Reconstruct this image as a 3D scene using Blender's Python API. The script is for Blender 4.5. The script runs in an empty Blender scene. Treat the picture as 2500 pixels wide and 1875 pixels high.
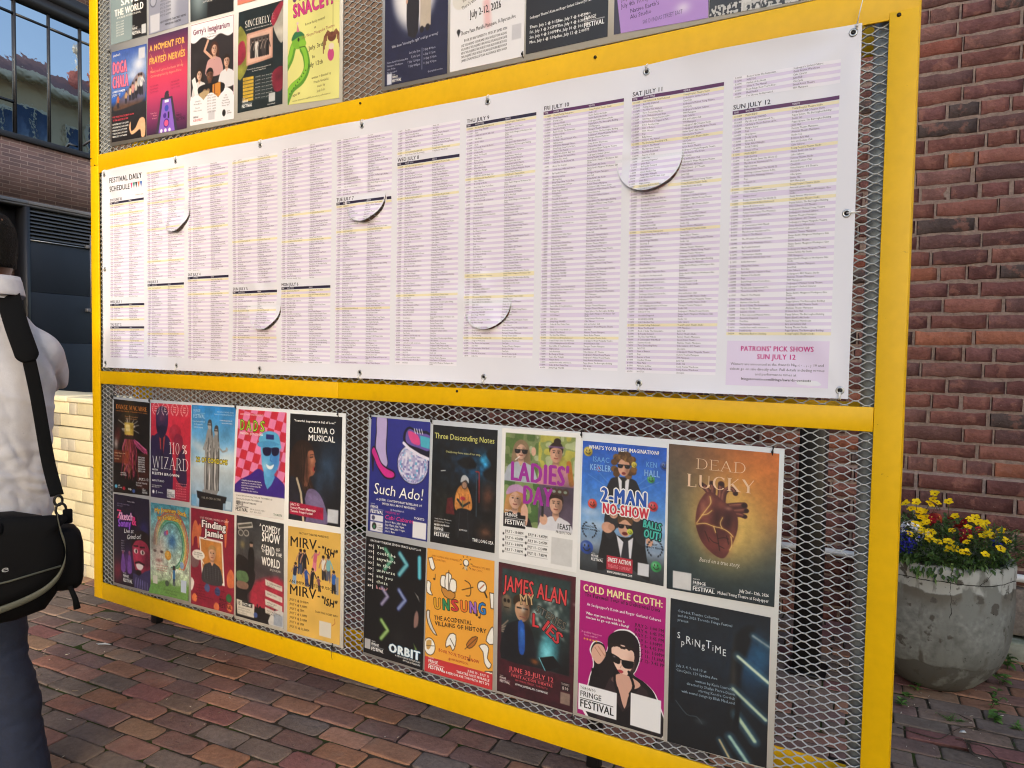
import bpy, bmesh, math, random
import numpy as np
from mathutils import Vector, Matrix
from mathutils.geometry import delaunay_2d_cdt
S = bpy.context.scene
COL = S.collection
R = math.radians
rnd = random.Random(7)
rng = np.random.default_rng(7)

# ---------------------------------------------------------------- camera
cd = bpy.data.cameras.new('camera'); cam = bpy.data.objects.new('camera', cd); COL.objects.link(cam)
cd.sensor_width = 36.0; cd.lens = 1733/2500*36; cd.clip_start = .05; cd.clip_end = 600
_r, _u, _w = Vector((.86661, .498701, .016839)), Vector((-.036498, .029695, .998892)), Vector((-.497649, .866265, -.043936))
M4 = Matrix((( _r.x, _u.x, -_w.x, 3.3931), (_r.y, _u.y, -_w.y, -1.9236), (_r.z, _u.z, -_w.z, 1.41305), (0, 0, 0, 1)))
cam.matrix_world = M4
S.camera = cam
# ---------------------------------------------------------------- sky and sun
SUN_EL, SUN_AZ = R(16), R(-45)            # where the sun stands: az measured from -y towards +x
sd = Vector((math.sin(-SUN_AZ)*math.cos(SUN_EL), -math.cos(SUN_AZ)*math.cos(SUN_EL), math.sin(SUN_EL)))   # direction to the sun
wd = bpy.data.worlds.new('World'); S.world = wd; wd.use_nodes = True
nt = wd.node_tree; bgn = nt.nodes['Background']
sk = nt.nodes.new('ShaderNodeTexSky'); sk.sky_type = 'NISHITA'; sk.sun_disc = False
sk.sun_elevation = SUN_EL; sk.sun_rotation = math.atan2(sd.x, sd.y)
sk.air_density = 1.0; sk.dust_density = 2.2; sk.ozone_density = .7
nt.links.new(sk.outputs[0], bgn.inputs[0]); bgn.inputs[1].default_value = .13
sl = bpy.data.lights.new('sun', 'SUN'); so = bpy.data.objects.new('sun', sl); COL.objects.link(so)
sl.energy = .42; sl.angle = R(3); sl.color = (1, .94, .85)
so.rotation_euler = sd.to_track_quat('Z', 'Y').to_euler(); so.location = (6, -10, 12)
S.view_settings.view_transform = 'Standard'; S.view_settings.look = 'None'
S.view_settings.exposure = 1.85; S.view_settings.gamma = 1
S.cycles.use_denoising = True; S.cycles.filter_width = 1.1
S.cycles.max_bounces = 6; S.cycles.transparent_max_bounces = 4; S.cycles.caustics_reflective = False; S.cycles.caustics_refractive = False

# ---------------------------------------------------------------- helpers
def lin(c):
    c = np.asarray(c, float); return np.where(c <= .04045, c/12.92, ((c+.055)/1.055)**2.4)
def hx(h): return np.array([int(h[i:i+2], 16)/255 for i in (0, 2, 4)])
def hl(h): return tuple(float(v) for v in lin(hx(h)))
def tag(o, label=None, cat=None, group=None, kind=None):
    if label: o['label'] = label
    if cat: o['category'] = cat
    if group: o['group'] = group
    if kind: o['kind'] = kind
    return o
def empty(name, loc, label=None, cat=None, group=None, rz=0):
    o = bpy.data.objects.new(name, None); COL.objects.link(o); o.location = loc; o.rotation_euler[2] = rz; o.empty_display_size = .1
    return tag(o, label, cat, group)
def link(name, me, parent=None, loc=None):
    o = bpy.data.objects.new(name, me); COL.objects.link(o)
    if parent is not None: o.parent = parent
    if loc is not None: o.location = loc
    return o
def copy_tree(o, parent=None):
    c = o.copy(); COL.objects.link(c); c.parent = parent
    for ch in o.children: copy_tree(ch, c)
    return c

class MB:
    """collects polygons (any size) with a material slot and a colour, builds one mesh"""
    def __init__(s): s.V = []; s.F = []; s.m = []; s.C = []; s.n = 0; s.col = (1, 1, 1)
    def add(s, V, F, mi=0, col=None):
        V = np.asarray(V, float).reshape(-1, 3); c = np.asarray(s.col if col is None else col, float)
        s.V.append(V); s.C.append(np.broadcast_to(c, V.shape).copy())
        for f in F: s.F.append(np.asarray(f)+s.n); s.m.append(mi)
        s.n += len(V); return s
    def addarr(s, V, F2, mi=0, col=None):     # F2: (m,k) int array
        V = np.asarray(V, float).reshape(-1, 3); c = np.asarray(s.col if col is None else col, float)
        s.V.append(V); s.C.append(np.broadcast_to(c, V.shape).copy())
        s.F.append(('A', np.asarray(F2)+s.n)); s.m.append(('A', mi, len(F2))); s.n += len(V); return s
    def box(s, a, b, mi=0, col=None, bev=0):
        (x0, y0, z0), (x1, y1, z1) = a, b
        if not bev:
            V = [(x, y, z) for x in (x0, x1) for y in (y0, y1) for z in (z0, z1)]
            return s.add(V, [(0, 1, 3, 2), (4, 6, 7, 5), (0, 4, 5, 1), (2, 3, 7, 6), (0, 2, 6, 4), (1, 5, 7, 3)], mi, col)
        bm = bmesh.new(); bmesh.ops.create_cube(bm, size=1)
        for v in bm.verts: v.co = Vector(((x0+x1)/2+v.co.x*(x1-x0), (y0+y1)/2+v.co.y*(y1-y0), (z0+z1)/2+v.co.z*(z1-z0)))
        bmesh.ops.bevel(bm, geom=bm.edges[:], offset=bev, segments=2, affect='EDGES', profile=.5)
        s.bm(bm, mi, col); return s
    def bm(s, bm, mi=0, col=None):
        bm.verts.index_update()
        s.add([v.co[:] for v in bm.verts], [[v.index for v in f.verts] for f in bm.faces], mi, col); bm.free(); return s
    def tube(s, pts, r, n=8, mi=0, col=None, cap=True):
        P = [Vector(p) for p in pts]; rs = r if hasattr(r, '__len__') else [r]*len(P)
        V = []; F = []; up = None
        for i, p in enumerate(P):
            t = (P[min(i+1, len(P)-1)]-P[max(i-1, 0)]).normalized()
            if up is None: up = Vector((0, 0, 1)) if abs(t.z) < .9 else Vector((1, 0, 0))
            a = t.cross(up).normalized(); b = a.cross(t).normalized(); up = b
            for k in range(n):
                an = 2*math.pi*k/n; V.append(p+(a*math.cos(an)+b*math.sin(an))*rs[i])
        for i in range(len(P)-1):
            for k in range(n): F.append((i*n+k, i*n+(k+1) % n, (i+1)*n+(k+1) % n, (i+1)*n+k))
        if cap: F += [tuple(range(n))[::-1], tuple(range((len(P)-1)*n, len(P)*n))]
        return s.add(V, F, mi, col)
    def lathe(s, prof, c=(0, 0, 0), n=32, mi=0, col=None, cap=True):
        V = []; F = []; m = len(prof)
        for k in range(n):
            a = 2*math.pi*k/n
            for (r, z) in prof: V.append((c[0]+r*math.cos(a), c[1]+r*math.sin(a), c[2]+z))
        for k in range(n):
            for i in range(m-1): F.append((k*m+i, ((k+1) % n)*m+i, ((k+1) % n)*m+i+1, k*m+i+1))
        if cap: F += [tuple(k*m for k in range(n))[::-1], tuple(k*m+m-1 for k in range(n))]
        return s.add(V, F, mi, col)
    def loft(s, rings, mi=0, col=None, cap=True):
        n = len(rings[0]); V = [p for r_ in rings for p in r_]; F = []
        for i in range(len(rings)-1):
            for k in range(n): F.append((i*n+k, i*n+(k+1) % n, (i+1)*n+(k+1) % n, (i+1)*n+k))
        if cap: F += [tuple(range(n))[::-1], tuple(range((len(rings)-1)*n, len(rings)*n))]
        return s.add(V, F, mi, col)
    def mesh(s, name, mats, smooth=False):
        me = bpy.data.meshes.new(name); V = np.concatenate(s.V); Cc = np.concatenate(s.C)
        loops = []; tot = []; mi = []
        for f, m in zip(s.F, s.m):
            if isinstance(f, tuple) and isinstance(f[0], str):
                A = f[1]; loops.append(A.reshape(-1)); tot.append(np.full(len(A), A.shape[1])); mi.append(np.full(len(A), m[1]))
            else: loops.append(np.asarray(f)); tot.append(np.array([len(f)])); mi.append(np.array([m]))
        loops = np.concatenate(loops).astype(np.int32); tot = np.concatenate(tot).astype(np.int32); mi = np.concatenate(mi).astype(np.int32)
        me.vertices.add(len(V)); me.vertices.foreach_set('co', V.astype(np.float32).ravel())
        me.loops.add(len(loops)); me.loops.foreach_set('vertex_index', loops)
        me.polygons.add(len(tot)); st = np.concatenate([[0], np.cumsum(tot)[:-1]]).astype(np.int32)
        me.polygons.foreach_set('loop_start', st); me.polygons.foreach_set('loop_total', tot)
        me.polygons.foreach_set('material_index', mi)
        if smooth: me.polygons.foreach_set('use_smooth', np.ones(len(tot), bool))
        at = me.color_attributes.new('Col', 'FLOAT_COLOR', 'POINT')
        at.data.foreach_set('color', np.concatenate([Cc, np.ones((len(Cc), 1))], 1).astype(np.float32).ravel())
        for m in (mats if isinstance(mats, (list, tuple)) else [mats]): me.materials.append(m)
        me.update(calc_edges=True); me.validate(); return me
    def build(s, name, mats, parent=None, smooth=False, loc=None):
        return link(name, s.mesh(name, mats, smooth), parent, loc)

def mod_mesh(name, me, mats, mods, smooth=True):
    """apply modifiers without bpy.ops"""
    o = bpy.data.objects.new('tmp', me); COL.objects.link(o)
    for ty, kw in mods:
        m = o.modifiers.new(ty, ty)
        for k, v in kw.items(): setattr(m, k, v)
    dg = bpy.context.evaluated_depsgraph_get(); dg.update()
    m2 = bpy.data.meshes.new_from_object(o.evaluated_get(dg)); m2.name = name
    bpy.data.objects.remove(o)
    m2.materials.clear()
    for m in (mats if isinstance(mats, (list, tuple)) else [mats]): m2.materials.append(m)
    if smooth: m2.polygons.foreach_set('use_smooth', np.ones(len(m2.polygons), bool))
    return m2

def vnoise(x, y, sc=1.0, seed=0):
    """smooth value noise on arrays"""
    r_ = np.random.default_rng(seed); T = r_.random((64, 64))
    x = np.asarray(x)*sc; y = np.asarray(y)*sc; xi = np.floor(x).astype(int); yi = np.floor(y).astype(int); fx = x-xi; fy = y-yi
    fx = fx*fx*(3-2*fx); fy = fy*fy*(3-2*fy)
    g = lambda a, b: T[a % 64, b % 64]
    return (g(xi, yi)*(1-fx)+g(xi+1, yi)*fx)*(1-fy)+(g(xi, yi+1)*(1-fx)+g(xi+1, yi+1)*fx)*fy

# ---------------------------------------------------------------- materials
MATS = {}
def mat(name, base='808080', rough=.6, metal=0, spec=.5, coat=0, vcol=False, noise=None, bump=None, mix=None, sheen=0, emis=None):
    """noise=(scale, low, high) multiplies the base; bump=[(scale, strength, dist)]; mix=(scale, lo, hi, hexcolour, detail)"""
    m = bpy.data.materials.new(name); m.use_nodes = True; n = m.node_tree.nodes; L = m.node_tree.links
    b = n['Principled BSDF']; b.inputs['Roughness'].default_value = rough; b.inputs['Metallic'].default_value = metal
    b.inputs['Specular IOR Level'].default_value = spec; b.inputs['Coat Weight'].default_value = coat; b.inputs['Coat Roughness'].default_value = .15
    tc = n.new('ShaderNodeTexCoord')
    def nz(sc, det=4, rg=.55, dim=None):
        t = n.new('ShaderNodeTexNoise'); t.inputs['Scale'].default_value = sc; t.inputs['Detail'].default_value = det; t.inputs['Roughness'].default_value = rg
        L.new(tc.outputs['Object'], t.inputs['Vector']); return t
    def ramp(o, lo, hi, a=0, c=1):
        r_ = n.new('ShaderNodeMapRange'); r_.inputs[1].default_value = lo; r_.inputs[2].default_value = hi; r_.inputs[3].default_value = a; r_.inputs[4].default_value = c
        L.new(o, r_.inputs[0]); return r_.outputs[0]
    def mixc(f, A, Bc, bt='MIX'):
        x = n.new('ShaderNodeMix'); x.data_type = 'RGBA'; x.blend_type = bt
        for sck, v in ((x.inputs[0], f), (x.inputs[6], A), (x.inputs[7], Bc)):
            if hasattr(v, 'node'): L.new(v, sck)
            else: sck.default_value = v if isinstance(v, (int, float)) else (*v, 1)
        return x.outputs[2]
    if vcol:
        a = n.new('ShaderNodeAttribute'); a.attribute_name = 'Col'; c = a.outputs['Color']
    else: c = mixc(0.0, hl(base), hl(base))
    for (sc, lo, hi) in (noise or []):
        t = nz(sc); g = ramp(t.outputs[0], .3, .7, lo, hi); cb = n.new('ShaderNodeCombineColor')
        for i in range(3): L.new(g, cb.inputs[i])
        c = mixc(1.0, c, cb.outputs[0], 'MULTIPLY')
    for (sc, lo, hi, hc, amt) in (mix or []):
        t = nz(sc, 6, .6); c = mixc(ramp(t.outputs[0], lo, hi, 0, amt), c, hl(hc))
    L.new(c, b.inputs['Base Color'])
    prev = None
    for (sc, st, di) in (bump or []):
        t = nz(sc, 5, .6); bp = n.new('ShaderNodeBump'); bp.inputs['Strength'].default_value = st; bp.inputs['Distance'].default_value = di
        L.new(t.outputs[0], bp.inputs['Height'])
        if prev: L.new(prev, bp.inputs['Normal'])
        prev = bp.outputs[0]
    if prev: L.new(prev, b.inputs['Normal'])
    m['parts'] = 0; MATS[name] = m; return m
M_yellow = mat('yellow_paint', 'e6b602', .42, spec=.3, noise=[(3, .92, 1.04), (40, .96, 1.03)], mix=[(26, .70, .74, '8a5a10', .5), (7, .63, .75, 'c9961c', .35), (90, .72, .75, '5a4420', .5)], bump=[(260, .12, .002), (30, .05, .004)])
M_galv = mat('galvanized_steel', 'b6bbbd', .5, .2, noise=[(30, .75, 1.1)], mix=[(60, .6, .7, '5c6062', .5)])
M_pipe = mat('galvanized_pipe', '9aa0a1', .5, .3, noise=[(25, .6, 1.15), (6, .8, 1.1)])
M_black = mat('black_plastic', '101012', .4)
M_white_pl = mat('white_plastic', 'e6e6e4', .4)
M_paper = mat('printed_paper', vcol=True, rough=.38, spec=.55, bump=[(7, .03, .01)])
M_board = mat('white_coroplast', 'd9dad8', .45, noise=[(4, .95, 1.02)])
M_vinyl = mat('banner_vinyl', vcol=True, rough=.4, spec=.4, bump=[(420, .05, .001)])
M_steel_d = mat('dark_screw', '3a3122', .5, .6)
M_brick = mat('old_brick', vcol=True, rough=.85, spec=.25, noise=[(14, .78, 1.18), (70, .85, 1.1)], mix=[(11, .54, .60, 'a06e60', .5), (4, .58, .7, '9c7468', .3), (6, .62, .74, '4a3a38', .45), (120, .67, .72, 'b8a496', .6)], bump=[(22, .8, .014), (70, .6, .006), (170, .4, .003)])
M_mortar = mat('mortar', 'a48e82', .95, spec=.1, noise=[(60, .7, 1.15)], bump=[(150, .8, .006)])
M_paver = mat('clay_paver', vcol=True, rough=.9, spec=.2, noise=[(9, .84, 1.14), (55, .84, 1.12)], mix=[(160, .69, .74, 'b0a294', .5), (14, .62, .74, '56524a', .4), (5, .55, .7, '8f8276', .35)], bump=[(42, .55, .007), (130, .55, .004)])
M_joint = mat('paver_joint_soil', '4a4238', .95, spec=.1, noise=[(50, .6, 1.3)], mix=[(3.5, .5, .58, '3c4a20', .85), (200, .68, .73, '9a8f80', .7)], bump=[(180, .8, .006)])
M_conc = mat('concrete', '83837e', .85, spec=.25, noise=[(6, .78, 1.1), (50, .9, 1.06)], bump=[(60, .25, .004)])
M_leaf = mat('leaf_green', vcol=True, rough=.55, spec=.35)
M_petal = mat('petal', vcol=True, rough=.6, spec=.25)
M_wood_brown = mat('brown_board', '5a4232', .7, noise=[(3, .85, 1.1)], bump=[(12, .1, .01)])
M_wet = mat('white_pipe', 'd8d8d6', .35)
M_rock = mat('rough_stone', '8b8078', .9, noise=[(20, .7, 1.15), (90, .8, 1.1)], bump=[(50, .7, .01)])
# ---------------------------------------------------------------- pavement
def ground():
    m = MB(); g = 60
    m.add([(-g, -g, -.0048), (g, -g, -.0048), (g, g, -.0048), (-g, g, -.0048)], [(0, 1, 2, 3)])
    o = m.build('ground', M_joint); tag(o, kind='structure')
def pavement():
    m = MB(); th = R(4.7); ca, sa = math.cos(th), math.sin(th)
    PL, PW = .203, .0985; cols = ['95695a', 'a0745a', '776b62', '7c615b', '6f665f', '8a5d5a', '987a62', '786660', '86655c', '73695f', 'a67a62', '826f62', '776c64', '7a615d', '8f6a5e']
    nu, nv = 6, 4
    us = np.linspace(0, 1, nu); vs = np.linspace(0, 1, nv)
    for j in range(-34, 26):
        off = (.5 if j % 2 else 0)*PL+rnd.uniform(-.02, .02); y0 = j*PW
        x = -4.2+off
        while x < 6.6:
            L_ = PL*rnd.uniform(.95, 1.05); g = rnd.uniform(.002, .005); a0, a1 = x+g, x+L_-g; b0, b1 = y0+rnd.uniform(.002, .005), y0+PW-rnd.uniform(.002, .005)
            x += L_
            cx, cy = (a0+a1)/2, (b0+b1)/2; wx, wy = cx*ca-cy*sa, cx*sa+cy*ca
            if wy > 2.2 or wy < -3.1 or wx < -4 or wx > 6.4: continue
            h = rnd.uniform(-.004, .003); tx, ty = rnd.uniform(-.02, .02), rnd.uniform(-.03, .03); rot = rnd.uniform(-.018, .018)
            # rounded rectangle outline, worn corners
            rr = rnd.uniform(.006, .017); hw, hh = (a1-a0)/2, (b1-b0)/2; ring = []
            for (sx, sy, s0) in ((1, 1, 0), (-1, 1, 90), (-1, -1, 180), (1, -1, 270)):
                rk = rr*rnd.uniform(.6, 1.7)
                for t in (0, 30, 60, 90):
                    an = R(s0+t); ring.append((sx*(hw-rk)+rk*math.cos(an), sy*(hh-rk)+rk*math.sin(an)))
            ring = np.array(ring); ring += rng.normal(0, .0012, ring.shape)
            c = (lin(hx(rnd.choice(cols)))*.84+lin(hx('86695c'))*.2)*rnd.uniform(.86, 1.12); k = len(ring)
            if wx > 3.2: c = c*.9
            Vs = []
            for (d_, z) in ((0, -.03), (0, -.0035), (.0012, -.0012), (.0032, 0.0), (.010, .0003)):
                q = ring*[1-d_/hw, 1-d_/hh]
                X = cx+q[:, 0]*math.cos(rot)-q[:, 1]*math.sin(rot); Y = cy+q[:, 0]*math.sin(rot)+q[:, 1]*math.cos(rot)
                nzv = rng.normal(0, .0003, k) if z > -.003 else 0
                Vs.append(np.stack([X*ca-Y*sa, X*sa+Y*ca, h+z+q[:, 0]*tx+q[:, 1]*ty+nzv], 1))
            F = []
            for i in range(4):
                for t in range(k): F.append((i*k+t, i*k+(t+1) % k, (i+1)*k+(t+1) % k, (i+1)*k+t))
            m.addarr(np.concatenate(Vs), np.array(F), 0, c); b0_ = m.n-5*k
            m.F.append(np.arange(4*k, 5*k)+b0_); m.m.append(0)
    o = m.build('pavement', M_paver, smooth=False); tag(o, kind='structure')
    # sheet of plain pavement far away
ground(); pavement()
# ---------------------------------------------------------------- brick building behind the board
WY = 2.26
def brick_block(m, x0, x1, z0, z1, y, dep, col, mi=0, chip=.0024):
    nx = 6; xs = np.linspace(x0, x1, nx); zs = np.array([z0, z0+(z1-z0)*.5, z1]); e = .004
    rows = []
    def jit(): return rng.normal(0, chip, nx)
    outer = [(xs, np.full(nx, z0)+jit()), (xs, np.full(nx, z1)+jit())]
    V = []
    # rows: back-bottom, front-bottom edge, front low, front high, front-top edge, back-top
    bot = z0+jit(); top = z1+jit()
    xl = xs.copy(); xl[0] += rng.normal(0, chip); xl[-1] += rng.normal(0, chip)
    xin = xl.copy(); xin[0] += e; xin[-1] -= e
    fr = y+rng.normal(0, .0012)
    for (z, yy, xx) in ((bot, y+dep, xl), (bot, fr+e, xl), (bot+e, fr, xin), ((bot+top)/2, fr+rng.normal(0, .0008, nx), xin), (top-e, fr, xin), (top, fr+e, xl), (top, y+dep, xl)):
        V.append(np.stack([xx, np.full(nx, yy) if np.isscalar(yy) else yy, z], 1))
    F = []
    for i in range(6):
        for k in range(nx-1): F.append((i*nx+k, i*nx+k+1, (i+1)*nx+k+1, (i+1)*nx+k))
    m.addarr(np.concatenate(V), np.array(F), mi, col); b = m.n-7*nx
    for k in (0, nx-1):
        f = [b+i*nx+k for i in range(7)]; m.F.append(np.array(f if k else f[::-1])); m.m.append(mi)
def building():
    b = empty('brick_building', (2.5, WY, 0), 'old dark red brick building whose long wall runs behind the yellow board and planter', 'building')
    loc = Vector((2.5, WY, 0)); m = MB(); P = .0803; SL = .257; zt = .841
    hdr = {0, 4, 7, 12, 17, 22, 28, 33, 38}
    base = ['7a524f', '83564f', '724f4c', '8c5c52', '774e4a', '6e504d', '815c56']
    org = ['a0644f', 'a86c56', '955a4c']
    XL, XR = .46, 6.4
    for k in range(0, 46):
        z = zt+k*P; bl = SL/2 if k in hdr else SL
        x = XL+rnd.uniform(-.2, 0); 
        while x < XR:
            L_ = bl*rnd.uniform(.95, 1.05)
            if k not in hdr and rnd.random() < .08: L_ = bl*.5
            a, c_ = max(x, XL)+.005, min(x+L_, XR)-.005
            x += L_
            if c_-a < .03: continue
            po = .07+(.30 if (a > 3.75 and z > 1.6) else 0)  # orange bricks likelier upper right: some real, also a warm light patch in colour
            c = lin(hx(rnd.choice(org if rnd.random() < po else base)))*rnd.uniform(.8, 1.2)
            if rnd.random() < .13: c = lin(hx('5a4c49'))
            brick_block(m, a-loc.x, c_-loc.x, z+.0068+rnd.uniform(-.0014, .0014), z+P-.0068, rnd.uniform(-.0015, .002), .05, c)
    # plinth courses stand 4 cm proud, neat joints
    for k in range(0, 10):
        z1 = zt-k*P*1.06; z0 = z1-P*1.06; x = XL+(.13 if k % 2 else 0)-.26
        while x < (XR if k < 6 else 3.52):
            L_ = SL*1.13 if (k % 2 == 0 or rnd.random() < .7) else SL*.45
            a, c_ = max(x, XL)+.007, min(x+L_, XR if k < 6 else 3.515)-.007; x += L_
            if c_-a < .03: continue
            brick_block(m, a-loc.x, c_-loc.x, z0+.008, z1-.008, -.045, .06, lin(hx(rnd.choice(['6f4a47', '6a4542', '764c47', '644744'])))*rnd.uniform(.85, 1.1), 0, .0007)
    bz = zt-6*P*1.06
    m.add([(XL-loc.x, .004, zt), (XR-loc.x, .004, zt), (XR-loc.x, .004, 4.6), (XL-loc.x, .004, 4.6)], [(0, 1, 2, 3)], 1)
    m.add([(XL-loc.x, -.036, -.02), (1.018, -.036, -.02), (1.018, -.036, bz), (XL-loc.x, -.036, bz)], [(0, 1, 2, 3)], 1)
    m.add([(XL-loc.x, -.036, bz), (XR-loc.x, -.036, bz), (XR-loc.x, -.036, zt-.004), (XL-loc.x, -.036, zt-.004), (XL-loc.x, .008, zt), (XR-loc.x, .008, zt)], [(0, 1, 2, 3), (3, 2, 5, 4)], 1)
    # rest of the shell: upper wall, side, back
    m.box((-6.3, .012, 4.6), (4, 3.6, 5.0), 1); m.box((-6.3, .2, 0), (4, 3.6, 4.6), 1)
    wall = m.build('wall', [M_brick, M_mortar], b)
    m = MB(); m.box((-4, -.02, 5.0), (4, 3.7, 5.12), 0, bev=.02); m.box((-6.4, -.02, 5.0), (-4.002, 3.7, 5.12), 0, bev=.02); m.build('coping', M_conc, b)
    m = MB(); x = XL-loc.x
    while x < XR-loc.x:
        L_ = rnd.uniform(.55, .8); m.box((max(x, 1.02)+.004, -.075, .10), (min(x+L_, XR-loc.x)-.004, .02, bz-.004), 0, bev=.012) if x+L_ > 1.1 else None; x += L_
    m.build('stone_base', M_rock, b)
    m = MB(); m.box((1.0, -.13, -.01), (XR-loc.x, .0, .085), 0, bev=.01); m.build('stone_ledge', mat('ledge_stone', 'a3a597', .85, noise=[(12, .75, 1.1), (70, .9, 1.05)], mix=[(9, .5, .62, '5c6a48', .5)], bump=[(60, .3, .005)]), b)
    m = MB(); z = .385
    m.tube([(XL-loc.x, -.085, z-.012), (0, -.085, z-.004), (XR-loc.x, -.085, z+.003)], .019, 12)
    for xx in np.arange(-1.6, 3.8, .9): m.box((xx-.012, -.108, z-.026), (xx+.012, -.046, z+.026), 0, bev=.004)
    m.build('conduit', M_wet, b, smooth=True)
    # brown timber doors filling the opening on the left
    d = MB(); 
    for i in range(2, 9):
        x0 = -7.25+i*.58; d.box((x0+.004, .02, .05), (x0+.576, .09, 3.3), 0, bev=.006)
        for zz in (.35, 1.3, 2.3): d.box((x0+.05, .004, zz), (x0+.53, .019, zz+.82), 0, bev=.008)
    d.build('timber_door', M_wood_brown, b)
    d = MB(); d.box((-6.3, -.01, 3.304), (-2.05, .1, 3.6), 0, bev=.01); d.box((-6.3, .02, 3.604), (-2.05, .1, 4.596), 0); d.build('lintel', mat('lintel_stone', '6a5548', .8, noise=[(5, .8, 1.1)]), b)
building()
# ---------------------------------------------------------------- brick facade with ribbon windows at the left
def facade():
    D = Vector((-.0956, .9954, 0)); N = Vector((.9954, .0956, 0)); P0 = Vector((-9.5554, 4.6454, 0))
    b = empty('office_building', P0, 'modern brown brick building with ribbon windows above a dark louvred service door', 'building')
    b.rotation_euler[2] = math.atan2(D.y, D.x)          # local x runs along the facade, local -y faces the lane
    mb = bpy.data.materials.new('long_brick'); mb.use_nodes = True; n = mb.node_tree.nodes; L = mb.node_tree.links
    bs = n['Principled BSDF']; bs.inputs['Roughness'].default_value = .85
    tc = n.new('ShaderNodeTexCoord'); mp = n.new('ShaderNodeMapping'); mp.inputs['Rotation'].default_value = (R(90), 0, 0); L.new(tc.outputs['Object'], mp.inputs[0])
    br = n.new('ShaderNodeTexBrick'); L.new(mp.outputs[0], br.inputs['Vector'])
    br.inputs['Color1'].default_value = (*hl('846a69'), 1); br.inputs['Color2'].default_value = (*hl('6a585b'), 1); br.inputs['Mortar'].default_value = (*hl('a5938e'), 1)
    br.inputs['Scale'].default_value = 1; br.inputs['Mortar Size'].default_value = .0055; br.inputs['Brick Width'].default_value = .285; br.inputs['Row Height'].default_value = .0625; br.offset = .4
    nz = n.new('ShaderNodeTexNoise'); nz.inputs['Scale'].default_value = 2.5; L.new(tc.outputs['Object'], nz.inputs['Vector'])
    mx = n.new('ShaderNodeMix'); mx.data_type = 'RGBA'; mx.blend_type = 'MULTIPLY'; mx.inputs[0].default_value = .5
    L.new(br.outputs[0], mx.inputs[6]); L.new(nz.outputs[0], mx.inputs[7]); L.new(mx.outputs[2], bs.inputs['Base Color'])
    bp = n.new('ShaderNodeBump'); bp.inputs['Distance'].default_value = .01; bp.invert = True; L.new(br.outputs['Fac'], bp.inputs['Height']); L.new(bp.outputs[0], bs.inputs['Normal'])
    Mfr = mat('window_frame_grey', '2b2d33', .45, .3); Mdoor = mat('navy_metal', '232c3a', .5, .2, noise=[(2, .92, 1.08)], bump=[(3, .04, .02)])
    Mgl = mat('reflective_glass', 'a2adba', .015, 1.0, bump=[(.5, .07, .05), (1.4, .03, .02)])
    Mlin = mat('lintel_steel', '6b6d74', .55, .3, noise=[(4, .85, 1.1)])
    x0, x1 = -14, 9
    m = MB()
    m.box((x0, 0, 3.80), (x1, .3, 4.74)); m.box((x0, 0, 7.42), (x1, .3, 9.6)); m.box((x0, .3, 7.0), (x1, 8, 9.6)); m.box((x0, .6, 0), (x1, 8, 6.996))
    m.box((1.1, 0, -.01), (x1, .3, 3.70)); m.box((x0, 0, -.01), (-3.2, .3, 3.70))
    m.build('wall', mb, b)
    m = MB(); m.box((x0, -.03, 9.604), (x1, 8, 9.75), bev=.02); m.build('roof_edge', Mfr, b)
    m = MB(); m.box((x0, -.035, 7.2), (x1, .28, 7.416)); m.box((x0, -.02, 7.0), (x1, .28, 7.196)); m.build('window_head', mat('head_black', '1a1a1e', .5), b)
    m = MB(); m.box((x0, -.05, 4.744), (x1, .25, 4.84), bev=.01); m.build('window_sill', Mfr, b)
    # glazing bays: every bay is a window with its frame
    sp = .553; k0 = -.44
    for i in range(-9, 12):
        a, c = k0+i*sp, k0+(i+1)*sp
        w = MB(); w.box((a-.017, .03, 4.844), (a+.017, .075, 6.996)); w.box((a+.017, .035, 6.765), (c-.017, .07, 6.795))
        if i in (-1, -2, -5, 4): w.box((a+.017, .035, 5.345), (c-.017, .07, 5.38))
        wo = w.build('window', Mfr, b); g = MB(); tl = .006*rnd.uniform(-1, 1)
        def quad(z0, z1, e): g.add([(a+.017, .06+e, z0), (c-.017, .06-e, z0), (c-.017, .06-e+tl, z1), (a+.017, .06+e+tl, z1)], [(0, 1, 2, 3)])
        quad(4.844, 6.76, rnd.uniform(-.004, .004)); quad(6.80, 6.996, rnd.uniform(-.004, .004)); g.build('pane', Mgl, wo)
    m = MB(); m.box((x0, -.02, 3.74), (-.30, .3, 3.797), bev=.006); m.box((-.297, -.02, 3.74), (x1, .3, 3.797), bev=.006); m.box((x0, .0, 3.704), (x1, .3, 3.737)); m.build('lintel', Mlin, b)
    m = MB()
    m.box((-.34, -.01, 0), (-.268, .3, 3.70)); m.box((-1.1, .25, 2.9), (-.343, .32, 3.70)); m.box((.93, .02, 0), (1.098, .28, 3.70)); m.build('door_frame', Mfr, b)
    m = MB(); m.box((-.265, .12, 3.16), (.928, .28, 3.70))
    for i in range(8):
        z = 3.20+i*.062
        m.add([(-.265, .02, z), (.928, .02, z), (.928, .10, z+.05), (-.265, .10, z+.05), (-.265, .02, z-.012), (.928, .02, z-.012), (.928, .11, z+.038), (-.265, .11, z+.038)], [(0, 1, 2, 3), (5, 4, 7, 6), (1, 0, 4, 5)])
    m.build('louvre', mat('louvre_slats', '4b535f', .5, .3), b)
    m = MB(); m.box((-.265, .03, 2.30), (.928, .08, 3.148), bev=.004); m.box((-.265, .03, 1.45), (.928, .08, 2.296), bev=.004); m.box((-.265, .03, .02), (.928, .08, 1.446), bev=.004); dr = m.build('door', Mdoor, b)
    h = MB(); h.tube([(.78, -.02, 2.0), (.78, -.02, 3.4)], .014, 8); h.build('lock_rod', Mlin, dr)
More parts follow.
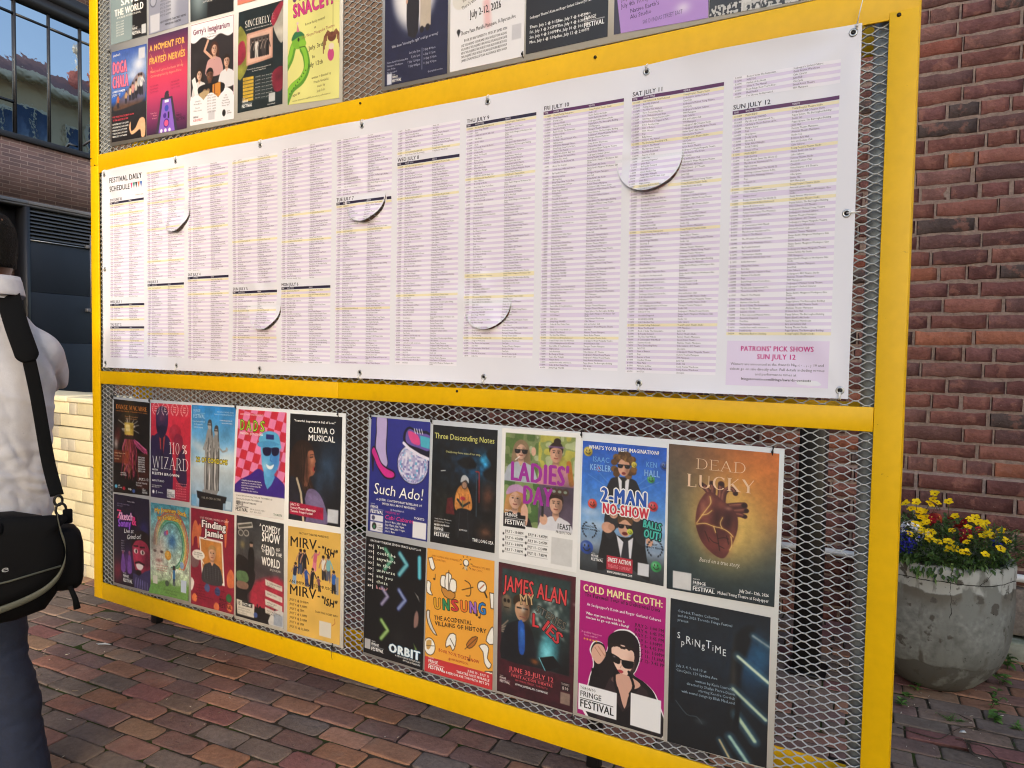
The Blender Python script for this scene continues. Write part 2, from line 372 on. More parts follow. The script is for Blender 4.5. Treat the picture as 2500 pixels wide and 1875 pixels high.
    for z in (2.05, 3.18):
        h = MB(); h.box((.70, -.03, z-.03), (.80, .03, z+.03), bev=.008); h.build('latch', Mlin, dr)
    h = MB(); h.box((-.26, -.0, 3.150), (.925, .05, 3.166)); h.build('drip_rail', mat('bright_trim', '9aa0a8', .4, .6), dr)
    m = MB(); m.box((-3.2, .45, 0), (-.343, .5, 2.6)); m.build('timber_panel', M_wood_brown, b)
    m = MB(); m.box((-3.2, .45, 2.604), (-1.104, .5, 3.7)); m.build('recess_panel', Mfr, b)
    # floodlight brackets below the windows
    m = MB(); m.tube([(.66, -.02, 4.95), (.66, -.22, 5.02), (.66, -.34, 4.95)], .02, 8); m.lathe([(.02, .06), (.09, .0), (.1, -.03)], (.66, -.36, 4.93), 12); m.build('wall_lamp', Mlin, b)
facade()
# ---------------------------------------------------------------- low cream wall at the left
def cream_wall():
    o = empty('low_wall', (-2, .5, 0), 'low wall of stacked cream painted blocks between the person and the yellow post', 'wall')
    Mc = mat('cream_paint', vcol=True, rough=.7, noise=[(6, .9, 1.05), (60, .95, 1.03)], mix=[(11, .62, .75, '8f8878', .35)], bump=[(40, .2, .004)])
    m = MB(); H = .076; 
    for j in range(14):
        z = j*H; x = -1.6+rnd.uniform(-.2, 0)
        lay = (j//3) % 2
        while x < 1.15:
            L_ = rnd.choice([.34, .46, .40, .28]); end = rnd.random() < .38
            if end: L_ = .078
            c = lin(hx('cfc6a6'))*rnd.uniform(.86, 1.03)
            if end: c = lin(hx(rnd.choice(['a19b8c', 'aea898', '938d80'])))
            x1 = min(x+L_, 1.16); g = .0025+(.012 if (rnd.random() < .2) else 0)
            if x1-x > .02: m.box((x, rnd.uniform(-.006, .006), z+.002), (x1-g, .30, z+H-(.0055 if j % 3 == 2 else .0022)), 0, c, bev=.004)
            x = x1 if L_ > .01 else x+.1
            if x1 >= 1.15: break
    m.build('block_courses', Mc, o)
    m = MB(); x = -1.62
    while x < 1.15:
        L_ = min(rnd.uniform(.3, .5), 1.165-x); m.box((x, -.012, 14*H), (x+L_-.006, .31, 14*H+rnd.uniform(.03, .04)), 0, lin(hx('ddd5b8')), bev=.008); x += L_
    m.build('cap_slabs', Mc, o)
    m = MB(); m.box((-1.6, .03, .0), (1.12, .27, 14*H-.004), 0, (.02, .018, .015)); m.build('wall_core', M_black, o)
cream_wall()
# ---------------------------------------------------------------- tan building across the lane (seen mirrored in the windows)
def tan_building():
    b = empty('apartment_building', (6, 8, 0), 'tan apartment building with brown roof mirrored in the ribbon windows', 'building')
    Mt = mat('tan_render', 'b3a688', .85, noise=[(.6, .85, 1.08)]); Mr = mat('brown_roof', '7a5650', .8, noise=[(2, .85, 1.1)])
    Mw = mat('window_blue', '4a5870', .2); Mk = mat('red_chimney', '8e4b44', .8); Mtr = mat('tan_trim', 'd0c6ac', .8)
    m = MB(); m.box((0, 0, 0), (12, 36, 11.6)); m.build('wall', Mt, b)
    m = MB(); m.add([(-.6, -.6, 11.65), (-.6, 36.6, 11.65), (2.6, 36.6, 13.4), (2.6, -.6, 13.4), (12.6, 36.6, 11.65), (12.6, -.6, 11.65)], [(0, 1, 2, 3), (3, 2, 4, 5), (0, 3, 5), (1, 4, 2)]); rf = m.build('roof', Mr, b)
    m = MB(); m.box((-.7, -.7, 11.35), (-.3, 36.7, 11.64)); m.build('eave', Mtr, b)
    for y in (11.4,):
        m = MB(); m.box((.9, y, 12), (1.7, y+1.2, 13.4)); ch = m.build('chimney', Mk, rf)
        for dy in (.3, .9):
            m = MB(); m.tube([(1.4, y+dy, 13.4), (1.4, y+dy, 14.3)], .13, 10); m.tube([(1.4, y+dy, 14.3), (1.4, y+dy, 14.6)], .2, 10); m.build('flue', M_galv, ch)
    for j in range(12):
        for z in (.9, 4.4, 8.2):
            y = .8+j*3.0
            m = MB(); m.box((-.12, y, z), (-.002, y+1.7, z+2.3)); wi = m.build('window', Mtr, b)
            m = MB(); m.box((-.14, y+.1, z+.1), (-.122, y+.82, z+2.2)); m.box((-.14, y+.88, z+.1), (-.122, y+1.6, z+2.2)); m.build('pane', Mw, wi)
    for z in (3.6, 7.4):
        m = MB(); m.box((-.9, .2, z), (-.002, 35, z+.12)); m.build('balcony_slab', Mtr, b)
tan_building()

# ---------------------------------------------------------------- unseen house shapes added to block the low sun except for one gap
def sun_blockers():
    Mb_ = mat('blocker_brick', '6e5048', .9, noise=[(2, .8, 1.1)]); Ms = mat('blocker_slate', '3c3d42', .7, noise=[(3, .8, 1.1)])
    b = empty('sun_blocker', (8.2, -8.34, 0), 'unseen sun blocker behind the viewer, shaped as a brick house with mansard roof', 'house'); m = MB(); m.box((.05, .05, 0), (16, 4.6, 3.2)); m.build('wall', Mb_, b)
    m = MB(); z0, z1 = 3.2, 9.0; d = (z1-z0)*.23; m.add([(0, 0, z0), (16.2, 0, z0), (16.2, 4.8, z0), (0, 4.8, z0), (d, d, z1), (15, d, z1), (15, 4.4, z1), (d, 4.4, z1)], [(0, 1, 5, 4), (1, 2, 6, 5), (2, 3, 7, 6), (3, 0, 4, 7), (4, 5, 6, 7), (3, 2, 1, 0)]); m.build('roof', Ms, b)
    b = empty('sun_blocker', (-5, -5.5, 0), 'unseen sun blocker at the left, shaped as a flat roofed brick house', 'house'); m = MB(); m.box((-3.5, -3.5, 0), (2.8, 3.4, 7.8)); m.build('wall', Mb_, b); m = MB(); m.box((-3.6, -3.6, 7.804), (2.9, 3.5, 8.0), bev=.02); m.build('roof', Ms, b)
sun_blockers()
# ---------------------------------------------------------------- lettering: glyph outlines of the built-in font, cached as meshes
GC = {}
def _tm(s, bold, res):
    cu = bpy.data.curves.new('t', 'FONT'); cu.body = s; cu.resolution_u = res; cu.offset = bold; cu.size = 1
    o = bpy.data.objects.new('t', cu); COL.objects.link(o); dg = bpy.context.evaluated_depsgraph_get(); dg.update()
    me = o.evaluated_get(dg).to_mesh(); V = np.zeros(len(me.vertices)*3); me.vertices.foreach_get('co', V); V = V.reshape(-1, 3)[:, :2]
    me.calc_loop_triangles(); T = np.zeros(len(me.loop_triangles)*3, int); me.loop_triangles.foreach_get('vertices', T)
    T = T.reshape(-1, 3); o.evaluated_get(dg).to_mesh_clear(); bpy.data.objects.remove(o); bpy.data.curves.remove(cu); return V, T
HX = {}
def glyph(ch, bold=0, res=2):
    k = (ch, bold, res)
    if k not in GC:
        if ('H', bold, res) not in HX:
            V, _ = _tm('H', bold, res); V2, _ = _tm('HH', bold, res); HX['H', bold, res] = (V[:, 0].max(), V2[:, 0].max()-V[:, 0].max(), V[:, 1].max())
        hxm, hadv, cap = HX['H', bold, res]
        V, T = _tm(ch, bold, res) if ch != ' ' else (np.zeros((0, 2)), np.zeros((0, 3), int))
        V2, _ = _tm(ch+'H', bold, res); adv = V2[:, 0].max()-hxm
        GC[k] = (V/cap, T, adv/cap)
    return GC[k]
def run(s, bold=0, res=2, track=0):
    """list of (V,T) per glyph, cap height 1, and total width; bold doubles the stroke sideways"""
    out = []; x = 0; k = bold*1.5
    for ch in s:
        V, T, a = glyph(ch, 0, res)
        if len(V):
            out.append((V+[x-k, 0], T))
            if bold: out.append((V+[x+k, 0], T)); out.append((V+[x, k*.5], T))
        x += a+track+k*1.2
    return out, max(x-track, 1e-3)
# a plain roman capital alphabet drawn with thick and thin strokes
_A = lambda cx, cy, rx, ry, a, b: [(cx+rx*math.cos(R(t)), cy+ry*math.sin(R(t)), t) for t in np.linspace(a, b, 15)]
SERIF = {'I': (.34, [(.17, 0, .17, 1, 1)], [], [.17]), 'D': (.82, [(.17, 0, .17, 1, 1), (.17, .98, .4, .98, 0), (.17, .02, .4, .02, 0)], [_A(.4, .5, .34, .48, -90, 90)], [.17]),
 'E': (.66, [(.17, 0, .17, 1, 1), (.1, .98, .6, .98, 0), (.1, .02, .62, .02, 0), (.17, .52, .5, .52, 0), (.59, .8, .59, 1, 0), (.61, 0, .61, .2, 0)], [], [.17]),
 'A': (.8, [(.1, 0, .4, 1, 0), (.4, 1, .7, 0, 1), (.2, .35, .6, .35, 0)], [], [.1, .7]), 'L': (.62, [(.17, 0, .17, 1, 1), (.1, .02, .58, .02, 0), (.57, 0, .57, .22, 0)], [], [.17]),
 'U': (.8, [(.17, .3, .17, 1, 1), (.65, .3, .65, 1, 0)], [_A(.41, .3, .24, .3, 180, 360)], []), 'C': (.75, [(.66, .75, .66, .95, 0)], [_A(.42, .5, .32, .49, 45, 315)], []),
 'K': (.8, [(.17, 0, .17, 1, 1), (.2, .4, .66, 1, 0), (.32, .55, .7, 0, 1)], [], [.17, .7]), 'Y': (.76, [(.38, 0, .38, .45, 1), (.1, 1, .38, .45, 1), (.38, .45, .66, 1, 0)], [], [.38]),
 'S': (.62, [(.52, .74, .52, .95, 0), (.1, .05, .1, .28, 0)], [_A(.31, .74, .2, .24, 45, 270), _A(.31, .25, .22, .25, 90, -135)], []), 'N': (.84, [(.15, 0, .15, 1, 0), (.15, 1, .68, 0, 1), (.68, 0, .68, 1, 0)], [], [.15]),
 'R': (.76, [(.17, 0, .17, 1, 1), (.38, .5, .68, 0, 1)], [_A(.34, .74, .24, .24, -90, 90)], [.17, .68]), 'M': (.98, [(.15, 0, .15, 1, 0), (.15, 1, .48, .1, 1), (.48, .1, .82, 1, 0), (.82, 0, .82, 1, 1)], [], [.15, .82]),
 'B': (.7, [(.17, 0, .17, 1, 1)], [_A(.34, .75, .22, .23, -90, 90), _A(.34, .27, .26, .26, -90, 90)], [.17]), 'W': (1.1, [(.1, 1, .34, 0, 1), (.34, 0, .56, 1, 0), (.56, 1, .8, 0, 1), (.8, 0, 1.0, 1, 0)], [], []),
 'Z': (.7, [(.1, .98, .6, .98, 0), (.6, 1, .12, 0, 1), (.1, .02, .62, .02, 0)], [], []), 'O': (.85, [], [_A(.42, .5, .33, .49, 0, 360)], []), 'T': (.72, [(.36, 0, .36, 1, 1), (.08, .98, .64, .98, 0), (.08, .8, .08, 1, 0), (.64, .8, .64, 1, 0)], [], [.36]),
 '1': (.4, [(.2, 0, .2, 1, 1), (.06, .8, .2, .98, 0)], [], [.2]), '0': (.66, [], [_A(.33, .5, .24, .49, 0, 360)], []), ',': (.25, [(.15, .1, .08, -.15, 1)], [], []), ' ': (.35, [], [], [])}
def srun(s, T_=.13, t_=.04, track=.04):
    out = []; x = 0
    for ch in s:
        w, Ls, As, Sf = SERIF.get(ch, SERIF['I']); V = []; F = []
        def q(pts): n0 = len(V); V.extend([(a+x, b) for a, b in pts]); F.extend([(n0, n0+1, n0+2), (n0, n0+2, n0+3)])
        for (a, b, c, d, k) in Ls:
            h = (T_ if k else t_)/2; l = math.hypot(c-a, d-b); nx, ny = -(d-b)/l*h, (c-a)/l*h; 
            if abs(b-d) > .4: nx = math.copysign(h, nx if nx else 1)*min(1.25, 1/abs((d-b)/l)); ny = 0
            q([(a+nx, b+ny), (a-nx, b-ny), (c-nx, d-ny), (c+nx, d+ny)])
        for arc in As:
            for (p, r_) in zip(arc[:-1], arc[1:]):
                def off(z): 
                    h = (t_+(T_-t_)*abs(math.cos(R(z[2])))**1.3)/2; return math.cos(R(z[2]))*h, math.sin(R(z[2]))*h
                (a, b), (c, d) = off(p), off(r_); q([(p[0]+a, p[1]+b), (p[0]-a, p[1]-b), (r_[0]-c, r_[1]-d), (r_[0]+c, r_[1]+d)])
        for sx in Sf:
            q([(sx-.13, 0), (sx+.13, 0), (sx+.13, .035), (sx-.13, .035)])
            if ch not in 'YA' or sx != .38: q([(sx-.12, .965), (sx+.12, .965), (sx+.12, 1), (sx-.12, 1)]) if ch in 'IDELKRBNMYT1' and not (ch == 'R' and sx > .5) and not (ch == 'K' and sx > .5) else None
        if V: out.append((np.array(V), np.array(F)))
        x += w+track
    return out, x-track

# ---------------------------------------------------------------- printed sheets: colours painted on a fine vertex grid, lettering as faces on top
def cr(pts, n=5, closed=True):
    P = np.array(pts, float); m = len(P); out = []
    for i in range(m if closed else m-1):
        a, b, c, d = (P[(i-1) % m], P[i], P[(i+1) % m], P[(i+2) % m]) if closed else (P[max(i-1, 0)], P[i], P[i+1], P[min(i+2, m-1)])
        for t in np.linspace(0, 1, n, endpoint=False):
            out.append(.5*((2*b)+(c-a)*t+(2*a-5*b+4*c-d)*t*t+(3*b-a-3*c+d)*t**3))
    if not closed: out.append(P[-1])
    return np.array(out)
class Paper:
    def __init__(s, quad, bg, n=80, H=None):
        q = np.array(quad, float); s.q = q
        w = (np.linalg.norm(q[1]-q[0])+np.linalg.norm(q[2]-q[3]))/2; h = (np.linalg.norm(q[3]-q[0])+np.linalg.norm(q[2]-q[1]))/2
        s.H = 152.0; s.ys = s.H/(100*h/w); n = int(n*1.75); s.nx = n; s.ny = int(n*1.5)
        s.X, s.Y = np.meshgrid(np.linspace(0, 100, s.nx), np.linspace(0, s.H, s.ny)); s.c = np.zeros((s.ny, s.nx, 3))
        s.px = 100/n; s.T = []; s.lg(bg if isinstance(bg, list) else [(0, bg), (1, bg)])
    def lg(s, st, x0=0, y0=0, x1=0, y1=None):
        y1 = s.H if y1 is None else y1; d = np.array([x1-x0, y1-y0]); t = ((s.X-x0)*d[0]+(s.Y-y0)*d[1])/(d@d)
        for k in range(3): s.c[..., k] = np.interp(t, [a for a, _ in st], [hx(c)[k] for _, c in st])
    def bl(s, m, c, a=1):
        m = (np.clip(m, 0, 1)*a)[..., None]; s.c = s.c*(1-m)+hx(c)*m if isinstance(c, str) else s.c*(1-m)+c*m
    def el(s, cx, cy, rx, ry, c, soft=None, a=1, rot=0):
        X, Y = s.X-cx, s.Y-cy; ca, sa = math.cos(R(rot)), math.sin(R(rot)); X, Y = X*ca+Y*sa, -X*sa+Y*ca
        d = np.sqrt((X/rx)**2+(Y/ry)**2); s.bl((1-d)*min(rx, ry)/(soft or s.px)+.5, c, a)
    def gl(s, cx, cy, rx, ry, c, a=1, rot=0, p=2):
        X, Y = s.X-cx, s.Y-cy; ca, sa = math.cos(R(rot)), math.sin(R(rot)); X, Y = X*ca+Y*sa, -X*sa+Y*ca
        s.bl(np.exp(-((X/rx)**2+(Y/ry)**2)**(p/2)), c, a)
    def pg(s, pts, c, soft=None, a=1, sm=0):
        P = cr(pts, sm) if sm else np.array(pts, float); ins = np.zeros(s.X.shape, bool); D = np.full(s.X.shape, 1e9)
        for i in range(len(P)):
            (ax, ay), (bx, by) = P[i-1], P[i]
            cond = ((ay > s.Y) != (by > s.Y)); xx = (bx-ax)*(s.Y-ay)/((by-ay) or 1e-9)+ax; ins ^= cond & (s.X < xx)
            dx, dy = bx-ax, by-ay; t = np.clip(((s.X-ax)*dx+(s.Y-ay)*dy)/(dx*dx+dy*dy+1e-9), 0, 1)
            D = np.minimum(D, (s.X-ax-t*dx)**2+(s.Y-ay-t*dy)**2)
        s.bl(np.where(ins, 1, -1)*np.sqrt(D)/(soft or s.px)+.5, c, a)
    def st(s, pts, w, c, soft=None, a=1, sm=0):
        P = cr(pts, sm, False) if sm else np.array(pts, float); D = np.full(s.X.shape, 1e9)
        for i in range(1, len(P)):
            (ax, ay), (bx, by) = P[i-1], P[i]; dx, dy = bx-ax, by-ay
            t = np.clip(((s.X-ax)*dx+(s.Y-ay)*dy)/(dx*dx+dy*dy+1e-9), 0, 1); D = np.minimum(D, (s.X-ax-t*dx)**2+(s.Y-ay-t*dy)**2)
        s.bl((w/2-np.sqrt(D))/(soft or s.px)+.5, c, a)
    def rc(s, x0, y0, x1, y1, c, a=1, soft=None):
        e = soft or s.px; m = np.minimum(np.minimum(s.X-x0, x1-s.X), np.minimum(s.Y-y0, y1-s.Y))/e+.5; s.bl(m, c, a)
    def fn(s, f, c, a=1): s.bl(f(s.X, s.Y)*1.0, c, a)
    def nz(s, sc, amp, seed=1):
        s.c = np.clip(s.c*(1+amp*(vnoise(s.X, s.Y, sc, seed)-.5)[..., None]*2), 0, 1)
    def tx(s, t, x, y, h, c, al='l', w=None, b=0, sx=.9, rot=0, sh=0, tr=0, f=None, curve=0, jit=0):
        """x,y = baseline anchor, h cap height, w = forced width"""
        g, W = srun(t) if f == 's' else run(t, b, 2 if h > 5 else 1, tr)
        if f == 't': g, W = srun(t, .06, .03)
        k = (w/(W*h)) if w else sx; W = W*k; o = {'l': 0, 'c': -W/2, 'r': -W}[al]; ca, sa = math.cos(R(rot)), math.sin(R(rot)); rr = random.Random(len(t)+int(x))
        for V, T in g:
            v = V.copy(); v[:, 0] = v[:, 0]*k+o
            if jit: v[:, 1] += rr.uniform(-jit, jit); v[:, 1] *= 1+rr.uniform(-jit, jit)
            if curve: v[:, 1] += curve*(1-(2*(v[:, 0]-o)/W-1)**2)
            v[:, 0] += sh*v[:, 1]; v = v*h
            s.T.append((np.stack([x+v[:, 0]*ca+v[:, 1]*sa, y-v[:, 1]*ca+v[:, 0]*sa], 1), T, lin(hx(c))))
    def ol(s, t, x, y, h, c, oc, d=.8, **k):
        for dx, dy in ((-d, 0), (d, 0), (0, -d), (0, d), (-d*.7, -d*.7), (d*.7, d*.7), (d*.7, -d*.7), (-d*.7, d*.7)): s.tx(t, x+dx, y+dy, h, oc, **k)
        s.T.append('up'); s.tx(t, x, y, h, c, **k)
    def para(s, lines, x, y, h, c, lead=1.6, **k):
        for i, l in enumerate(lines): s.tx(l, x, y+i*h*lead, h, c, **k)
    def fringe(s, x, y, w, c, box=None, pre=True):
        if box: s.rc(x-w*.06, y-w*.68, x+w*1.06, y+w*.07, box)
        s.tx('FESTIVAL', x, y, w*.2, c, w=w, b=.03); s.rc(x, y-w*.27, x+w, y-w*.245, c); s.tx('FRINGE', x, y-w*.32, w*.15, c, w=w*.6, b=.02)
        if pre: s.tx('TORONTO', x, y-w*.53, w*.07, c, w=w*.33)
    def bust(s, cx, cy, k, skin, hair, cloth, style='short', face=0, shade=.35):
        """cx,cy head centre; k half head height; style short|long|bun|cap|beard"""
        if style == 'long': s.pg([(cx-.95*k, cy-.5*k), (cx, cy-1.25*k), (cx+.95*k, cy-.5*k), (cx+1.1*k, cy+1.8*k), (cx-1.1*k, cy+1.8*k)], hair, sm=5)
        s.pg([(cx-.33*k, cy+.5*k), (cx+.33*k, cy+.5*k), (cx+.42*k, cy+1.7*k), (cx-.42*k, cy+1.7*k)], skin); s.pg([(cx-.33*k, cy+.75*k), (cx+.33*k, cy+.75*k), (cx+.3*k, cy+1.15*k), (cx-.3*k, cy+1.15*k)], '2a1a14', soft=.3*k, a=.4)
        s.pg([(cx-2.0*k, cy+4.2*k), (cx-1.75*k, cy+2.0*k), (cx-.9*k, cy+1.45*k), (cx-.35*k, cy+1.3*k), (cx, cy+1.75*k), (cx+.35*k, cy+1.3*k), (cx+.9*k, cy+1.45*k), (cx+1.75*k, cy+2.0*k), (cx+2.0*k, cy+4.2*k)], cloth, sm=4)
        s.el(cx, cy, .72*k, .98*k, skin); s.gl(cx+.5*k, cy+.2*k, .4*k, .8*k, '1e120e', a=shade); s.gl(cx-.25*k, cy+.1*k, .3*k, .4*k, 'ffffff', a=.12)
        f = face*k
        for sx in (-1, 1): s.el(cx+f+sx*.27*k, cy-.08*k, .11*k, .06*k, '1a1210'); s.st([(cx+f+sx*.13*k, cy-.27*k), (cx+f+sx*.42*k, cy-.28*k)], .07*k, hair)
        s.st([(cx+f*1.3, cy-.1*k), (cx+f*1.3-.07*k, cy+.26*k), (cx+f*1.3+.08*k, cy+.28*k)], .05*k, '3a2018', a=.6); s.st([(cx+f-.2*k, cy+.52*k), (cx+f, cy+.56*k), (cx+f+.2*k, cy+.52*k)], .1*k, '8a3a34')
        if style == 'beard': s.pg([(cx-.72*k, cy+.1*k), (cx-.35*k, cy+.4*k), (cx, cy+.35*k), (cx+.35*k, cy+.4*k), (cx+.72*k, cy+.1*k), (cx+.5*k, cy+1.05*k), (cx, cy+1.25*k), (cx-.5*k, cy+1.05*k)], hair, sm=3); s.st([(cx-.2*k, cy+.55*k), (cx+.2*k, cy+.55*k)], .1*k, '8a4a40')
        if style == 'long': s.pg([(cx-.8*k, cy+.3*k), (cx-.75*k, cy-.6*k), (cx, cy-1.15*k), (cx+.75*k, cy-.6*k), (cx+.8*k, cy+.3*k), (cx+.5*k, cy-.45*k), (cx-.1*k, cy-.7*k), (cx-.55*k, cy-.3*k)], hair, sm=4)
        else: s.pg([(cx-.78*k, cy-.05*k), (cx-.8*k, cy-.7*k), (cx-.2*k, cy-1.2*k), (cx+.5*k, cy-1.08*k), (cx+.82*k, cy-.5*k), (cx+.75*k, cy-.05*k), (cx+.6*k, cy-.45*k), (cx, cy-.62*k), (cx-.6*k, cy-.45*k)], hair, sm=4)
        if style == 'bun': s.el(cx+.1*k, cy-1.25*k, .42*k, .36*k, hair)
    def fig(s, cx, y, h, top, bot, skin='b0846a', lean=0, arms=0, hair='2a1c16'):
        """small standing figure, y feet"""
        k = h/8; l = lean*h
        s.st([(cx-.5*k, y), (cx-.35*k+l*.5, y-4*k)], 1.0*k, bot); s.st([(cx+.7*k, y), (cx+.4*k+l*.5, y-4*k)], 1.0*k, bot)
        s.st([(cx+l*.5, y-3.8*k), (cx+l*.9, y-6.2*k)], 1.9*k, top); s.el(cx+l, y-7.2*k, .62*k, .8*k, skin); s.el(cx+l, y-7.6*k, .66*k, .55*k, hair)
        for sd_ in (-1, 1):
            up = arms if sd_ > 0 else abs(arms)*.5-.3
            s.st([(cx+l*.9+sd_*.8*k, y-6.2*k), (cx+l*.9+sd_*1.6*k, y-(5+1.3*up)*k), (cx+l*.9+sd_*2.0*k, y-(3.9+3.5*up)*k)], .5*k, top if sd_ > 0 else skin)
    def sg(s, x, y, w, c='141016'):
        for k in (-1, 1): s.pg([(x+k*w*.08, y-w*.10), (x+k*w*.46, y-w*.11), (x+k*w*.45, y+w*.10), (x+k*w*.28, y+w*.16), (x+k*w*.10, y+w*.10)], c, sm=3); s.gl(x+k*w*.25-w*.06, y-w*.03, w*.07, w*.04, '8a8a94', .5)
        s.st([(x-w*.48, y-w*.1), (x+w*.48, y-w*.1)], w*.06, c)
    def photo(s, k):
        c = s.c; c = (c*2+np.roll(c, 1, 0)+np.roll(c, -1, 0)+np.roll(c, 1, 1)+np.roll(c, -1, 1))/6; n = .45*vnoise(s.X, s.Y, .12, 61)+.35*vnoise(s.X, s.Y, .34, 62)+.2*vnoise(s.X, s.Y, .9, 63); s.c = np.clip(c*(1+k*((n-.5)*(1-c.min(2)))[..., None]*2.6), 0, 1)
    def build(s, name, label, group=None, bulge=.002, seed=0, y0=-.0046, lift=None, ph=0):
        if ph: s.photo(ph)
        U, V = s.X/100, s.Y/s.H
        def place(x, y, e):
            u, v = x/100, y/s.H
            a = s.q[0]*(1-u)[:, None]+s.q[1]*u[:, None]; b = s.q[3]*(1-u)[:, None]+s.q[2]*u[:, None]; p = a*(1-v)[:, None]+b*v[:, None]
            d = bulge*(np.sin(u*math.pi*1.3+seed)*np.sin(v*math.pi+.4*seed)*.6+.5*np.sin(u*5+v*3+seed*2))
            if lift: d = d+lift(u, v)
            return np.stack([p[:, 0], np.full(len(p), y0)-np.abs(d)-e, p[:, 1]], 1)
        m = MB(); P = place(s.X.ravel(), s.Y.ravel(), 0); idx = np.arange(s.nx*s.ny).reshape(s.ny, s.nx)
        F = np.stack([idx[:-1, :-1], idx[1:, :-1], idx[1:, 1:], idx[:-1, 1:]], -1).reshape(-1, 4)
        m.addarr(P, F, 0, lin(s.c.reshape(-1, 3))*.9+.011); e = .0003; z = 0  # blacks lifted: printed black's own reflectance plus sky gloss put into the colour
        for t in s.T:
            if t == 'up': e += .00012; continue
            v, T, c = t; v = np.stack([np.clip(v[:, 0], .3, 99.7), np.clip(v[:, 1], .3, s.H-.3)], 1); z = (z+1) % 4
            m.addarr(place(v[:, 0], v[:, 1], e+z*.00002), T[:, ::-1], 0, c*.9+.011)
        org = s.q.mean(0); 
        for i in range(len(m.V)): m.V[i] = m.V[i]-[org[0], y0, org[1]]
        o = m.build(name, M_paper, loc=(org[0], y0, org[1])); tag(o, label, 'poster', group); return o
# ---------------------------------------------------------------- yellow notice board frame
X1, X2, X3 = .0616, 3.3, 3.3616
def board():
    b = empty('notice_board', (1.68, 0, 0), 'large free standing yellow steel frame with expanded metal mesh', 'notice board'); o = Vector((1.68, 0, 0))
    def plate(name, x0, x1, z0, z1, yf=-.004, leg=None):
        m = MB(); m.box((x0-o.x, yf, z0), (x1-o.x, .0035, z1), 0, bev=.0014)
        if leg == 'L': m.box((x0-o.x+.001, .004, z0+.002), (x0-o.x+.005, .062, z1-.002))
        if leg == 'R': m.box((x1-o.x-.005, .004, z0+.002), (x1-o.x-.001, .062, z1-.002))
        if leg == 'T': m.box((x0-o.x+.008, .004, z1-.006), (x1-o.x-.008, .05, z1-.002))
        return m.build(name, M_yellow, b)
    plate('post', 0, X1, .2124, 2.2480, leg='L'); plate('post', 0, X1, 2.2488, 3.33, leg='L')
    plate('post', X2, X3, .2124, 2.2285, yf=-.006, leg='R'); plate('post', X2, X3, 2.2962, 3.33, yf=-.004, leg='R')
    plate('rail', X1+.0008, X3, 2.2116, 2.2955, yf=-.0035); plate('rail', X1+.0008, 1.5595, 1.2362, 1.2959, leg='T'); plate('rail', 1.5603, X2-.0008, 1.2362, 1.2959, leg='T')
    plate('rail', X1+.0008, X2-.0008, .2124, .2916); plate('rail', X1+.0008, X2-.0008, 3.25, 3.33)
    for x, z, r in ((1.6589, 2.2776, .004), (2.5492, 2.2677, .0045), (2.0844, 1.2846, .004), (3.3197, 2.2187, .005), (.0085, 2.2837, .003), (.0379, 2.2501, .003)):
        m = MB(); m.tube([(x-o.x, -.0025, z), (x-o.x, -.0072, z)], r, 12); m.build('screw', M_steel_d, b)
    # expanded metal
    def mesh_panel(name, xa, xb, za, zb, y):
        d = .01075; l = .05; m = MB(); n = int((zb-za)/d); per = [0, .16, .5, .66]; am = [.5, .5, -.5, -.5]
        k = int((xb-xa)/l); xs = np.concatenate([np.array(per)*l+i*l for i in range(k)])+xa; zz = np.tile(np.array(am), k)*d
        for j in range(n):
            s = 1 if j % 2 else -1; z0 = za+j*d; Vx = xs-o.x+(0); 
            h, t = .0015, .0021; yy = y+(zz*s)*.1
            V = np.stack([np.stack([Vx, yy-t, z0+zz*s+h], 1), np.stack([Vx, yy-t*1.05, z0+zz*s-h], 1), np.stack([Vx, yy+t, z0+zz*s-h-.0006], 1), np.stack([Vx, yy+t, z0+zz*s+h-.0006], 1)], 1).reshape(-1, 3)
            i = np.arange(len(xs)-1)*4; F = np.concatenate([np.stack([i+a, i+(a+1) % 4, i+4+(a+1) % 4, i+4+a], 1) for a in range(4)]); m.addarr(V, F)
        return m.build(name, M_galv, b)
    mesh_panel('mesh_panel', .004, 3.355, .218, 3.30, .0085)
    mesh_panel('mesh_panel', .15, 1.05, .30, 3.2, .192)
    for x in (.034, 3.296):
        m = MB(); m.tube([(x-o.x, .048, .2135), (x-o.x, .048, 3.28)], .0305, 20); m.build('pipe', M_pipe, b, smooth=True)
    for x0 in (0, X2):
        m = MB(); m.box((x0-o.x, .198, .2124), (x0+X1-o.x, .26, 3.33), bev=.002); m.build('rear_post', M_yellow, b)
    for z0, z1 in ((.2124, .2916), (1.2362, 1.2959), (2.2116, 2.2955), (3.25, 3.33)):
        m = MB(); m.box((X1-o.x+.001, .20, z0), (X2-o.x-.001, .205, z1), bev=.001); m.build('rear_rail', M_yellow, b)
    for x0 in (2.45, 3.2, .02):
        m = MB(); m.box((x0-o.x, .27, 0), (x0+.045-o.x, .31, .2115), bev=.004); m.box((x0-o.x, .206, .2125), (x0+.05-o.x, .31, .25), bev=.003); m.build('foot', M_black, b)
    for x0 in (.012, X2+.012):
        for z in (.24, 1.25, 2.24, 3.27):
            m = MB(); m.box((x0-o.x, .064, z), (x0+.038-o.x, .197, z+.03), bev=.001); m.build('spacer', M_yellow, b)
board()
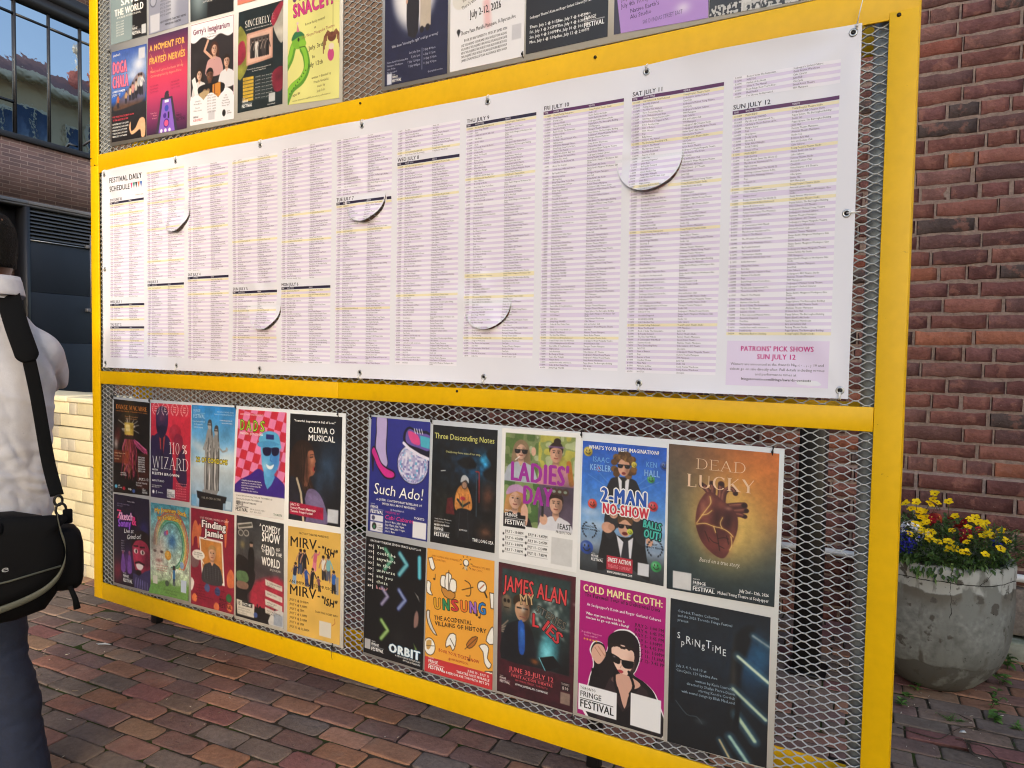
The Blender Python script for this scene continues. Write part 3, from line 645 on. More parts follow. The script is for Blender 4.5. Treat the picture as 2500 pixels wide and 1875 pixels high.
def tie(o, p, mat_, tail=(0, 0, .03), r=.0016, w=.0028, size=.02, up=1):
    """a looped cable tie: p = hole in the sheet, loop passes over the edge into the mesh"""
    x, y, z = p; m = MB()
    m.tube([(x, y-.0005, z), (x, y-.004, z+.3*size*up), (x+.001, y-.004, z+.8*size*up), (x+.001, y+.004, z+1.05*size*up), (x, y+.012, z+.9*size*up), (x, y+.014, z+.3*size*up)], w*.5, 6)
    m.box((x-.0025, y-.0075, z+.45*size*up-.003), (x+.0025, y-.003, z+.45*size*up+.003))
    a = Vector((x, y-.006, z+.45*size*up)); t = Vector(tail); m.tube([a, a+t*.5+Vector((0, -.004, 0)), a+t], [w*.4, w*.35, w*.3], 6)
    m.build('cable_tie', mat_, o)
def backing(q, label, ties, group='white backing sheets of the posters'):
    q = np.array(q, float); c = q.mean(0); o = None; m = MB()
    F = [(p[0]-c[0], -.0040+.004, p[1]-c[1]) for p in q]; Bk = [(p[0]-c[0], .0015+.004, p[1]-c[1]) for p in q]
    m.add(F+Bk, [(0, 1, 2, 3), (7, 6, 5, 4), (0, 4, 5, 1), (1, 5, 6, 2), (2, 6, 7, 3), (3, 7, 4, 0)])
    o = m.build('backing_sheet', M_board, loc=(c[0], -.004, c[1])); tag(o, label, 'backing sheet', group)
    for x, z, up, tl in ties: tie(o, (x-c[0], -.0015, z-c[1]), M_black, tl, up=up)
backing([(.1661-.004, 1.178), (1.5976, 1.1834), (1.5922, .3180), (.1546, .2995)], 'white sheet under the ten posters at the lower left, tied on with black cable ties',
        [(.172, 1.166, 1, (-.006, 0, .012)), (.449, 1.165, 1, (.004, 0, .015)), (1.014, 1.168, 1, (-.004, 0, .02)), (1.566, 1.17, 1, (.01, 0, .022)), (1.545, .328, -1, (.012, -.01, -.045)), (1.000, .322, -1, (.01, 0, -.01))])
backing([(1.7115-.003, 1.186), (3.0988, 1.1785), (3.0963, .3300), (1.6900, .3165)], 'white sheet under the ten posters at the lower right, tied on with black cable ties',
        [(1.722, 1.172, 1, (.004, 0, .012)), (1.986, 1.172, 1, (-.004, 0, .018)), (2.533, 1.166, 1, (.004, 0, .02)), (3.071, 1.160, 1, (.002, 0, .012)), (1.962, .328, -1, (.012, -.006, .004)), (2.522, .328, -1, (-.02, -.006, -.004)), (3.083, .336, -1, (.03, -.004, -.003)), (1.689, .36, 1, (-.012, -.006, .0))])
backing([(.166, 3.22), (1.5725, 3.20), (1.5725, 2.296), (.1595, 2.321)], 'white sheet under the posters at the upper left, its lower corners above the yellow rail', [(.170, 2.73, 1, (-.01, 0, .0))])
backing([(1.755, 2.76), (3.135, 2.755), (3.135, 2.297), (1.755, 2.303)], 'white sheet under the posters at the upper right, the navy poster at its left end', [(2.31, 2.33, -1, (.004, 0, -.005))])

# ---------------------------------------------------------------- the schedule banner
BX0, BX1, BZ0, BZ1 = .108, 3.243, 1.314, 2.214
FL = [(.643, 1.992, .0925), (1.184, 1.580, .094), (1.693, 1.955, .093), (2.199, 1.574, .0885), (2.722, 1.962, .096)]
GRX = [.127+k*.5162 for k in range(7)]
def base_d(x, z):
    x = np.asarray(x, float); z = np.asarray(z, float)
    d = .0065+.0055*vnoise(x+9, z, 3.1, 21)+.0024*vnoise(x+3, z+5, 9, 22)+.0022*np.abs(vnoise(x+z*.7+3, z*.25-x*.1+5, 7, 23)-.5)
    for (gx, gz) in ((GRX[-1], 2.195), (GRX[-1], 1.333), (GRX[0], 1.333), (GRX[0], 2.195)):
        r = np.hypot(x-gx, z-gz); a = np.arctan2(z-gz, x-gx); d = d+.0045*np.exp(-r/.16)*np.sin(a*7)*np.clip(r/.12, 0, 1)**2
    t = np.abs(np.sin(math.pi*(x-GRX[0])/.5162)); d = d+.007*t*np.exp(-(BZ1-z)/.035)*(.5+vnoise(x, z, 4, 5))+.010*t*np.exp(-(z-BZ0)/.04)*(.4+vnoise(x, z, 5, 6))
    for (cx, cz, r) in FL:
        k = np.hypot(x-cx, z-cz); d = d+.0022*np.exp(-((k-r*1.1)/.05)**2)*np.sin(6*np.arctan2(z-cz, x-cx)+cx)
    d = d+.004*np.exp(-((x-2.70-.5*(z-2.05))/.03)**2)*np.exp(-((z-2.08)/.09)**2)       # crease above the last vent
    return d
def flap_d(i, x, z):
    cx, cz, r = FL[i]; t = np.clip((cz-z)/r, 0, 1.1); s_ = (x-cx)/r; k = (1, 1.05, 1.15, .95, 1.2)[i]
    return base_d(x, z)+k*(.0165*t**1.15*(1+.4*s_)+.005*t*(1-s_*s_)) 
def flap_id(x, z):
    f = np.full(np.shape(x), -1)
    for i, (cx, cz, r) in enumerate(FL): f = np.where((z < cz) & (np.hypot(x-cx, z-cz) < r), i, f)
    return f
SHOWS = ["Sincerely, E", "Above The Hospital", "White Man's Indian", "The Remembers", "A Conversation With Myself", "Belly Button", "Hang in there!", "Little Elves", "Songs for Moby Dick", "Tango After Midnight", "The Wounds of Love and Other...", "Hi-rila", "I Belong Here", "1920's Walking Around in A Dream", "Be Change at Works", "Mysteries and Lies", "Jon Bennett: AMERICAN'T", "Assembly Disgusted", "Little Astronaut", "Grey Spaces", "Little One", "Mary, Mary", "NOSTOS", "You Choose: An Improvised...", "A Comedy Show at the End of...", "Book of Goka: The Immaculate...", "Q & I: Another Day", "MOMMIE DOMME", "2-MAN NO-SHOW: Balls Out!", "My Life as an 'Inspirational' Po...", "Potato-Potato Saves The World (?)", "Seasons of Souls", "Will and the Amazingly Obsess...", "By Popular Demand", "Night Journey", "110% Wizard", "Meat Market", "Crucified Woman", "Every Fringe Show You've Ever...", "Finding Jamie", "outside these walls, everyone is...", "State of Balance", "Such Ado!", "The First Vampire", "The Vine That Withers", "A Non-Canonical Musical Adven...", "Catching a Cheese Pervert: A Fri...", "SHORT KING", "Coline & Cher: Divine Divas", "Cult Following", "Fray", "All-Star Stand-Up Comedy Show", "The Improper Identity", "Patient B: A love story", "First Kiss", "In Search Of...", "Jimmy Hogg: MASHED", "Six Trees", "Love, Shakespeare and Rope", "Three Descending Notes", "Evie & Alfie: A Very British Lov...", "Harlem of the North", "Spiritual Bird is Trapped in Para...", "UNSUNG: The Accidental Vill...", "Orbit", "Many Happy Returns", "Deadly Lucky", "Olivia O. The Musical", "Danse Macabre", "Echoes of You"]
YSH = ["Cinema Feeling Shakespeare", "Old Fashioned & New-Fashioned", "Gerry's Imaginarium", "The Everlasting Friendship of B...", "MASH KIDS!", "My Journey Back to ChinSang"]
VEN = ["Soulpepper's Garland Cabaret", "Soulpepper's Michael Young Theatre", "Soulpepper's RBC Finance Studio", "Soulpepper's Weyni Mengesha Theatre", "Tarragon Theatre Mainspace", "Factory Theatre Mainspace", "Factory Theatre Studio", "Alumnae Theatre Mainspace", "VideoCabaret - DT Theatre", "Sweet Action Theatre", "Native Earth's Aki Studio", "TPM Mainspace", "Ollie Quinn", "Puppy Sphere, The Burroughes Building", "Arts and Letters Club", "Cake Cabaret", "Jamii Hub", "Studio 162", "Geary Avenue Warehouse", "CineCycle", "B Street Arts Hub", "Native Earth's Minigtoon Workspace Gizo"]
YVEN = "Young People's Theatre Studio"
def banner():
    root = empty('banner', (1.675, -.004, 1.764), 'long white vinyl banner printed with the festival daily schedule, wind vents cut in it', 'banner'); O = np.array([1.675, -.004, 1.764])
    # sheet: triangulated with the vent arcs cut through
    rg = np.random.default_rng(3); nx, nz_ = 392, 113; xs = np.linspace(BX0, BX1, nx); zs = np.linspace(BZ0, BZ1, nz_); pts = []
    for z in zs:
        for x in xs:
            if all(abs(math.hypot(x-cx, z-cz)-r) > .004 or z > cz+.006 for cx, cz, r in FL): pts.append((x, z))
    ed = []; arcs = []
    for (cx, cz, r) in FL:
        a0 = len(pts); n = 48
        for k in range(n+1): an = math.pi+math.pi*k/n; pts.append((cx+r*math.cos(an), cz+r*math.sin(an)))
        ed += [(a0+k, a0+k+1) for k in range(n)]; arcs.append((a0, a0+n))
    R_ = delaunay_2d_cdt([Vector(p) for p in pts], ed, [], 0, 1e-6); P = np.array([tuple(v) for v in R_[0]]); T = np.array([f for f in R_[2]])
    a, b_, c = P[T[:, 0]], P[T[:, 1]], P[T[:, 2]]; ar = (b_[:, 0]-a[:, 0])*(c[:, 1]-a[:, 1])-(b_[:, 1]-a[:, 1])*(c[:, 0]-a[:, 0]); T[ar < 0] = T[ar < 0][:, ::-1]
    cen = (a+b_+c)/3; fid = flap_id(cen[:, 0], cen[:, 1]); WH = lin(hx('e1e2ec'))
    def P3(x, z, f, e):
        y = -(base_d(x, z) if f < 0 else flap_d(f, x, z))-e; return np.stack([x, y-.0, z], 1)-[O[0], O[1], O[2]]+[0, -.002, 0]
    tg = {}
    for f in range(-1, 5):
        m = MB(); tt = T[fid == f]; us, inv = np.unique(tt, return_inverse=True); m.addarr(P3(P[us, 0], P[us, 1], f, 0), inv.reshape(-1, 3)); m.C[-1][:] = WH; tg[f] = m
    def art(V2, F, col, e):
        """flat art quads/tris: split by where their middle falls"""
        fa = flap_id(V2[:, 0], V2[:, 1])[F]; fi = np.where((fa == fa[:, :1]).all(1), fa[:, 0], -2)
        for f in np.unique(fi):
            if f == -2: continue
            FF = F[fi == f]; us, inv = np.unique(FF, return_inverse=True); tg[f].addarr(P3(V2[us, 0], V2[us, 1], f, e), inv.reshape(-1, F.shape[1]), 0, col)
    def bar(x0, x1, z0, z1, c, e=.0003):
        n = max(2, int((x1-x0)/.0042)); X = np.linspace(x0, x1, n+1); k = max(1, int((z1-z0)/.02)); Z = np.linspace(z0, z1, k+1)
        V = np.array([(x, z) for z in Z for x in X]); F = np.array([(j*(n+1)+i, j*(n+1)+i+1, (j+1)*(n+1)+i+1, (j+1)*(n+1)+i) for j in range(k) for i in range(n)]); art(V, F, lin(hx(c)), e)
    acc = {}
    def text(s, x, z, h, c='1c1a22', b=0, w=None, sx=.82, al='l', res=1, e=.0006, tr=0):
        g, W = run(s, b, res, tr); k = min(sx, w/(W*h)) if w else sx; off = -W*k*h*{'l': 0, 'c': .5, 'r': 1}[al]
        for V, Tt in g:
            v = V*[k*h, h]+[x+off, z]; m_ = v.mean(0); f = int(flap_id(m_[0], m_[1])); acc.setdefault((f, c, e), []).append((v, Tt))
    r_ = random.Random(11); LAV, WHT, YEL, DK = 'dbd0ea', 'ebe9f3', 'ece3bf', '2c2640'
    def section(ci, title, zb):
        x0 = .1665+.2779*ci; x1 = x0+.2535; dk = DK if ci < 8 else '5a2c5c'
        bar(x0, x1, zb-.0048, zb+.0048, dk); text(title, x0+.001, zb+.0085, .0115, DK, b=.02, sx=.95, res=2); 
        for t, dx in (('TIME', .003), ('SHOW TITLE', .033), ('VENUE', .146)): text(t, x0+dx, zb-.0024, .0048, 'e8e4f0', b=.02)
    def rows(ci, zt, zb, t0=10):
        x0 = .1665+.2779*ci; x1 = x0+.2535; z = zt; k = 0; n = max(1, int((zt-zb)/.00815)); mins = t0*60
        while z > zb+.004:
            big = r_.random() < .035; ye = r_.random() < .045 or (k == 0 and t0 == 11); h = .00815*(1.6 if big else 1)
            if z-h < zb-.002: h = .00815
            bar(x0, x1, z-h+.0002, z-.0002, YEL if ye else (LAV if k % 2 else WHT)); mins += r_.choice([0, 0, 5, 10, 15]) if mins < 23*60 else 0
            hh = (mins//60-1) % 12+1; zt_ = z-h*.5-.0022
            text('%d:%02d%s' % (hh, mins % 60//15*15, 'PM' if mins >= 720 else 'AM'), x0+.004, zt_, .0045, '35313f'); text(r_.choice(YSH if ye else SHOWS), x0+.033, zt_, .0047, w=.108)
            if big: text(VEN[-1], x0+.146, z-.0062, .0046, w=.105); text('Studio', x0+.146, z-.0118, .0046)
            else: text(YVEN if ye else r_.choice(VEN[:-1]), x0+.146, zt_, .0047, w=.104)
            z -= h; k += 1
    text('FESTIVAL DAILY', .1668, 2.152, .0225, '17151c', b=.028, w=.243, sx=2, res=3); text('SCHEDULE', .1668, 2.1135, .0225, '17151c', b=.028, w=.152, sx=2, res=3)
    for i, c in enumerate(('d0487c', '3a8a7a', '2a3a4a', 'e0805a', '3a70c0')): x = .323+i*.0175; art(np.array([(x, 2.138), (x+.0085, 2.112), (x+.016, 2.138)]), np.array([(0, 1, 2)]), lin(hx(c)), .0004)
    text('PATRONS PICK   KIDSFEST', .417, 2.0795, .004, '6a5a20', al='r')
    for ci, segs in enumerate([[('R', 2.0535, 1.633), ('TUE JUNE 30', 2.0605), ('WED JULY 1', 1.6005), ('R', 1.5945, 1.529), ('THU JULY 2', 1.4978), ('R', 1.4915, 1.364)],
            [('R', 2.170, 1.709), ('FRI JULY 3', 1.681), ('R', 1.6745, 1.368)], [('R', 2.1615, 1.7295), ('SAT JULY 4', 1.7016), ('R', 1.695, 1.363)], [('R', 2.156, 1.665), ('SUN JULY 5', 1.634), ('R', 1.6275, 1.361)],
            [('R', 2.165, 1.6705), ('MON JULY 6', 1.642), ('R', 1.6355, 1.3655)], [('R', 2.162, 1.965), ('TUE JULY 7', 1.935), ('R', 1.9285, 1.366)], [('R', 2.156, 2.069), ('WED JULY 8', 2.043), ('R', 2.0365, 1.365)],
            [('THU JULY 9', 2.132), ('R', 2.1255, 1.394)], [('FRI JULY 10', 2.129), ('R', 2.1225, 1.364)], [('SAT JULY 11', 2.125), ('R', 2.1185, 1.36)], [('R', 2.138, 2.083), ('SUN JULY 12', 2.046), ('R', 2.0395, 1.469)]]):
        fresh = False
        for sg in segs:
            if sg[0] == 'R': rows(ci, sg[1], sg[2], 11 if fresh or (ci == 0 and sg[1] > 2) else 17)
            else: section(ci, *sg); fresh = True
    bar(2.949, 3.197, 1.338, 1.4545, 'dcd0ea'); text("PATRONS' PICK SHOWS", 3.073, 1.428, .0125, 'c02a86', b=.035, al='c', w=.178, sx=2, res=2); text('SUN JULY 12', 3.073, 1.4075, .0125, 'c02a86', b=.035, al='c', w=.094, sx=2, res=2)
    for i, (t, w_) in enumerate((('Winners are announced at the Awards Night on July 10 and', .226), ('tickets go on sale directly after. Full details including venues', .23), ('and performance times at', .1), ('fringetoronto.com/fringe/awards-contests', .17))): text(t, 3.073, 1.391-i*.0128, .0066, '2a2730', al='c', w=w_, sx=2, b=.025 if i == 3 else 0)
    for (f, c, e), L in acc.items():
        Vs = []; Ts = []; n0 = 0
        for v, t in L: Vs.append(v); Ts.append(t+n0); n0 += len(v)
        V2 = np.concatenate(Vs); tg[f].addarr(P3(V2[:, 0], V2[:, 1], f, e), np.concatenate(Ts), 0, lin(hx(c)))
    for f, m in tg.items():
        o = m.build('vinyl_sheet' if f < 0 else 'wind_vent_flap', M_vinyl, root)
    Mg = mat('grommet_nickel', 'b8babc', .3, .8)
    sp = [(x, 2.195) for x in GRX]+[(x, 1.334) for x in GRX]+[(GRX[0], 1.765), (GRX[-1], 1.765)]
    for i, (x, z) in enumerate(sp):
        y = -float(base_d(x, z))+O[1]*0-.0025; m = MB()
        n = 20; rings = []
        for (rr, yy) in ((.0050, .0), (.0052, -.0016), (.0075, -.0022), (.0098, -.0014), (.0103, .0)): rings.append([(x-O[0]+rr*math.cos(2*math.pi*k/n), y+yy-O[1], z-O[2]+rr*math.sin(2*math.pi*k/n)) for k in range(n)])
        m.loft(rings, cap=False); go = m.build('grommet', Mg, root, smooth=True)
        m = MB(); m.tube([(x-O[0], y-O[1]-.0008, z-O[2]), (x-O[0], y-O[1]-.001, z-O[2])], .0051, 16); m.build('eyelet_hole', M_black, go)
        if i in (6,): tie(root, (x-O[0]+.008, y-O[1]-.001, z-O[2]+.004), M_white_pl, (.012, -.01, .055), w=.0035, size=.02)
        elif i < 7: tie(root, (x-O[0], y-O[1]-.001, z-O[2]+.004), M_white_pl, (.002, 0, .004), w=.004, size=.017)
        elif i < 14: tie(root, (x-O[0], y-O[1]-.001, z-O[2]-.004), M_white_pl, (-.002, 0, -.01), w=.004, size=.017, up=-1)
        else:
            s_ = -1 if i == 14 else 1; m = MB(); m.tube([(x-O[0], y-O[1]-.001, z-O[2]), (x-O[0]+s_*.012, y-O[1]-.004, z-O[2]+.001), (x-O[0]+s_*.03, y-O[1]+.006, z-O[2]+.003)], .0018, 6); m.build('cable_tie', M_white_pl, root)
banner()
# ---------------------------------------------------------------- the posters
GL, GR, GU, GV = 'posters of the lower left sheet', 'posters of the lower right sheet', 'posters of the upper left sheet', 'posters of the upper right sheet'
Q = {}
def q4(*a): return [(a[i], a[i+1]) for i in range(0, 8, 2)]
W_ = 'f4f4f2'
def dates(n, seed=1):
    r_ = random.Random(seed); return ['JULY %d - %d:%02dPM' % (2+i+(i > 3), r_.randint(1, 9), r_.choice([0, 15, 30, 45])) for i in range(n)]
def p_macabre():
    p = Paper(q4(.1744, 1.1694, .4463, 1.1653, .4366, .7488, .1633, .7363), '15110f', 70)
    p.gl(42, 30, 22, 40, '6b5428', .55); p.gl(12, 58, 9, 14, '6a2a22', .8); p.gl(8, 72, 6, 8, 'c9b8b0', .8)
    r_ = random.Random(3)
    for i in range(46):
        x = r_.gauss(46, 9); c = r_.choice(['b8405c', '8e2a44', 'd06a80', '6a2418', 'a85a3a']); p.st([(x*.4+27, 55+r_.uniform(0, 8)), (x, 75+r_.uniform(0, 20)), (x+r_.gauss(0, 8), 98+r_.uniform(0, 32))], r_.uniform(.9, 2), c)
    for i in range(14): p.st([(55, 62), (72+r_.uniform(-6, 6), 72+r_.uniform(-5, 5)), (90+r_.uniform(-10, 4), 80+r_.uniform(-4, 6))], 1.6, r_.choice(['c04a78', '9a2e56', 'd87aa0']))
    for i in range(40): p.st([(44, 44), (44+r_.gauss(0, 14), 42+r_.gauss(0, 7))], .9, 'd8d2c8')
    p.rc(32, 36, 56, 56, 'cfae4e'); p.rc(35, 39, 46, 50, 'ecd48c'); p.rc(48, 40, 55, 54, 'b8963a'); p.rc(32, 57, 58, 63, '3a2a20')
    p.rc(2, 82, 44, 103, '8a3a1c', .65); p.rc(66, 84, 98, 142, '5a2416', .6)
    p.tx('DANSE MACABRE', 50, 15, 7.2, 'e08a38', 'c', 86, f='s'); p.tx('A MUSICAL DANCE OF DEATH FOR PUPPETS', 50, 19, 1.8, 'd0803a', 'c', 88)
    p.para(['Written and directed with the', 'Company of the Ensemble'], 50, 27, 2.2, 'c88a5a', al='c'); p.para(['A puppet theatre show', 'for adults with', 'live music'], 4, 88, 2.4, 'f0c8a0', 2)
    p.para(['JULY 2 9:00', 'JULY 4 2:30', 'JULY 5 7:15', 'JULY 7 5:45', 'JULY 9 8:00', 'JULY 10 6:00', 'JULY 12 4:45'], 70, 92, 2.5, W_, 1.5, b=.03); p.tx('JULY 2 - 12', 72, 128, 4, W_, w=26, b=.02); p.para(['FACTORY THEATRE', 'TORONTO'], 64, 134, 2.6, W_)
    p.para(['110 MINUTES', 'ONE INTERVAL'], 20, 120, 2, W_)
    for x, y, c in ((5, 140, '5aa8c8'), (28, 142, 'b82838'), (55, 145, '4a68b0')): p.el(x+3, y+2, 4, 3, c)
    p.para(['ARTS', 'COUNCIL'], 14, 141, 2, W_); p.tx('Pulp', 44, 146, 3.4, W_, b=.03); p.fringe(82, 149, 14, W_)
    p.build('poster', 'dark poster of a masked figure in pink rags, titled DANSE MACABRE', GL, ph=0.25)
def laurel(p, cx, cy, r, c, t):
    for sx in (-1, 1):
        for a in range(-60, 61, 20): p.el(cx+sx*r*math.cos(R(a)), cy+r*1.1*math.sin(R(a)), r*.17, r*.1, c, rot=sx*(a+60))
    p.para(t, cx, cy-r*.35, r*.26, c, 1.6, al='c', b=.02)
def p_wizard():
    p = Paper(q4(.4532, 1.1656, .7309, 1.1691, .7182, .754, .4475, .747), [(0, 'd23048'), (.6, 'c42a44'), (1, 'b8284a')], 76)
    p.pg([(0, 152), (0, 62), (10, 52), (22, 47), (40, 50), (50, 60), (56, 90), (52, 152)], '2c2148', sm=4); p.pg([(22, 47), (30, 50), (38, 48), (33, 80), (25, 72)], 'b8403c', a=.9); p.st([(30, 53), (30, 92)], 5, '221a3a')
    p.pg([(14, 30), (15, 12), (28, 4), (42, 10), (44, 30), (40, 46), (28, 56), (17, 46)], '30244c', sm=5); p.gl(29, 22, 9, 10, '6a3a58', .8); p.pg([(14, 28), (20, 36), (29, 34), (40, 36), (44, 26), (40, 46), (28, 56), (17, 46)], '241b3c', sm=4)
    p.el(62, 46, 15, 14, 'a8243c'); p.gl(58, 42, 8, 8, 'c8405a', .6); p.pg([(60, 62), (60, 52), (66, 46), (76, 48), (82, 58), (92, 118), (84, 128), (74, 122)], '8e2240', sm=4); p.pg([(66, 90), (84, 70), (92, 118), (86, 130), (66, 118)], '2c2148', a=.9, sm=3)
    for i, x in enumerate((13, 37, 60, 84)): laurel(p, x, 9, 8.5, 'f6dcd8', ['Critics', 'Best', 'Magic'])
    p.tx('110', 47, 79, 18, W_, w=27, f='t'); p.tx('%', 80, 77, 14, W_, w=12); p.tx('WIZARD', 4, 104, 19, W_, w=92, f='t'); p.tx('WITH', 4, 108.5, 2.9, W_, b=.02, w=15); p.tx('KEITH BROWN', 4, 115, 4.3, W_, b=.03, w=70)
    p.tx('AKI STUDIO', 4, 126, 3, W_, w=32, b=.02); p.para(['Daniels Spectrum Building', '585 DUNDAS ST E'], 3, 133, 1.9, W_); p.el(7, 143, 3, 3, W_); p.tx('f', 14, 145.5, 5, W_, b=.03); p.tx('@keithtalks', 19, 144, 2.2, W_)
    p.fringe(44, 148, 18, '1c1830', W_); p.para(['TU, JUNE 30 @ 9:30 PM', 'FR, JULY 3 @ 11:45 PM', 'SU, JULY 5 @ 1:15 PM', 'TU, JULY 7 @ 7:15 PM', 'WE, JULY 8 @ 2:00 PM', 'FR, JULY 10 @ 5:15 PM', 'SU, JULY 12 @ 3:00 PM'], 66, 126, 2, 'ff9aa4', 1.95)
    p.build('poster', 'red poster of a bearded man in a navy suit, lettered 110% WIZARD', GL, ph=0.12)
def p_statue():
    p = Paper(q4(.7345, 1.171, 1.011, 1.1743, .9888, .7476, .7253, .7414), [(0, '2a8ad8'), (.35, '6aaee2'), (.62, 'c4d6e2'), (1, '8ab0d0')], 80)
    p.nz(.05, .12, 3); p.gl(20, 62, 30, 8, 'd4e2ee', .7, 20); p.gl(85, 75, 30, 12, 'e0e8ee', .7, -10); p.gl(15, 105, 22, 10, 'b8c8d4', .6)
    r_ = random.Random(5)
    for (x0, w, y0, sh) in ((43, 13, 30, 0), (58, 12, 38, 3)):
        p.pg([(x0-w*.45, y0+8), (x0, y0+3), (x0+w*.5, y0+8), (x0+w*.75, y0+32), (x0+w*.62, 126), (x0-w*.8, 126), (x0-w*.72, y0+32)], '8c8e90', sm=4)
        for i in range(16):
            x = x0+r_.uniform(-.6, .6)*w; p.st([(x, y0+14+r_.uniform(0, 20)), (x+r_.uniform(-3, 3), 80), (x+r_.uniform(-3, 3), 124)], r_.uniform(.6, 1.5), r_.choice(['46484a', 'c2c4c6', '5c5e60', 'd8dadc', '333537']))
        p.el(x0, y0-2, 4.6, 6.6, 'a8a9aa'); p.pg([(x0-5, y0-1), (x0-3, y0-9), (x0+4, y0-8), (x0+6, y0+12), (x0+4, y0+12), (x0+3, y0-3), (x0-3, y0-4)], '3c3c3e', sm=3); p.st([(x0-4, y0-2), (x0+3, y0-2)], 1.6, '2a2a2c')
    p.st([(64, 60), (74, 66), (82, 64)], 2.6, '9a9c9e'); p.st([(36, 50), (30, 64), (44, 68)], 3, '9a9c9e'); p.el(83, 62, 2.4, 3, 'b0b2b4'); p.el(31, 127, 3, 2, '9a9c9e')
    p.pg([(14, 128), (86, 132), (84, 141), (78, 142), (78, 152), (21, 152), (21, 140), (16, 138)], '1c1d20'); p.tx('FAIL AS OLD AS TIME', 50, 138.5, 3, 'b8b4a8', 'c', 46, f='s')
    p.ol('2% OF CONDOMS', 12, 84.5, 7.2, 'f2e22a', '22201a', .7, w=74, b=.015, tr=.02); p.fringe(4, 19, 28, 'a8d4f4'); p.para(['Created and performed', 'by the ensemble', 'with the company'], 17, 25, 2.3, 'd4e8f8', 1.9, al='c'); p.para(['WEDNESDAY MATINEE STAGES', 'TARRAGON THEATRE EXTRA SPACE'], 96, 9, 2, 'b8dcf6', 1.9, al='r'); p.para(['A new comedy written for', 'anyone under a statue'], 94, 21, 2, W_, 1.9, al='r')
    p.rc(2, 134, 14, 150, '7ab4dc'); p.rc(84, 138, 97, 150, 'b8d4e8')
    p.build('poster', 'sky blue poster with two grey statues on a black pedestal and yellow lettering', GL, ph=0.12)
def p_sketchy():
    p = Paper(q4(.1686, .7286, .4365, .7323, .4407, .3164, .1663, .3109), [(0, '1e1930'), (.5, '18142a'), (1, '120f1c')], 70)
    p.gl(40, 112, 16, 18, '6a3a8c', .9); p.gl(10, 130, 14, 20, '7a2438', .9); p.gl(85, 50, 12, 12, '2a2a70', .8)
    p.ol('Z', 10, 40, 14, 'e03a70', '7a1838', .5, b=.03); p.ol('Sketch', 16, 42, 12, 'f0b4d4', '6a2a78', 1.2, w=40, b=.05, rot=-3); p.ol('Sonny', 14, 54, 12, 'a05ad8', '3a1a6a', 1.2, w=36, b=.05, rot=-4); p.ol('&', 52, 47, 14, 'e83a84', '7a1840', .8, b=.04)
    p.tx('Live at', 30, 63, 7, W_, w=26, sh=.25, rot=-5); p.tx('Grind on!', 38, 73, 7.5, W_, w=40, sh=.25, rot=-8)
    p.para(['Andrew Adelle'], 50, 10, 2.4, 'd8d4e0', al='c'); p.para(['WITH A NEW COMEDY TEAM', 'EVERY NIGHT'], 10, 16, 2, 'a090b0', 1.8); p.para(['JULY 3', 'JULY 5', 'JULY 7', 'JULY 9', 'JULY 12'], 22, 78, 2.2, 'c8c0d4', 1.9)
    p.pg([(52, 84), (58, 68), (80, 62), (98, 70), (100, 125), (84, 132), (66, 128), (56, 110)], 'a82a48', sm=5); p.gl(68, 95, 10, 16, 'd83a60', .7); p.gl(92, 105, 14, 22, '5a1430', .9); p.pg([(50, 84), (54, 62), (80, 54), (100, 62), (100, 84), (92, 74), (76, 70), (60, 74)], '1a1014', sm=4)
    for x in (62, 80): p.el(x, 90, 6, 4, 'e8d8d0'); p.el(x+1, 90, 2.4, 3, '140c0c'); p.st([(x-6, 82), (x+6, 81)], 2.4, '1a0e10')
    p.pg([(62, 112), (72, 110), (82, 112), (76, 120), (66, 119)], 'f4e8e2', sm=3); p.st([(60, 110), (70, 107), (84, 110)], 3, '1a0c10'); p.pg([(62, 122), (76, 122), (74, 132), (66, 132)], '1a0c10', sm=3)
    p.pg([(54, 128), (70, 130), (100, 116), (100, 152), (58, 152)], '3a3460', sm=2)
    for i in range(6): p.st([(62+i*6, 134+i), (58+i*7, 152)], 1.4, '8a86b8')
    for x in (26, 44): p.pg([(x-6, 128), (x-4, 104), (x, 96), (x+4, 106), (x+6, 128)], '7a4aa0', sm=3); p.el(x, 96, 3, 4, '8a4a6a')
    p.fringe(26, 146, 26, W_); p.build('poster', 'dark poster with pink and purple bubble lettering above a red grinning face', GL, ph=0.2)
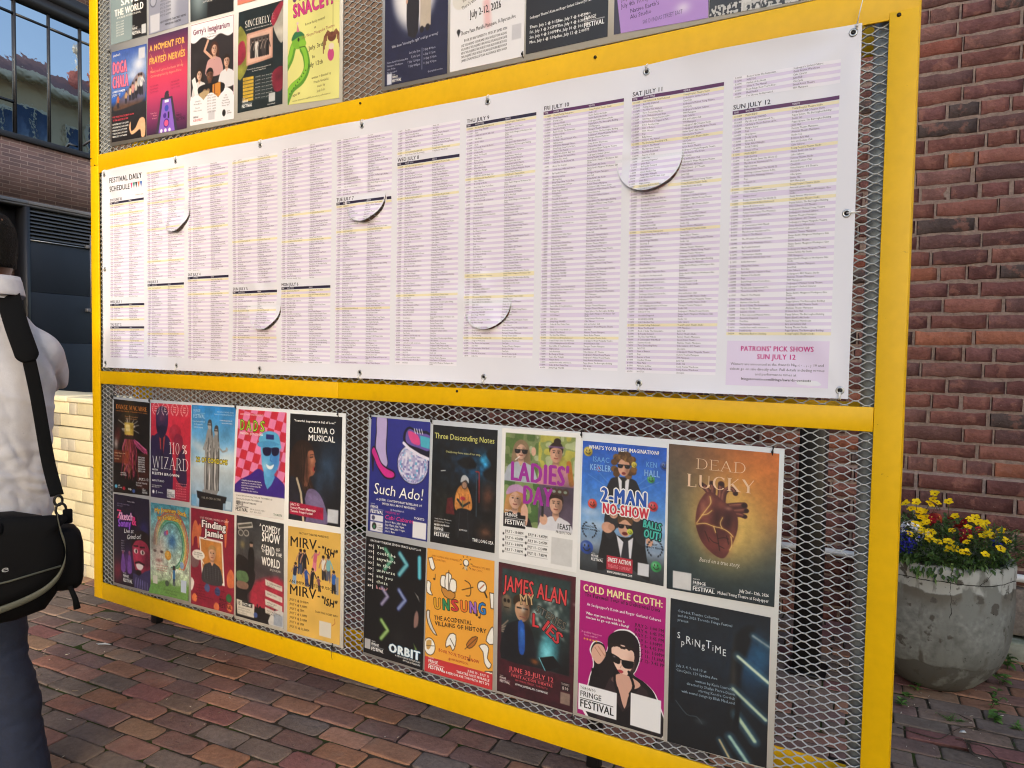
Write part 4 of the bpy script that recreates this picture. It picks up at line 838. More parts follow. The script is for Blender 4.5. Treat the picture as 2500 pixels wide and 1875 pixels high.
def p_rainbow():
    p = Paper(q4(.4472, .7214, .7181, .7306, .7089, .3244, .4456, .3173), [(0, '4a98a8'), (.35, '9cc8c0'), (.7, 'c8d8c4'), (1, '7ea868')], 78)
    p.nz(.16, .22, 4); p.nz(.5, .12, 5)
    for rr, c in ((44, 'd2503a'), (40.5, 'e2803a'), (37, 'ecc84a'), (33.5, '5aa85a'), (30, '3a8a6a')):
        p.fn(lambda X, Y: np.clip((1.9-np.abs(np.sqrt((X-54)**2+((Y-66)*.8)**2)-rr))/1.2, 0, 1)*(Y < 70+(X > 54)*34)*(.6+.5*vnoise(X, Y, .9, 6)), c)
    p.gl(56, 60, 12, 14, '2a6ab0', .8); p.el(40, 48, 4, 4, '7a5ab0'); p.el(44, 46, 3, 4, 'd8506a'); p.gl(22, 78, 20, 34, 'd4c0b4', .85); p.gl(8, 62, 10, 16, '5a4a44', .5)
    for x in (12, 30): p.el(x, 80, 4, 2.4, '6a5450', soft=2)
    p.gl(22, 95, 8, 3, 'a85a56', .7); p.el(46, 84, 8, 8, 'e2a23a'); p.gl(44, 82, 4, 4, 'f4d070', .8); p.el(82, 96, 5, 6, '8ab0d8')
    p.fn(lambda X, Y: np.clip((Y-128-3*np.sin(X*.12))/4, 0, 1), '6a9a4a', .9); p.nz(.7, .1, 8); p.el(62, 104, 4, 5, '2a2220'); p.st([(62, 109), (62, 122)], 6, '2e7ab8'); p.st([(61, 122), (60, 132)], 2.4, '3a3a5a'); p.st([(64, 122), (64, 132)], 2.4, '3a3a5a'); p.st([(57, 111), (55, 122)], 1.6, 'c89a80'); p.rc(80, 120, 94, 140, 'c8d8ee')
    p.el(44, 131, 5, 5, '4a5a4a'); p.rc(6, 122, 18, 136, 'dcdccc')
    p.ol('My Journey Back', 52, 16, 7, 'f2d64a', 'b8502a', .7, al='c', w=82, b=.02, curve=.5); p.ol('to ChinSang', 50, 27, 7, 'f2d64a', 'b8502a', .7, al='c', w=62, b=.02, curve=.3)
    p.para(['A play for families about', 'crossing an ocean and', 'finding the way home'], 30, 104, 2.4, 'c03a30', 1.7, al='c'); p.para(['JULY 3  JULY 5  JULY 8  JULY 11', 'Factory Theatre Studio'], 56, 143, 2.4, '2a3a20', 1.9, al='c')
    p.build('poster', 'crayon style poster with a rainbow, a child and a pale face, its lower corner curling', GL, bulge=.003, lift=lambda u, v: .012*np.clip(v-.9, 0, 1)*10*np.clip(1-u*1.2, 0, 1))
def p_jamie():
    p = Paper(q4(.7271, .7329, 1.0022, .7359, .9983, .3246, .7252, .3187), '8e1c38', 80)
    for pts in ([(2, 40), (6, 24), (12, 18), (18, 26), (22, 22), (26, 32), (22, 46), (20, 60), (17, 60), (15, 44), (8, 46), (6, 58), (3, 58)], [(78, 22), (82, 8), (86, 12), (84, 30), (82, 50), (79, 50)], [(84, 96), (92, 84), (100, 92), (100, 110), (86, 112)]): p.pg(pts, 'd8744a', sm=3)
    p.pg([(0, 76), (16, 74), (20, 84), (14, 92), (2, 92)], '7a5a5e', sm=3); p.pg([(0, 110), (8, 116), (4, 128), (0, 130)], 'f0ece4', sm=3)
    for x, y, c in ((88, 128, '2e6a3e'), (38, 120, '4a5a8a'), (62, 122, '3a4a7a'), (8, 140, 'e07a4a'), (60, 146, 'd8744a'), (90, 142, 'd8744a')): p.pg([(x-6, y), (x, y-6), (x+7, y-1), (x+4, y+7), (x-4, y+6)], c, sm=3)
    p.tx('LOST TEACHER, MISSING STUDENT', 22, 14, 3, 'f0d8d0', w=66); p.ol('Finding', 26, 27, 11, W_, '1a1014', 1.1, w=56, b=.05); p.ol('Jamie', 34, 40, 11, W_, '1a1014', 1.1, w=42, b=.05)
    p.pg([(20, 43), (74, 44), (79, 112), (27, 110)], 'f2efe8'); p.pg([(23, 46), (71, 47), (75.5, 108), (30, 106)], 'd08a42'); p.gl(40, 58, 10, 8, 'b87434', .6); p.gl(64, 56, 9, 8, 'e0a05a', .7)
    p.bust(50, 66, 11, 'd8a88a', 'b08a54', '3a3a40', shade=.2)
    for i in range(7): p.st([(32+i*6.5, 86+abs(3-i)*1.6), (33+i*6.4, 107)], .8, '7a7a80', a=.7); p.st([(32, 88+i*3), (73, 88+i*3)], .6, '1c1c20', a=.6)
    p.el(18, 72, 15, 8, 'f4f2ec'); p.st([(26, 78), (30, 84)], 2, 'f4f2ec'); p.para(['YOU REMEMBER', 'WHO I AM, RIGHT', 'SIR?'], 18, 70, 2, '2a2020', 1.6, al='c')
    p.para(['Fri July 3, 8:00', 'Sun July 5, 2:30', 'Tue July 7, 6:15', 'Thu July 9, 9:00'], 12, 120, 2.6, '2a0a12', 1.8); p.para(['Factory Theatre', 'Studio'], 58, 122, 2.6, '2a0a12', 1.8); p.para(['Written and performed by the cast', 'directed by a friend'], 12, 137, 2.2, '2a0a12', 1.8); p.fringe(66, 146, 30, '3a0a18')
    p.build('poster', 'maroon poster with a framed photo of a boy, lettered Finding Jamie', GL, ph=0.12)
def p_dads():
    p = Paper(q4(1.027, 1.1687, 1.3, 1.1702, 1.2863, .7544, .9966, .7484), 'cc2c40', 84)
    p.fn(lambda X, Y: ((np.floor((X+.3*Y)/14)+np.floor((Y-.15*X)/14)) % 2), 'e884b4')
    p.pg([(0, 122), (6, 106), (30, 94), (46, 84), (60, 88), (78, 90), (96, 100), (100, 108), (100, 124)], '3c2388', sm=4); p.pg([(58, 92), (66, 112), (80, 94), (74, 84), (60, 84)], '58a8dc', sm=2)
    p.pg([(52, 42), (84, 42), (88, 70), (80, 88), (66, 94), (56, 84), (52, 66)], '62b0e4', sm=5); p.gl(80, 66, 9, 20, '2a6ac0', .7); p.gl(60, 78, 6, 6, '9cd4f4', .8); p.pg([(48, 46), (50, 34), (66, 28), (84, 32), (90, 46), (88, 52)], '5ab0e0', sm=4); p.pg([(44, 46), (68, 42), (88, 46), (70, 50), (48, 52)], '4a9ad0', sm=3)
    p.rc(60, 33, 76, 40, '2a2a70'); p.pg([(55, 53), (70, 52), (70, 62), (60, 64), (55, 60)], '16123a', sm=3); p.pg([(73, 52), (86, 51), (86, 60), (78, 63), (73, 60)], '16123a', sm=3); p.st([(55, 54), (86, 52)], 1.6, '16123a'); p.pg([(62, 76), (70, 78), (78, 75), (74, 82), (66, 82)], 'e8f4fa', sm=3); p.st([(72, 62), (70, 70), (74, 71)], 1.2, '2a6ac0')
    p.fn(lambda X, Y: (Y > 122)*1.0, 'eceae6'); p.tx('DADDYCHARITY THEATRE PRESENTS', 4, 8, 2.4, 'f4d8dc', w=50)
    for i, ch in enumerate('DADS'): p.ol(ch, 5+i*14, 30, 15, 'a8d43a', '3c5a22', .9, w=10.5, b=.01)
    p.tx('JUNE 30TH - JULY 12TH 2026', 6, 36, 3, W_, w=48, b=.02); p.para(['A playful, interactive experience', 'exploring the sometimes hilarious,', 'sometimes complicated, but life', 'relationships we have', 'with the men who made us.'], 14, 104, 2.3, W_, 1.6); p.tx('Created & Performed by TAYLOR TROWBRIDGE', 3, 127, 2.2, '3a3a3e', w=74); p.tx('Directed by DYLAN TROWBRIDGE', 5, 132, 2.2, '3a3a3e', w=52); p.tx('HARBOURFRONT THEATRE', 4, 137, 2.4, '2a2a2e', w=42, b=.02)
    p.fringe(4, 149, 26, '1a1a1e'); p.para(['JUN 30  JUL 2  JUL 4  JUL 5', 'JUL 7   JUL 9  JUL 11'], 34, 145, 2, '2a2a2e', 1.8); p.tx('TICKETS', 80, 148, 2.8, '3a6a4a', w=17, b=.02)
    p.build('poster', 'red and pink checkered poster of a blue man in cap and sunglasses, lettered DADS', GL, ph=0.08)
def p_olivia():
    p = Paper(q4(1.3187, 1.1682, 1.5845, 1.1702, 1.5771, .7656, 1.3103, .7607), '15171d', 84)
    p.gl(76, 70, 18, 30, '34506e', .75); p.gl(88, 45, 14, 18, '1c2a3c', .8); p.gl(58, 95, 10, 20, '2a4058', .6)
    p.pg([(2, 62), (10, 44), (24, 36), (40, 40), (48, 50), (44, 60), (40, 80), (46, 98), (56, 112), (44, 118), (28, 110), (8, 110), (0, 96)], '2a1c17', sm=5)
    p.pg([(36, 54), (42, 50), (47, 51), (49, 58), (52, 65), (50, 68), (51, 71), (49.5, 74), (51, 78), (47, 85), (40, 88), (37, 100), (30, 100), (32, 74)], '8a5642', sm=3); p.gl(36, 80, 5, 14, '4a2a20', .9); p.gl(44, 64, 4, 6, 'b87c60', .8); p.gl(43, 76, 4, 5, 'a8684e', .6); p.st([(41, 60), (46, 59)], 1.6, '1c1210'); p.st([(41, 56.5), (47, 55.5)], 1, '1c1210'); p.el(48.5, 76, 2.4, 3.4, 'b8443e'); p.el(49.4, 76, 1.2, 2.6, '240c0c')
    for i in range(9): p.st([(20+i*2, 42+i), (24+i*1.6, 66), (22+i*2, 92), (26+i*3, 112)], 1.1, ('3c2820', '1c120f', '4a3228')[i % 3], sm=4, a=.8)
    p.pg([(34, 112), (46, 104), (62, 112), (74, 134), (74, 152), (30, 152)], '6e6086', sm=4); p.gl(54, 124, 12, 12, '8c7ea4', .6); p.pg([(0, 96), (10, 90), (24, 98), (32, 120), (34, 152), (0, 152)], '20202a', sm=3); p.st([(16, 92), (24, 112), (30, 152)], 4, 'c8b89c'); p.nz(.12, .06, 2)
    p.tx('"Powerful, Important & Full of Love"', 8, 11, 3.3, W_, w=80, b=.02); p.tx('OLIVIA O', 37, 25, 8, W_, w=50, b=.02); p.tx('MUSICAL', 37, 36, 8, W_, w=51, b=.02)
    p.pg([(2, 126), (68, 129), (68, 146), (2, 144)], 'a8163e'); p.para(['July 2 -12', 'Factory Theatre Mainstage', 'Toronto Fringe Festival'], 4, 131, 3.3, W_, 1.5, b=.02); p.rc(76, 129, 96, 148, 'c8ccd2')
    p.build('poster', 'black poster of a laughing woman with long curly hair, seen in profile', GL, ph=0.2)
def p_comedy():
    p = Paper(q4(1.0147, .7377, 1.2863, .739, 1.2862, .3263, 1.0079, .3233), [(0, '2e3034'), (.3, '4a4c4e'), (.6, '50444a'), (1, '2a2426')], 84)
    p.nz(.06, .15, 9); p.pg([(40, 152), (30, 126), (34, 104), (54, 88), (100, 84), (100, 152)], 'a82c42', soft=8, sm=3); p.pg([(0, 70), (10, 58), (30, 66), (42, 84), (34, 106), (24, 118), (34, 136), (54, 130), (100, 134), (100, 152), (0, 152)], '1c1a1c', sm=3); r_ = random.Random(4)
    for i in range(26): x = r_.uniform(30, 100); p.rc(x, 132-r_.uniform(0, 6), x+2.4, 140, '151314')
    p.pg([(2, 84), (22, 82), (28, 92), (22, 98), (4, 98)], '5a7a52', sm=3); p.pg([(4, 98), (26, 99), (24, 108), (4, 108)], '8a6a5c', sm=3); p.rc(30, 42, 36, 60, '1a1a1c'); p.el(33, 40, 3.4, 4.2, 'a08474'); p.el(33, 37, 4, 1.6, '141416'); p.pg([(28, 46), (38, 46), (40, 72), (36, 84), (30, 84), (26, 72)], '161618', sm=2); p.st([(14, 44), (15, 60)], 1, '3a3a3a'); p.gl(14, 42, 5, 5, 'b8a468', .6)
    p.pg([(2, 12), (34, 6), (36, 14), (4, 20)], 'c8c4bc'); p.pg([(4, 14), (33, 8), (34, 12), (5, 18)], '55554f'); p.el(10, 25, 6, 5, 'b0aca4'); p.el(22, 24, 6, 5, 'b0aca4'); p.el(10, 25, 4.6, 3.6, '4a4a4a'); p.el(22, 24, 4.6, 3.6, '4a4a4a')
    p.tx('A', 50, 10, 4, W_, b=.02)
    for t, y, h in (('COMEDY', 17, 10), ('SHOW', 31, 12.5), ('WORLD', 66, 12)): p.tx(t, 55, y, h, W_, w=38, b=.03, jit=.05)
    p.para(['AT', 'THE'], 54, 41, 5, W_, 1.25, b=.02); p.tx('END', 63, 50, 13, W_, w=19, b=.03); p.para(['OF', 'THE'], 84, 42, 5, W_, 1.4, b=.02); p.tx('BY JON BLAIR', 72, 72, 3, 'd8d4cc', w=22)
    for y, t in ((86, ['A COMEDIAN WHO HAS', 'SEEN IT ALL']), (102, ['TRAGICOMIC']), (115, ['WITH A CAST', 'OF MANY']), (127, ['PHYSICAL THEATRE', 'AND MUSIC'])):
        p.pg([(62, y), (97, y+5), (97, y+13), (63, y+9)], 'd2cec4'); p.para(t, 66, y+6, 2.4, '3a3634', 1.5, rot=4)
    p.pg([(2, 126), (40, 128), (40, 148), (4, 148)], 'd0ccc2'); p.tx('15', 4, 134, 5, '2a2826', b=.03); p.rc(14, 127, 36, 134, '1a1a1a'); p.tx('FACTORY', 15, 133, 4, W_, w=19, b=.02); p.para(['JULY 2  JULY 4  JULY 5', 'JULY 7  JULY 9  JULY 10', 'JULY 11 JULY 12'], 6, 139, 2, '3a3634', 1.8); p.el(43, 143, 4, 4, '4a62a8'); p.pg([(72, 140), (80, 130), (100, 128), (100, 152), (70, 152)], 'c8c8c6', sm=2); p.rc(80, 134, 98, 150, '9aa4b4')
    p.build('poster', 'grey and red poster with white capitals COMEDY SHOW AT END OF THE WORLD', GL, ph=0.2)
def p_mirv():
    p = Paper(q4(1.3087, .7341, 1.5804, .7421, 1.5785, .3271, 1.3053, .321), 'e0b456', 84); p.nz(.04, .05, 2)
    p.tx('FACTORY THEATRE MAINSPACE', 22, 9, 2.8, '2a2016', w=56, b=.02)
    for y in (28, 97): p.tx('MIRV', 4, y, 14, '1c1712', w=52, b=.012); p.tx('-', 58, y-1, 12, '1c1712', b=.03); p.tx('"ISH"', 65, y+3, 10, '1c1712', w=30, b=.04, rot=7, jit=.08)
    for (x, y, h, t, b_, l, a) in ((24, 64, 34, '2a2a3a', '3a4a6a', .05, .6), (33, 62, 32, '22222a', '2a2a30', 0, -.2), (13, 80, 30, '1e2a4a', '8aaccc', .1, .8), (51, 56, 28, 'c8607c', 'd87a90', .12, 1), (38, 80, 26, '2a52a0', '2a3a70', -.1, .3), (46, 82, 28, '22222a', '1c1c22', .1, .1), (70, 66, 32, 'dcd8d0', '2a2a30', -.05, .4), (78, 66, 33, '7ab4b8', '54586a', 0, 0), (88, 82, 30, '2a62b0', '1c1c24', 0, -.3), (62, 84, 20, '7a4a5a', '2a2a30', -.15, .5)): p.fig(x, y, h, t, b_, lean=l, arms=a)
    p.rc(92, 60, 97, 84, '8a8e94'); p.tx('AN IMPROVISED MUSICAL', 4, 80, 4.2, '1c1712', w=90, b=.01)
    p.para(['JULY 3 @ 10:30PM', 'JULY 4 @ 4:30PM', 'JULY 5 @ 7PM', 'JULY 7 @ 5:30PM', 'JULY 8 @ 5:15PM', 'JULY 9 @ 2PM', 'JULY 11 @ 12:30PM'], 5, 106, 3.3, '2a2016', 1.95, b=.02); p.tx('SCAN FOR TICKET INFO', 54, 115, 2.8, '2a2016', w=42, b=.02); p.st([(90, 118), (91, 124), (86, 128)], .9, 'b05a2a'); p.rc(62, 125, 84, 146, 'd8d2c4'); p.build('poster', 'mustard yellow poster with a troupe of small performers between two black MIRV-"ISH" titles', GL)
def p_ado():
    p = Paper(q4(1.7213, 1.1796, 1.9791, 1.1761, 1.9704, .7706, 1.7085, .7715), [(0, '2b2f8c'), (1, '232a78')], 100)
    p.pg([(10, -2), (28, -2), (29, 40), (32, 58), (28, 66), (18, 60), (8, 44), (9, 20)], '15122c', sm=4); p.pg([(11, -2), (27, -2), (27.5, 40), (31, 58), (27, 64), (18, 58), (10, 42), (10.5, 20)], 'b8a8d8', sm=4)
    p.pg([(2, 46), (6, 38), (12, 44), (20, 58), (30, 64), (42, 68), (45, 74), (40, 79), (26, 78), (14, 66), (8, 56), (7, 70), (5, 70)], '1a0c20', sm=4); p.pg([(3, 46), (6.5, 40), (12, 47), (20, 60), (30, 66), (41, 69.5), (43, 74), (38, 77), (27, 76), (14, 64), (8, 54)], 'cc2a8c', sm=4)
    cx, cy, rr = 73, 56, 25; p.el(cx, cy, rr+1, rr+1, '1a1838'); p.el(cx, cy, rr, rr, 'a8a4d0')
    def ball(X, Y):
        u, v = (X-cx)/rr, (Y-cy)/rr; z = np.sqrt(np.clip(1-u*u-v*v, 0, 1)); a = np.arctan2(u, z)*7; b = np.arcsin(np.clip(v, -1, 1))*8; ia, ib = np.floor(a+.3*np.sin(b)), np.floor(b); return ia, ib, (u*u+v*v < 1)
    ia, ib, ins = ball(p.X, p.Y); hsh = np.abs(np.sin(ia*12.9+ib*78.2)*43758.5) % 1; p.bl(ins*(hsh > .62)*.8, 'e4e2f4'); p.bl(ins*(hsh < .22)*.7, '6a68a8'); p.bl(ins*((hsh > .4)*(hsh < .46))*.8, '5ab0d8')
    p.gl(66, 44, 8, 7, 'f4f2fc', .7)
    p.pg([(56, 26), (58, 14), (66, 8), (80, 12), (100, 14), (100, 44), (86, 42), (66, 34)], '14122c', sm=3); p.pg([(60, 26), (61, 16), (67, 11), (80, 15), (100, 17), (100, 36), (82, 34), (66, 31)], '6a58a8', sm=3); p.pg([(64, 14), (80, 18), (84, 30), (70, 28)], 'd84a8c', sm=3); p.pg([(84, 18), (100, 20), (100, 34), (86, 32)], '4ab0c8'); p.st([(57, 30), (66, 36), (84, 43), (100, 47)], 4, 'e8e4f4')
    for i in range(4): p.st([(74+i*4, 10), (76+i*4, 16)], 1.1, W_)
    p.ol('Such Ado!', 8, 101, 14, W_, '14143c', .5, w=84, sh=.12, jit=.06); p.para(['A QUEER, CONTEMPORARY RETELLING OF', 'MUCH ADO ABOUT NOTHING'], 52, 109, 2.9, W_, 1.7, al='c', b=.015); p.tx('By Emily Elizabeth', 50, 120, 2.4, 'd8d4f0', 'c')
    p.fringe(4, 127, 22, W_); p.rc(4, 129, 26, 137, 'dcdce4'); p.el(9, 133, 3, 3, '4a4a6a'); p.rc(4, 138.5, 26, 151, 'dcdce4'); p.el(11, 144, 4, 4.6, '1c1c1c'); p.el(11, 145, 1.8, 2.6, '3a7a5a'); p.para(['LUSH', 'SUMMER', 'THEATRE'], 17, 143, 1.8, '3a3a3a', 1.6)
    p.tx('PRESENTED AT', 30, 124, 2.4, 'd0488c', w=24); p.tx('Cabi Cabaret', 29, 132, 5.4, 'e03a84', w=48, sh=.2); p.para(['June 30 8pm, July 1 3pm,', 'July 4 5pm, July 7 8pm,', 'July 8 6pm, July 10 6pm,', 'July 11 8pm'], 30, 136.5, 2.7, W_, 1.55); p.tx('TICKETS:', 78, 126, 2.8, W_, w=17, b=.02); p.rc(76, 129, 98, 150, 'e6e6ea')
    p.build('poster', 'blue poster with a pink high heel, a disco ball and a sneaker, lettered Such Ado!', GR, ph=0.05)
def p_three():
    p = Paper(q4(1.9901, 1.1691, 2.242, 1.1677, 2.2376, .7734, 1.9828, .7724), [(0, '10151c'), (.4, '0e151c'), (1, '0c0d10')], 100)
    p.gl(62, 48, 30, 20, '14324e', .9); p.gl(82, 40, 9, 9, '3ab0e8', .95); p.gl(72, 52, 16, 10, '1c5a84', .7); p.pg([(84, 30), (100, 22), (100, 60), (86, 62), (80, 54), (92, 44)], '0e1218', soft=3, sm=3); p.pg([(40, 44), (60, 36), (70, 48), (54, 52)], '0a0e14', soft=3, sm=3)
    p.gl(20, 100, 22, 18, '2a2a20', .6); p.gl(88, 84, 10, 16, '5a3424', .7); p.gl(86, 128, 12, 10, '6a4430', .7); p.gl(12, 125, 8, 8, '4a3a2a', .6); p.nz(.18, .35, 3)
    p.st([(70, 48), (71, 110)], 1.2, '3a4a58'); p.st([(69, 54), (74, 54), (75, 92)], 1.4, 'a82a2a'); p.pg([(26, 92), (34, 90), (38, 112), (24, 112)], '5a1c20')
    p.pg([(38, 92), (42, 78), (50, 72), (58, 76), (64, 92), (62, 104), (40, 106)], 'b8783a', sm=4); p.gl(44, 92, 5, 9, 'd8944a', .6); p.pg([(42, 104), (62, 104), (66, 118), (64, 142), (42, 142), (40, 118)], '17181c', sm=3); p.el(52, 72, 4.6, 6, '4a3a34'); p.pg([(46, 70), (48, 62), (53, 60), (58, 64), (58, 70), (54, 66)], 'b4b8bc', sm=3); p.st([(42, 92), (50, 100), (60, 94)], 3, '2a2a2e'); p.el(52, 73, 3.4, 4, 'b08a72'); p.st([(44, 84), (46, 100)], 1, '7a4a20'); p.st([(58, 84), (59, 100)], 1, '7a4a20'); p.st([(46, 106), (44, 140)], 1, '2e3036'); p.st([(58, 106), (60, 140)], 1, '2e3036'); p.el(50, 90, 4, 2.6, 'b03040'); p.st([(50, 92), (50, 102)], 1, '5a7a4a')
    p.tx('Three Descending Notes', 3, 17, 7, 'd8d87a', w=93, b=.0); p.tx('Odella may have missed her stop...', 22, 34, 2.8, 'c8c88a', w=56); p.st([(15, 58), (22, 57)], 1, 'e8e8e8')
    p.para(['Geary Avenue Warehouse', '213 Geary Ave, Toronto', 'near Dupont & Dufferin'], 6, 121, 1.9, 'c8c8c8', 1.9); p.tx('July 2nd to July 9th, 2026', 6, 129, 2, W_, b=.02, w=24); p.fringe(6, 143, 25, W_); p.tx('BUY TICKETS', 46, 131, 1.9, W_, w=12); p.tx('THE LONG SEA', 66, 142, 4, W_, w=32, b=.015)
    p.build('poster', 'near black poster of a seated figure in an orange jacket under a blue light', GR, ph=0.3)
def p_orbit():
    p = Paper(q4(1.7014, .7515, 1.967, .749, 1.9582, .3243, 1.6925, .3284), '0b0c10', 100)
    def chev(x, y, k, c, c2):
        for w, col, a in ((9, c2, .35), (5.5, c, .75), (3, 'e8f8f8', .35)): p.st([(x, y), (x+12*k, y+12*k), (x, y+26*k)], w*k, col, soft=3, a=a)
    chev(58, 14, 1, '4ab8c8', '2a6a8a'); chev(34, 12, .95, '3a9a6a', '1c4a3a'); chev(30, 62, .8, '8a7aa8', '4a4070'); chev(58, 60, .9, '6a7ac0', '3a4080'); chev(30, 104, .9, '8ab84a', '4a6a2a')
    p.st([(90, 14), (91, 38)], 6, '3aa0b8', soft=2.5); p.st([(90, 14), (91, 38)], 3, '8ad8e4', soft=2, a=.6)
    p.pg([(84, 88), (88, 80), (91, 86), (90, 98), (84, 102)], '8a6a62', soft=2, sm=3); p.pg([(84, 58), (90, 62), (92, 68)], 'b8b8b0', soft=1.6, a=.7); p.pg([(84, 122), (90, 128), (88, 134)], '7a9a4a', soft=2, a=.8); p.gl(60, 120, 10, 14, '1e2020', .7)
    p.tx('FACTORY THEATRE STUDIO SPACE \\\\ JULY 2-11', 8, 5.5, 2.6, W_, w=84, b=.015)
    for i, t in enumerate(['You', 'could be', 'anywhere', 'in the', 'universe', 'and you', 'chose', 'here?']): y = 13+i*7.4; p.tx('>>', 5, y, 4, W_, w=7, b=.02); p.tx('|', 13, y, 4.4, W_, b=.03); p.tx(t, 20, y, 4.3, 'e8f4e8' if i < 7 else 'd8a0a8', w=len(t)*3.9, b=.01, tr=.15)
    p.ol('ORBIT', 44, 141, 10.5, 'e4f0f4', '3a6a8a', .7, w=52, b=.06, tr=.03); p.para(['A NEW SCIENCE FICTION PLAY', 'BY SAAR SUMARAGNI'], 96, 144.5, 2.2, W_, 1.6, al='r'); p.fringe(14, 146, 21, W_); p.rc(2, 133, 12, 146, 'a8a8ac')
    p.build('poster', 'black poster with glowing blurred chevrons and terminal lettering, titled ORBIT', GR)
def p_unsung():
    p = Paper(q4(1.9721, .7498, 2.238, .7479, 2.2372, .3271, 1.9657, .3248), 'efa83c', 100); K, w = '3a2a14', 'f6f2e8'
    def oc(pts, f=w, sm=0, lw=1): p.pg(pts, f, sm=sm); q = (cr(pts, sm) if sm else np.array(pts)); p.st(list(map(tuple, q))+[tuple(q[0])], lw, K)
    oc([(24, 44), (44, 48), (40, 56), (28, 54)], 'c88a3a', 2)
    for x, y, h in ((26, 30, 13), (33, 26, 19), (40, 32, 14)): oc([(x-3, y), (x+5, y+1), (x+5, y+h), (x-4, y+h-1)], w, 2)
    p.st([(34, 22), (34, 46)], 1, K)
    p.st([(58, 30), (66, 34), (66, 46), (60, 48)], 1.2, K, sm=4); p.st([(54, 42), (70, 36)], 1.1, K); p.el(83, 33, 7, 7, K); p.el(83, 33, 5.8, 5.8, w); p.st([(80, 36), (86, 30)], 1.4, 'b05a2a'); p.st([(87, 39), (90, 44)], 2.4, K)
    oc([(2, 12), (8, 10), (13, 22), (10, 26), (6, 24)]); p.el(59, 9, 4.5, 4.5, K); p.el(59, 8.6, 3.4, 3.4, w); p.rc(57, 13, 61, 17, 'c8c0a8')
    for a in range(0, 360, 40): p.st([(59+7*math.cos(R(a)), 9+7*math.sin(R(a))), (59+9*math.cos(R(a)), 9+9*math.sin(R(a)))], .8, K)
    oc([(1, 40), (7, 42), (6, 50), (10, 56), (1, 54)], w, 2); oc([(94, 38), (100, 38), (100, 56), (96, 56)], w); oc([(1, 78), (6, 76), (6, 84), (12, 96), (18, 104), (12, 102), (4, 92)], 'd8d4cc', 2); oc([(90, 96), (94, 84), (98, 78), (100, 80), (100, 98)], w, 2)
    oc([(32, 108), (38, 98), (46, 98), (46, 110), (42, 118), (38, 112), (32, 116)], w, 2); p.st([(38, 104), (44, 112)], 1, K); oc([(62, 106), (70, 96), (78, 94), (74, 104), (66, 110)], 'b8702a', 2); p.st([(60, 112), (76, 96)], .9, K)
    oc([(80, 104), (88, 100), (94, 104), (92, 116), (98, 122), (94, 128), (88, 122), (86, 110)], w, 2); p.el(7, 120, 9, 11, K); p.el(7, 120, 8, 10, w); p.pg([(2, 114), (10, 112), (8, 122), (3, 124)], 'c8a05a', sm=2); p.st([(2, 120), (14, 118)], .7, K); oc([(82, 140), (90, 132), (100, 130), (100, 142)], w)
    for i in range(4): p.st([(84+i*4, 139-i*2.4), (100, 138-i*2.4)], .7, K)
    for x, y in ((12, 36), (72, 66), (76, 68), (66, 124), (80, 70)): p.el(x, y, 1.7, 1.3, K); p.st([(x+1.4, y), (x+1.4, y-6)], .8, K)
    p.fn(lambda X, Y: (Y > 133+.0*X)*1.0, 'c8363a')
    for i, (ch, c) in enumerate(zip('UNSUNG', ('d8a02a', '2e8a5a', 'c83a3a', 'e87a2a', 'a06ac0', '2a7ac0'))): p.ol(ch, 13+i*13.2, 72-i*1.3, 13, c, K, .8, w=11.4, b=.05, rot=-4)
    p.tx('THE ACCIDENTAL', 14, 85, 5, K, w=56, b=.03, rot=-4, jit=.06); p.tx('VILLAINS OF HISTORY', 15, 92, 5, K, w=76, b=.03, rot=-4, jit=.06)
    p.tx('BOOK YOUR TICKETS NOW', 21, 123, 3.8, 'b8402a', w=60, b=.02, rot=2, jit=.06); p.tx('@UNSUNGMUSICAL', 36, 130, 2.8, 'b8402a', w=30, b=.01); p.para(['WELL ACTING AND SUPREMELY', 'WELL WRITTEN'], 8, 9, 2.2, 'a85a1e', 1.8); p.para(["FRINGE AT IT'S BEST", 'TRIP CRITIC'], 68, 12, 2.2, 'a85a1e', 1.8)
    p.fringe(6, 147, 24, W_); p.para(['JUNE 30 - JULY 11', 'THEATRE PASSE MURAILLE', '16 RYERSON AVE TORONTO M5T 2P3'], 96, 138.5, 2.9, W_, 1.55, al='r', b=.02)
    p.build('poster', 'orange poster strewn with line drawn ships and scrolls, lettered UNSUNG in coloured capitals', GR)
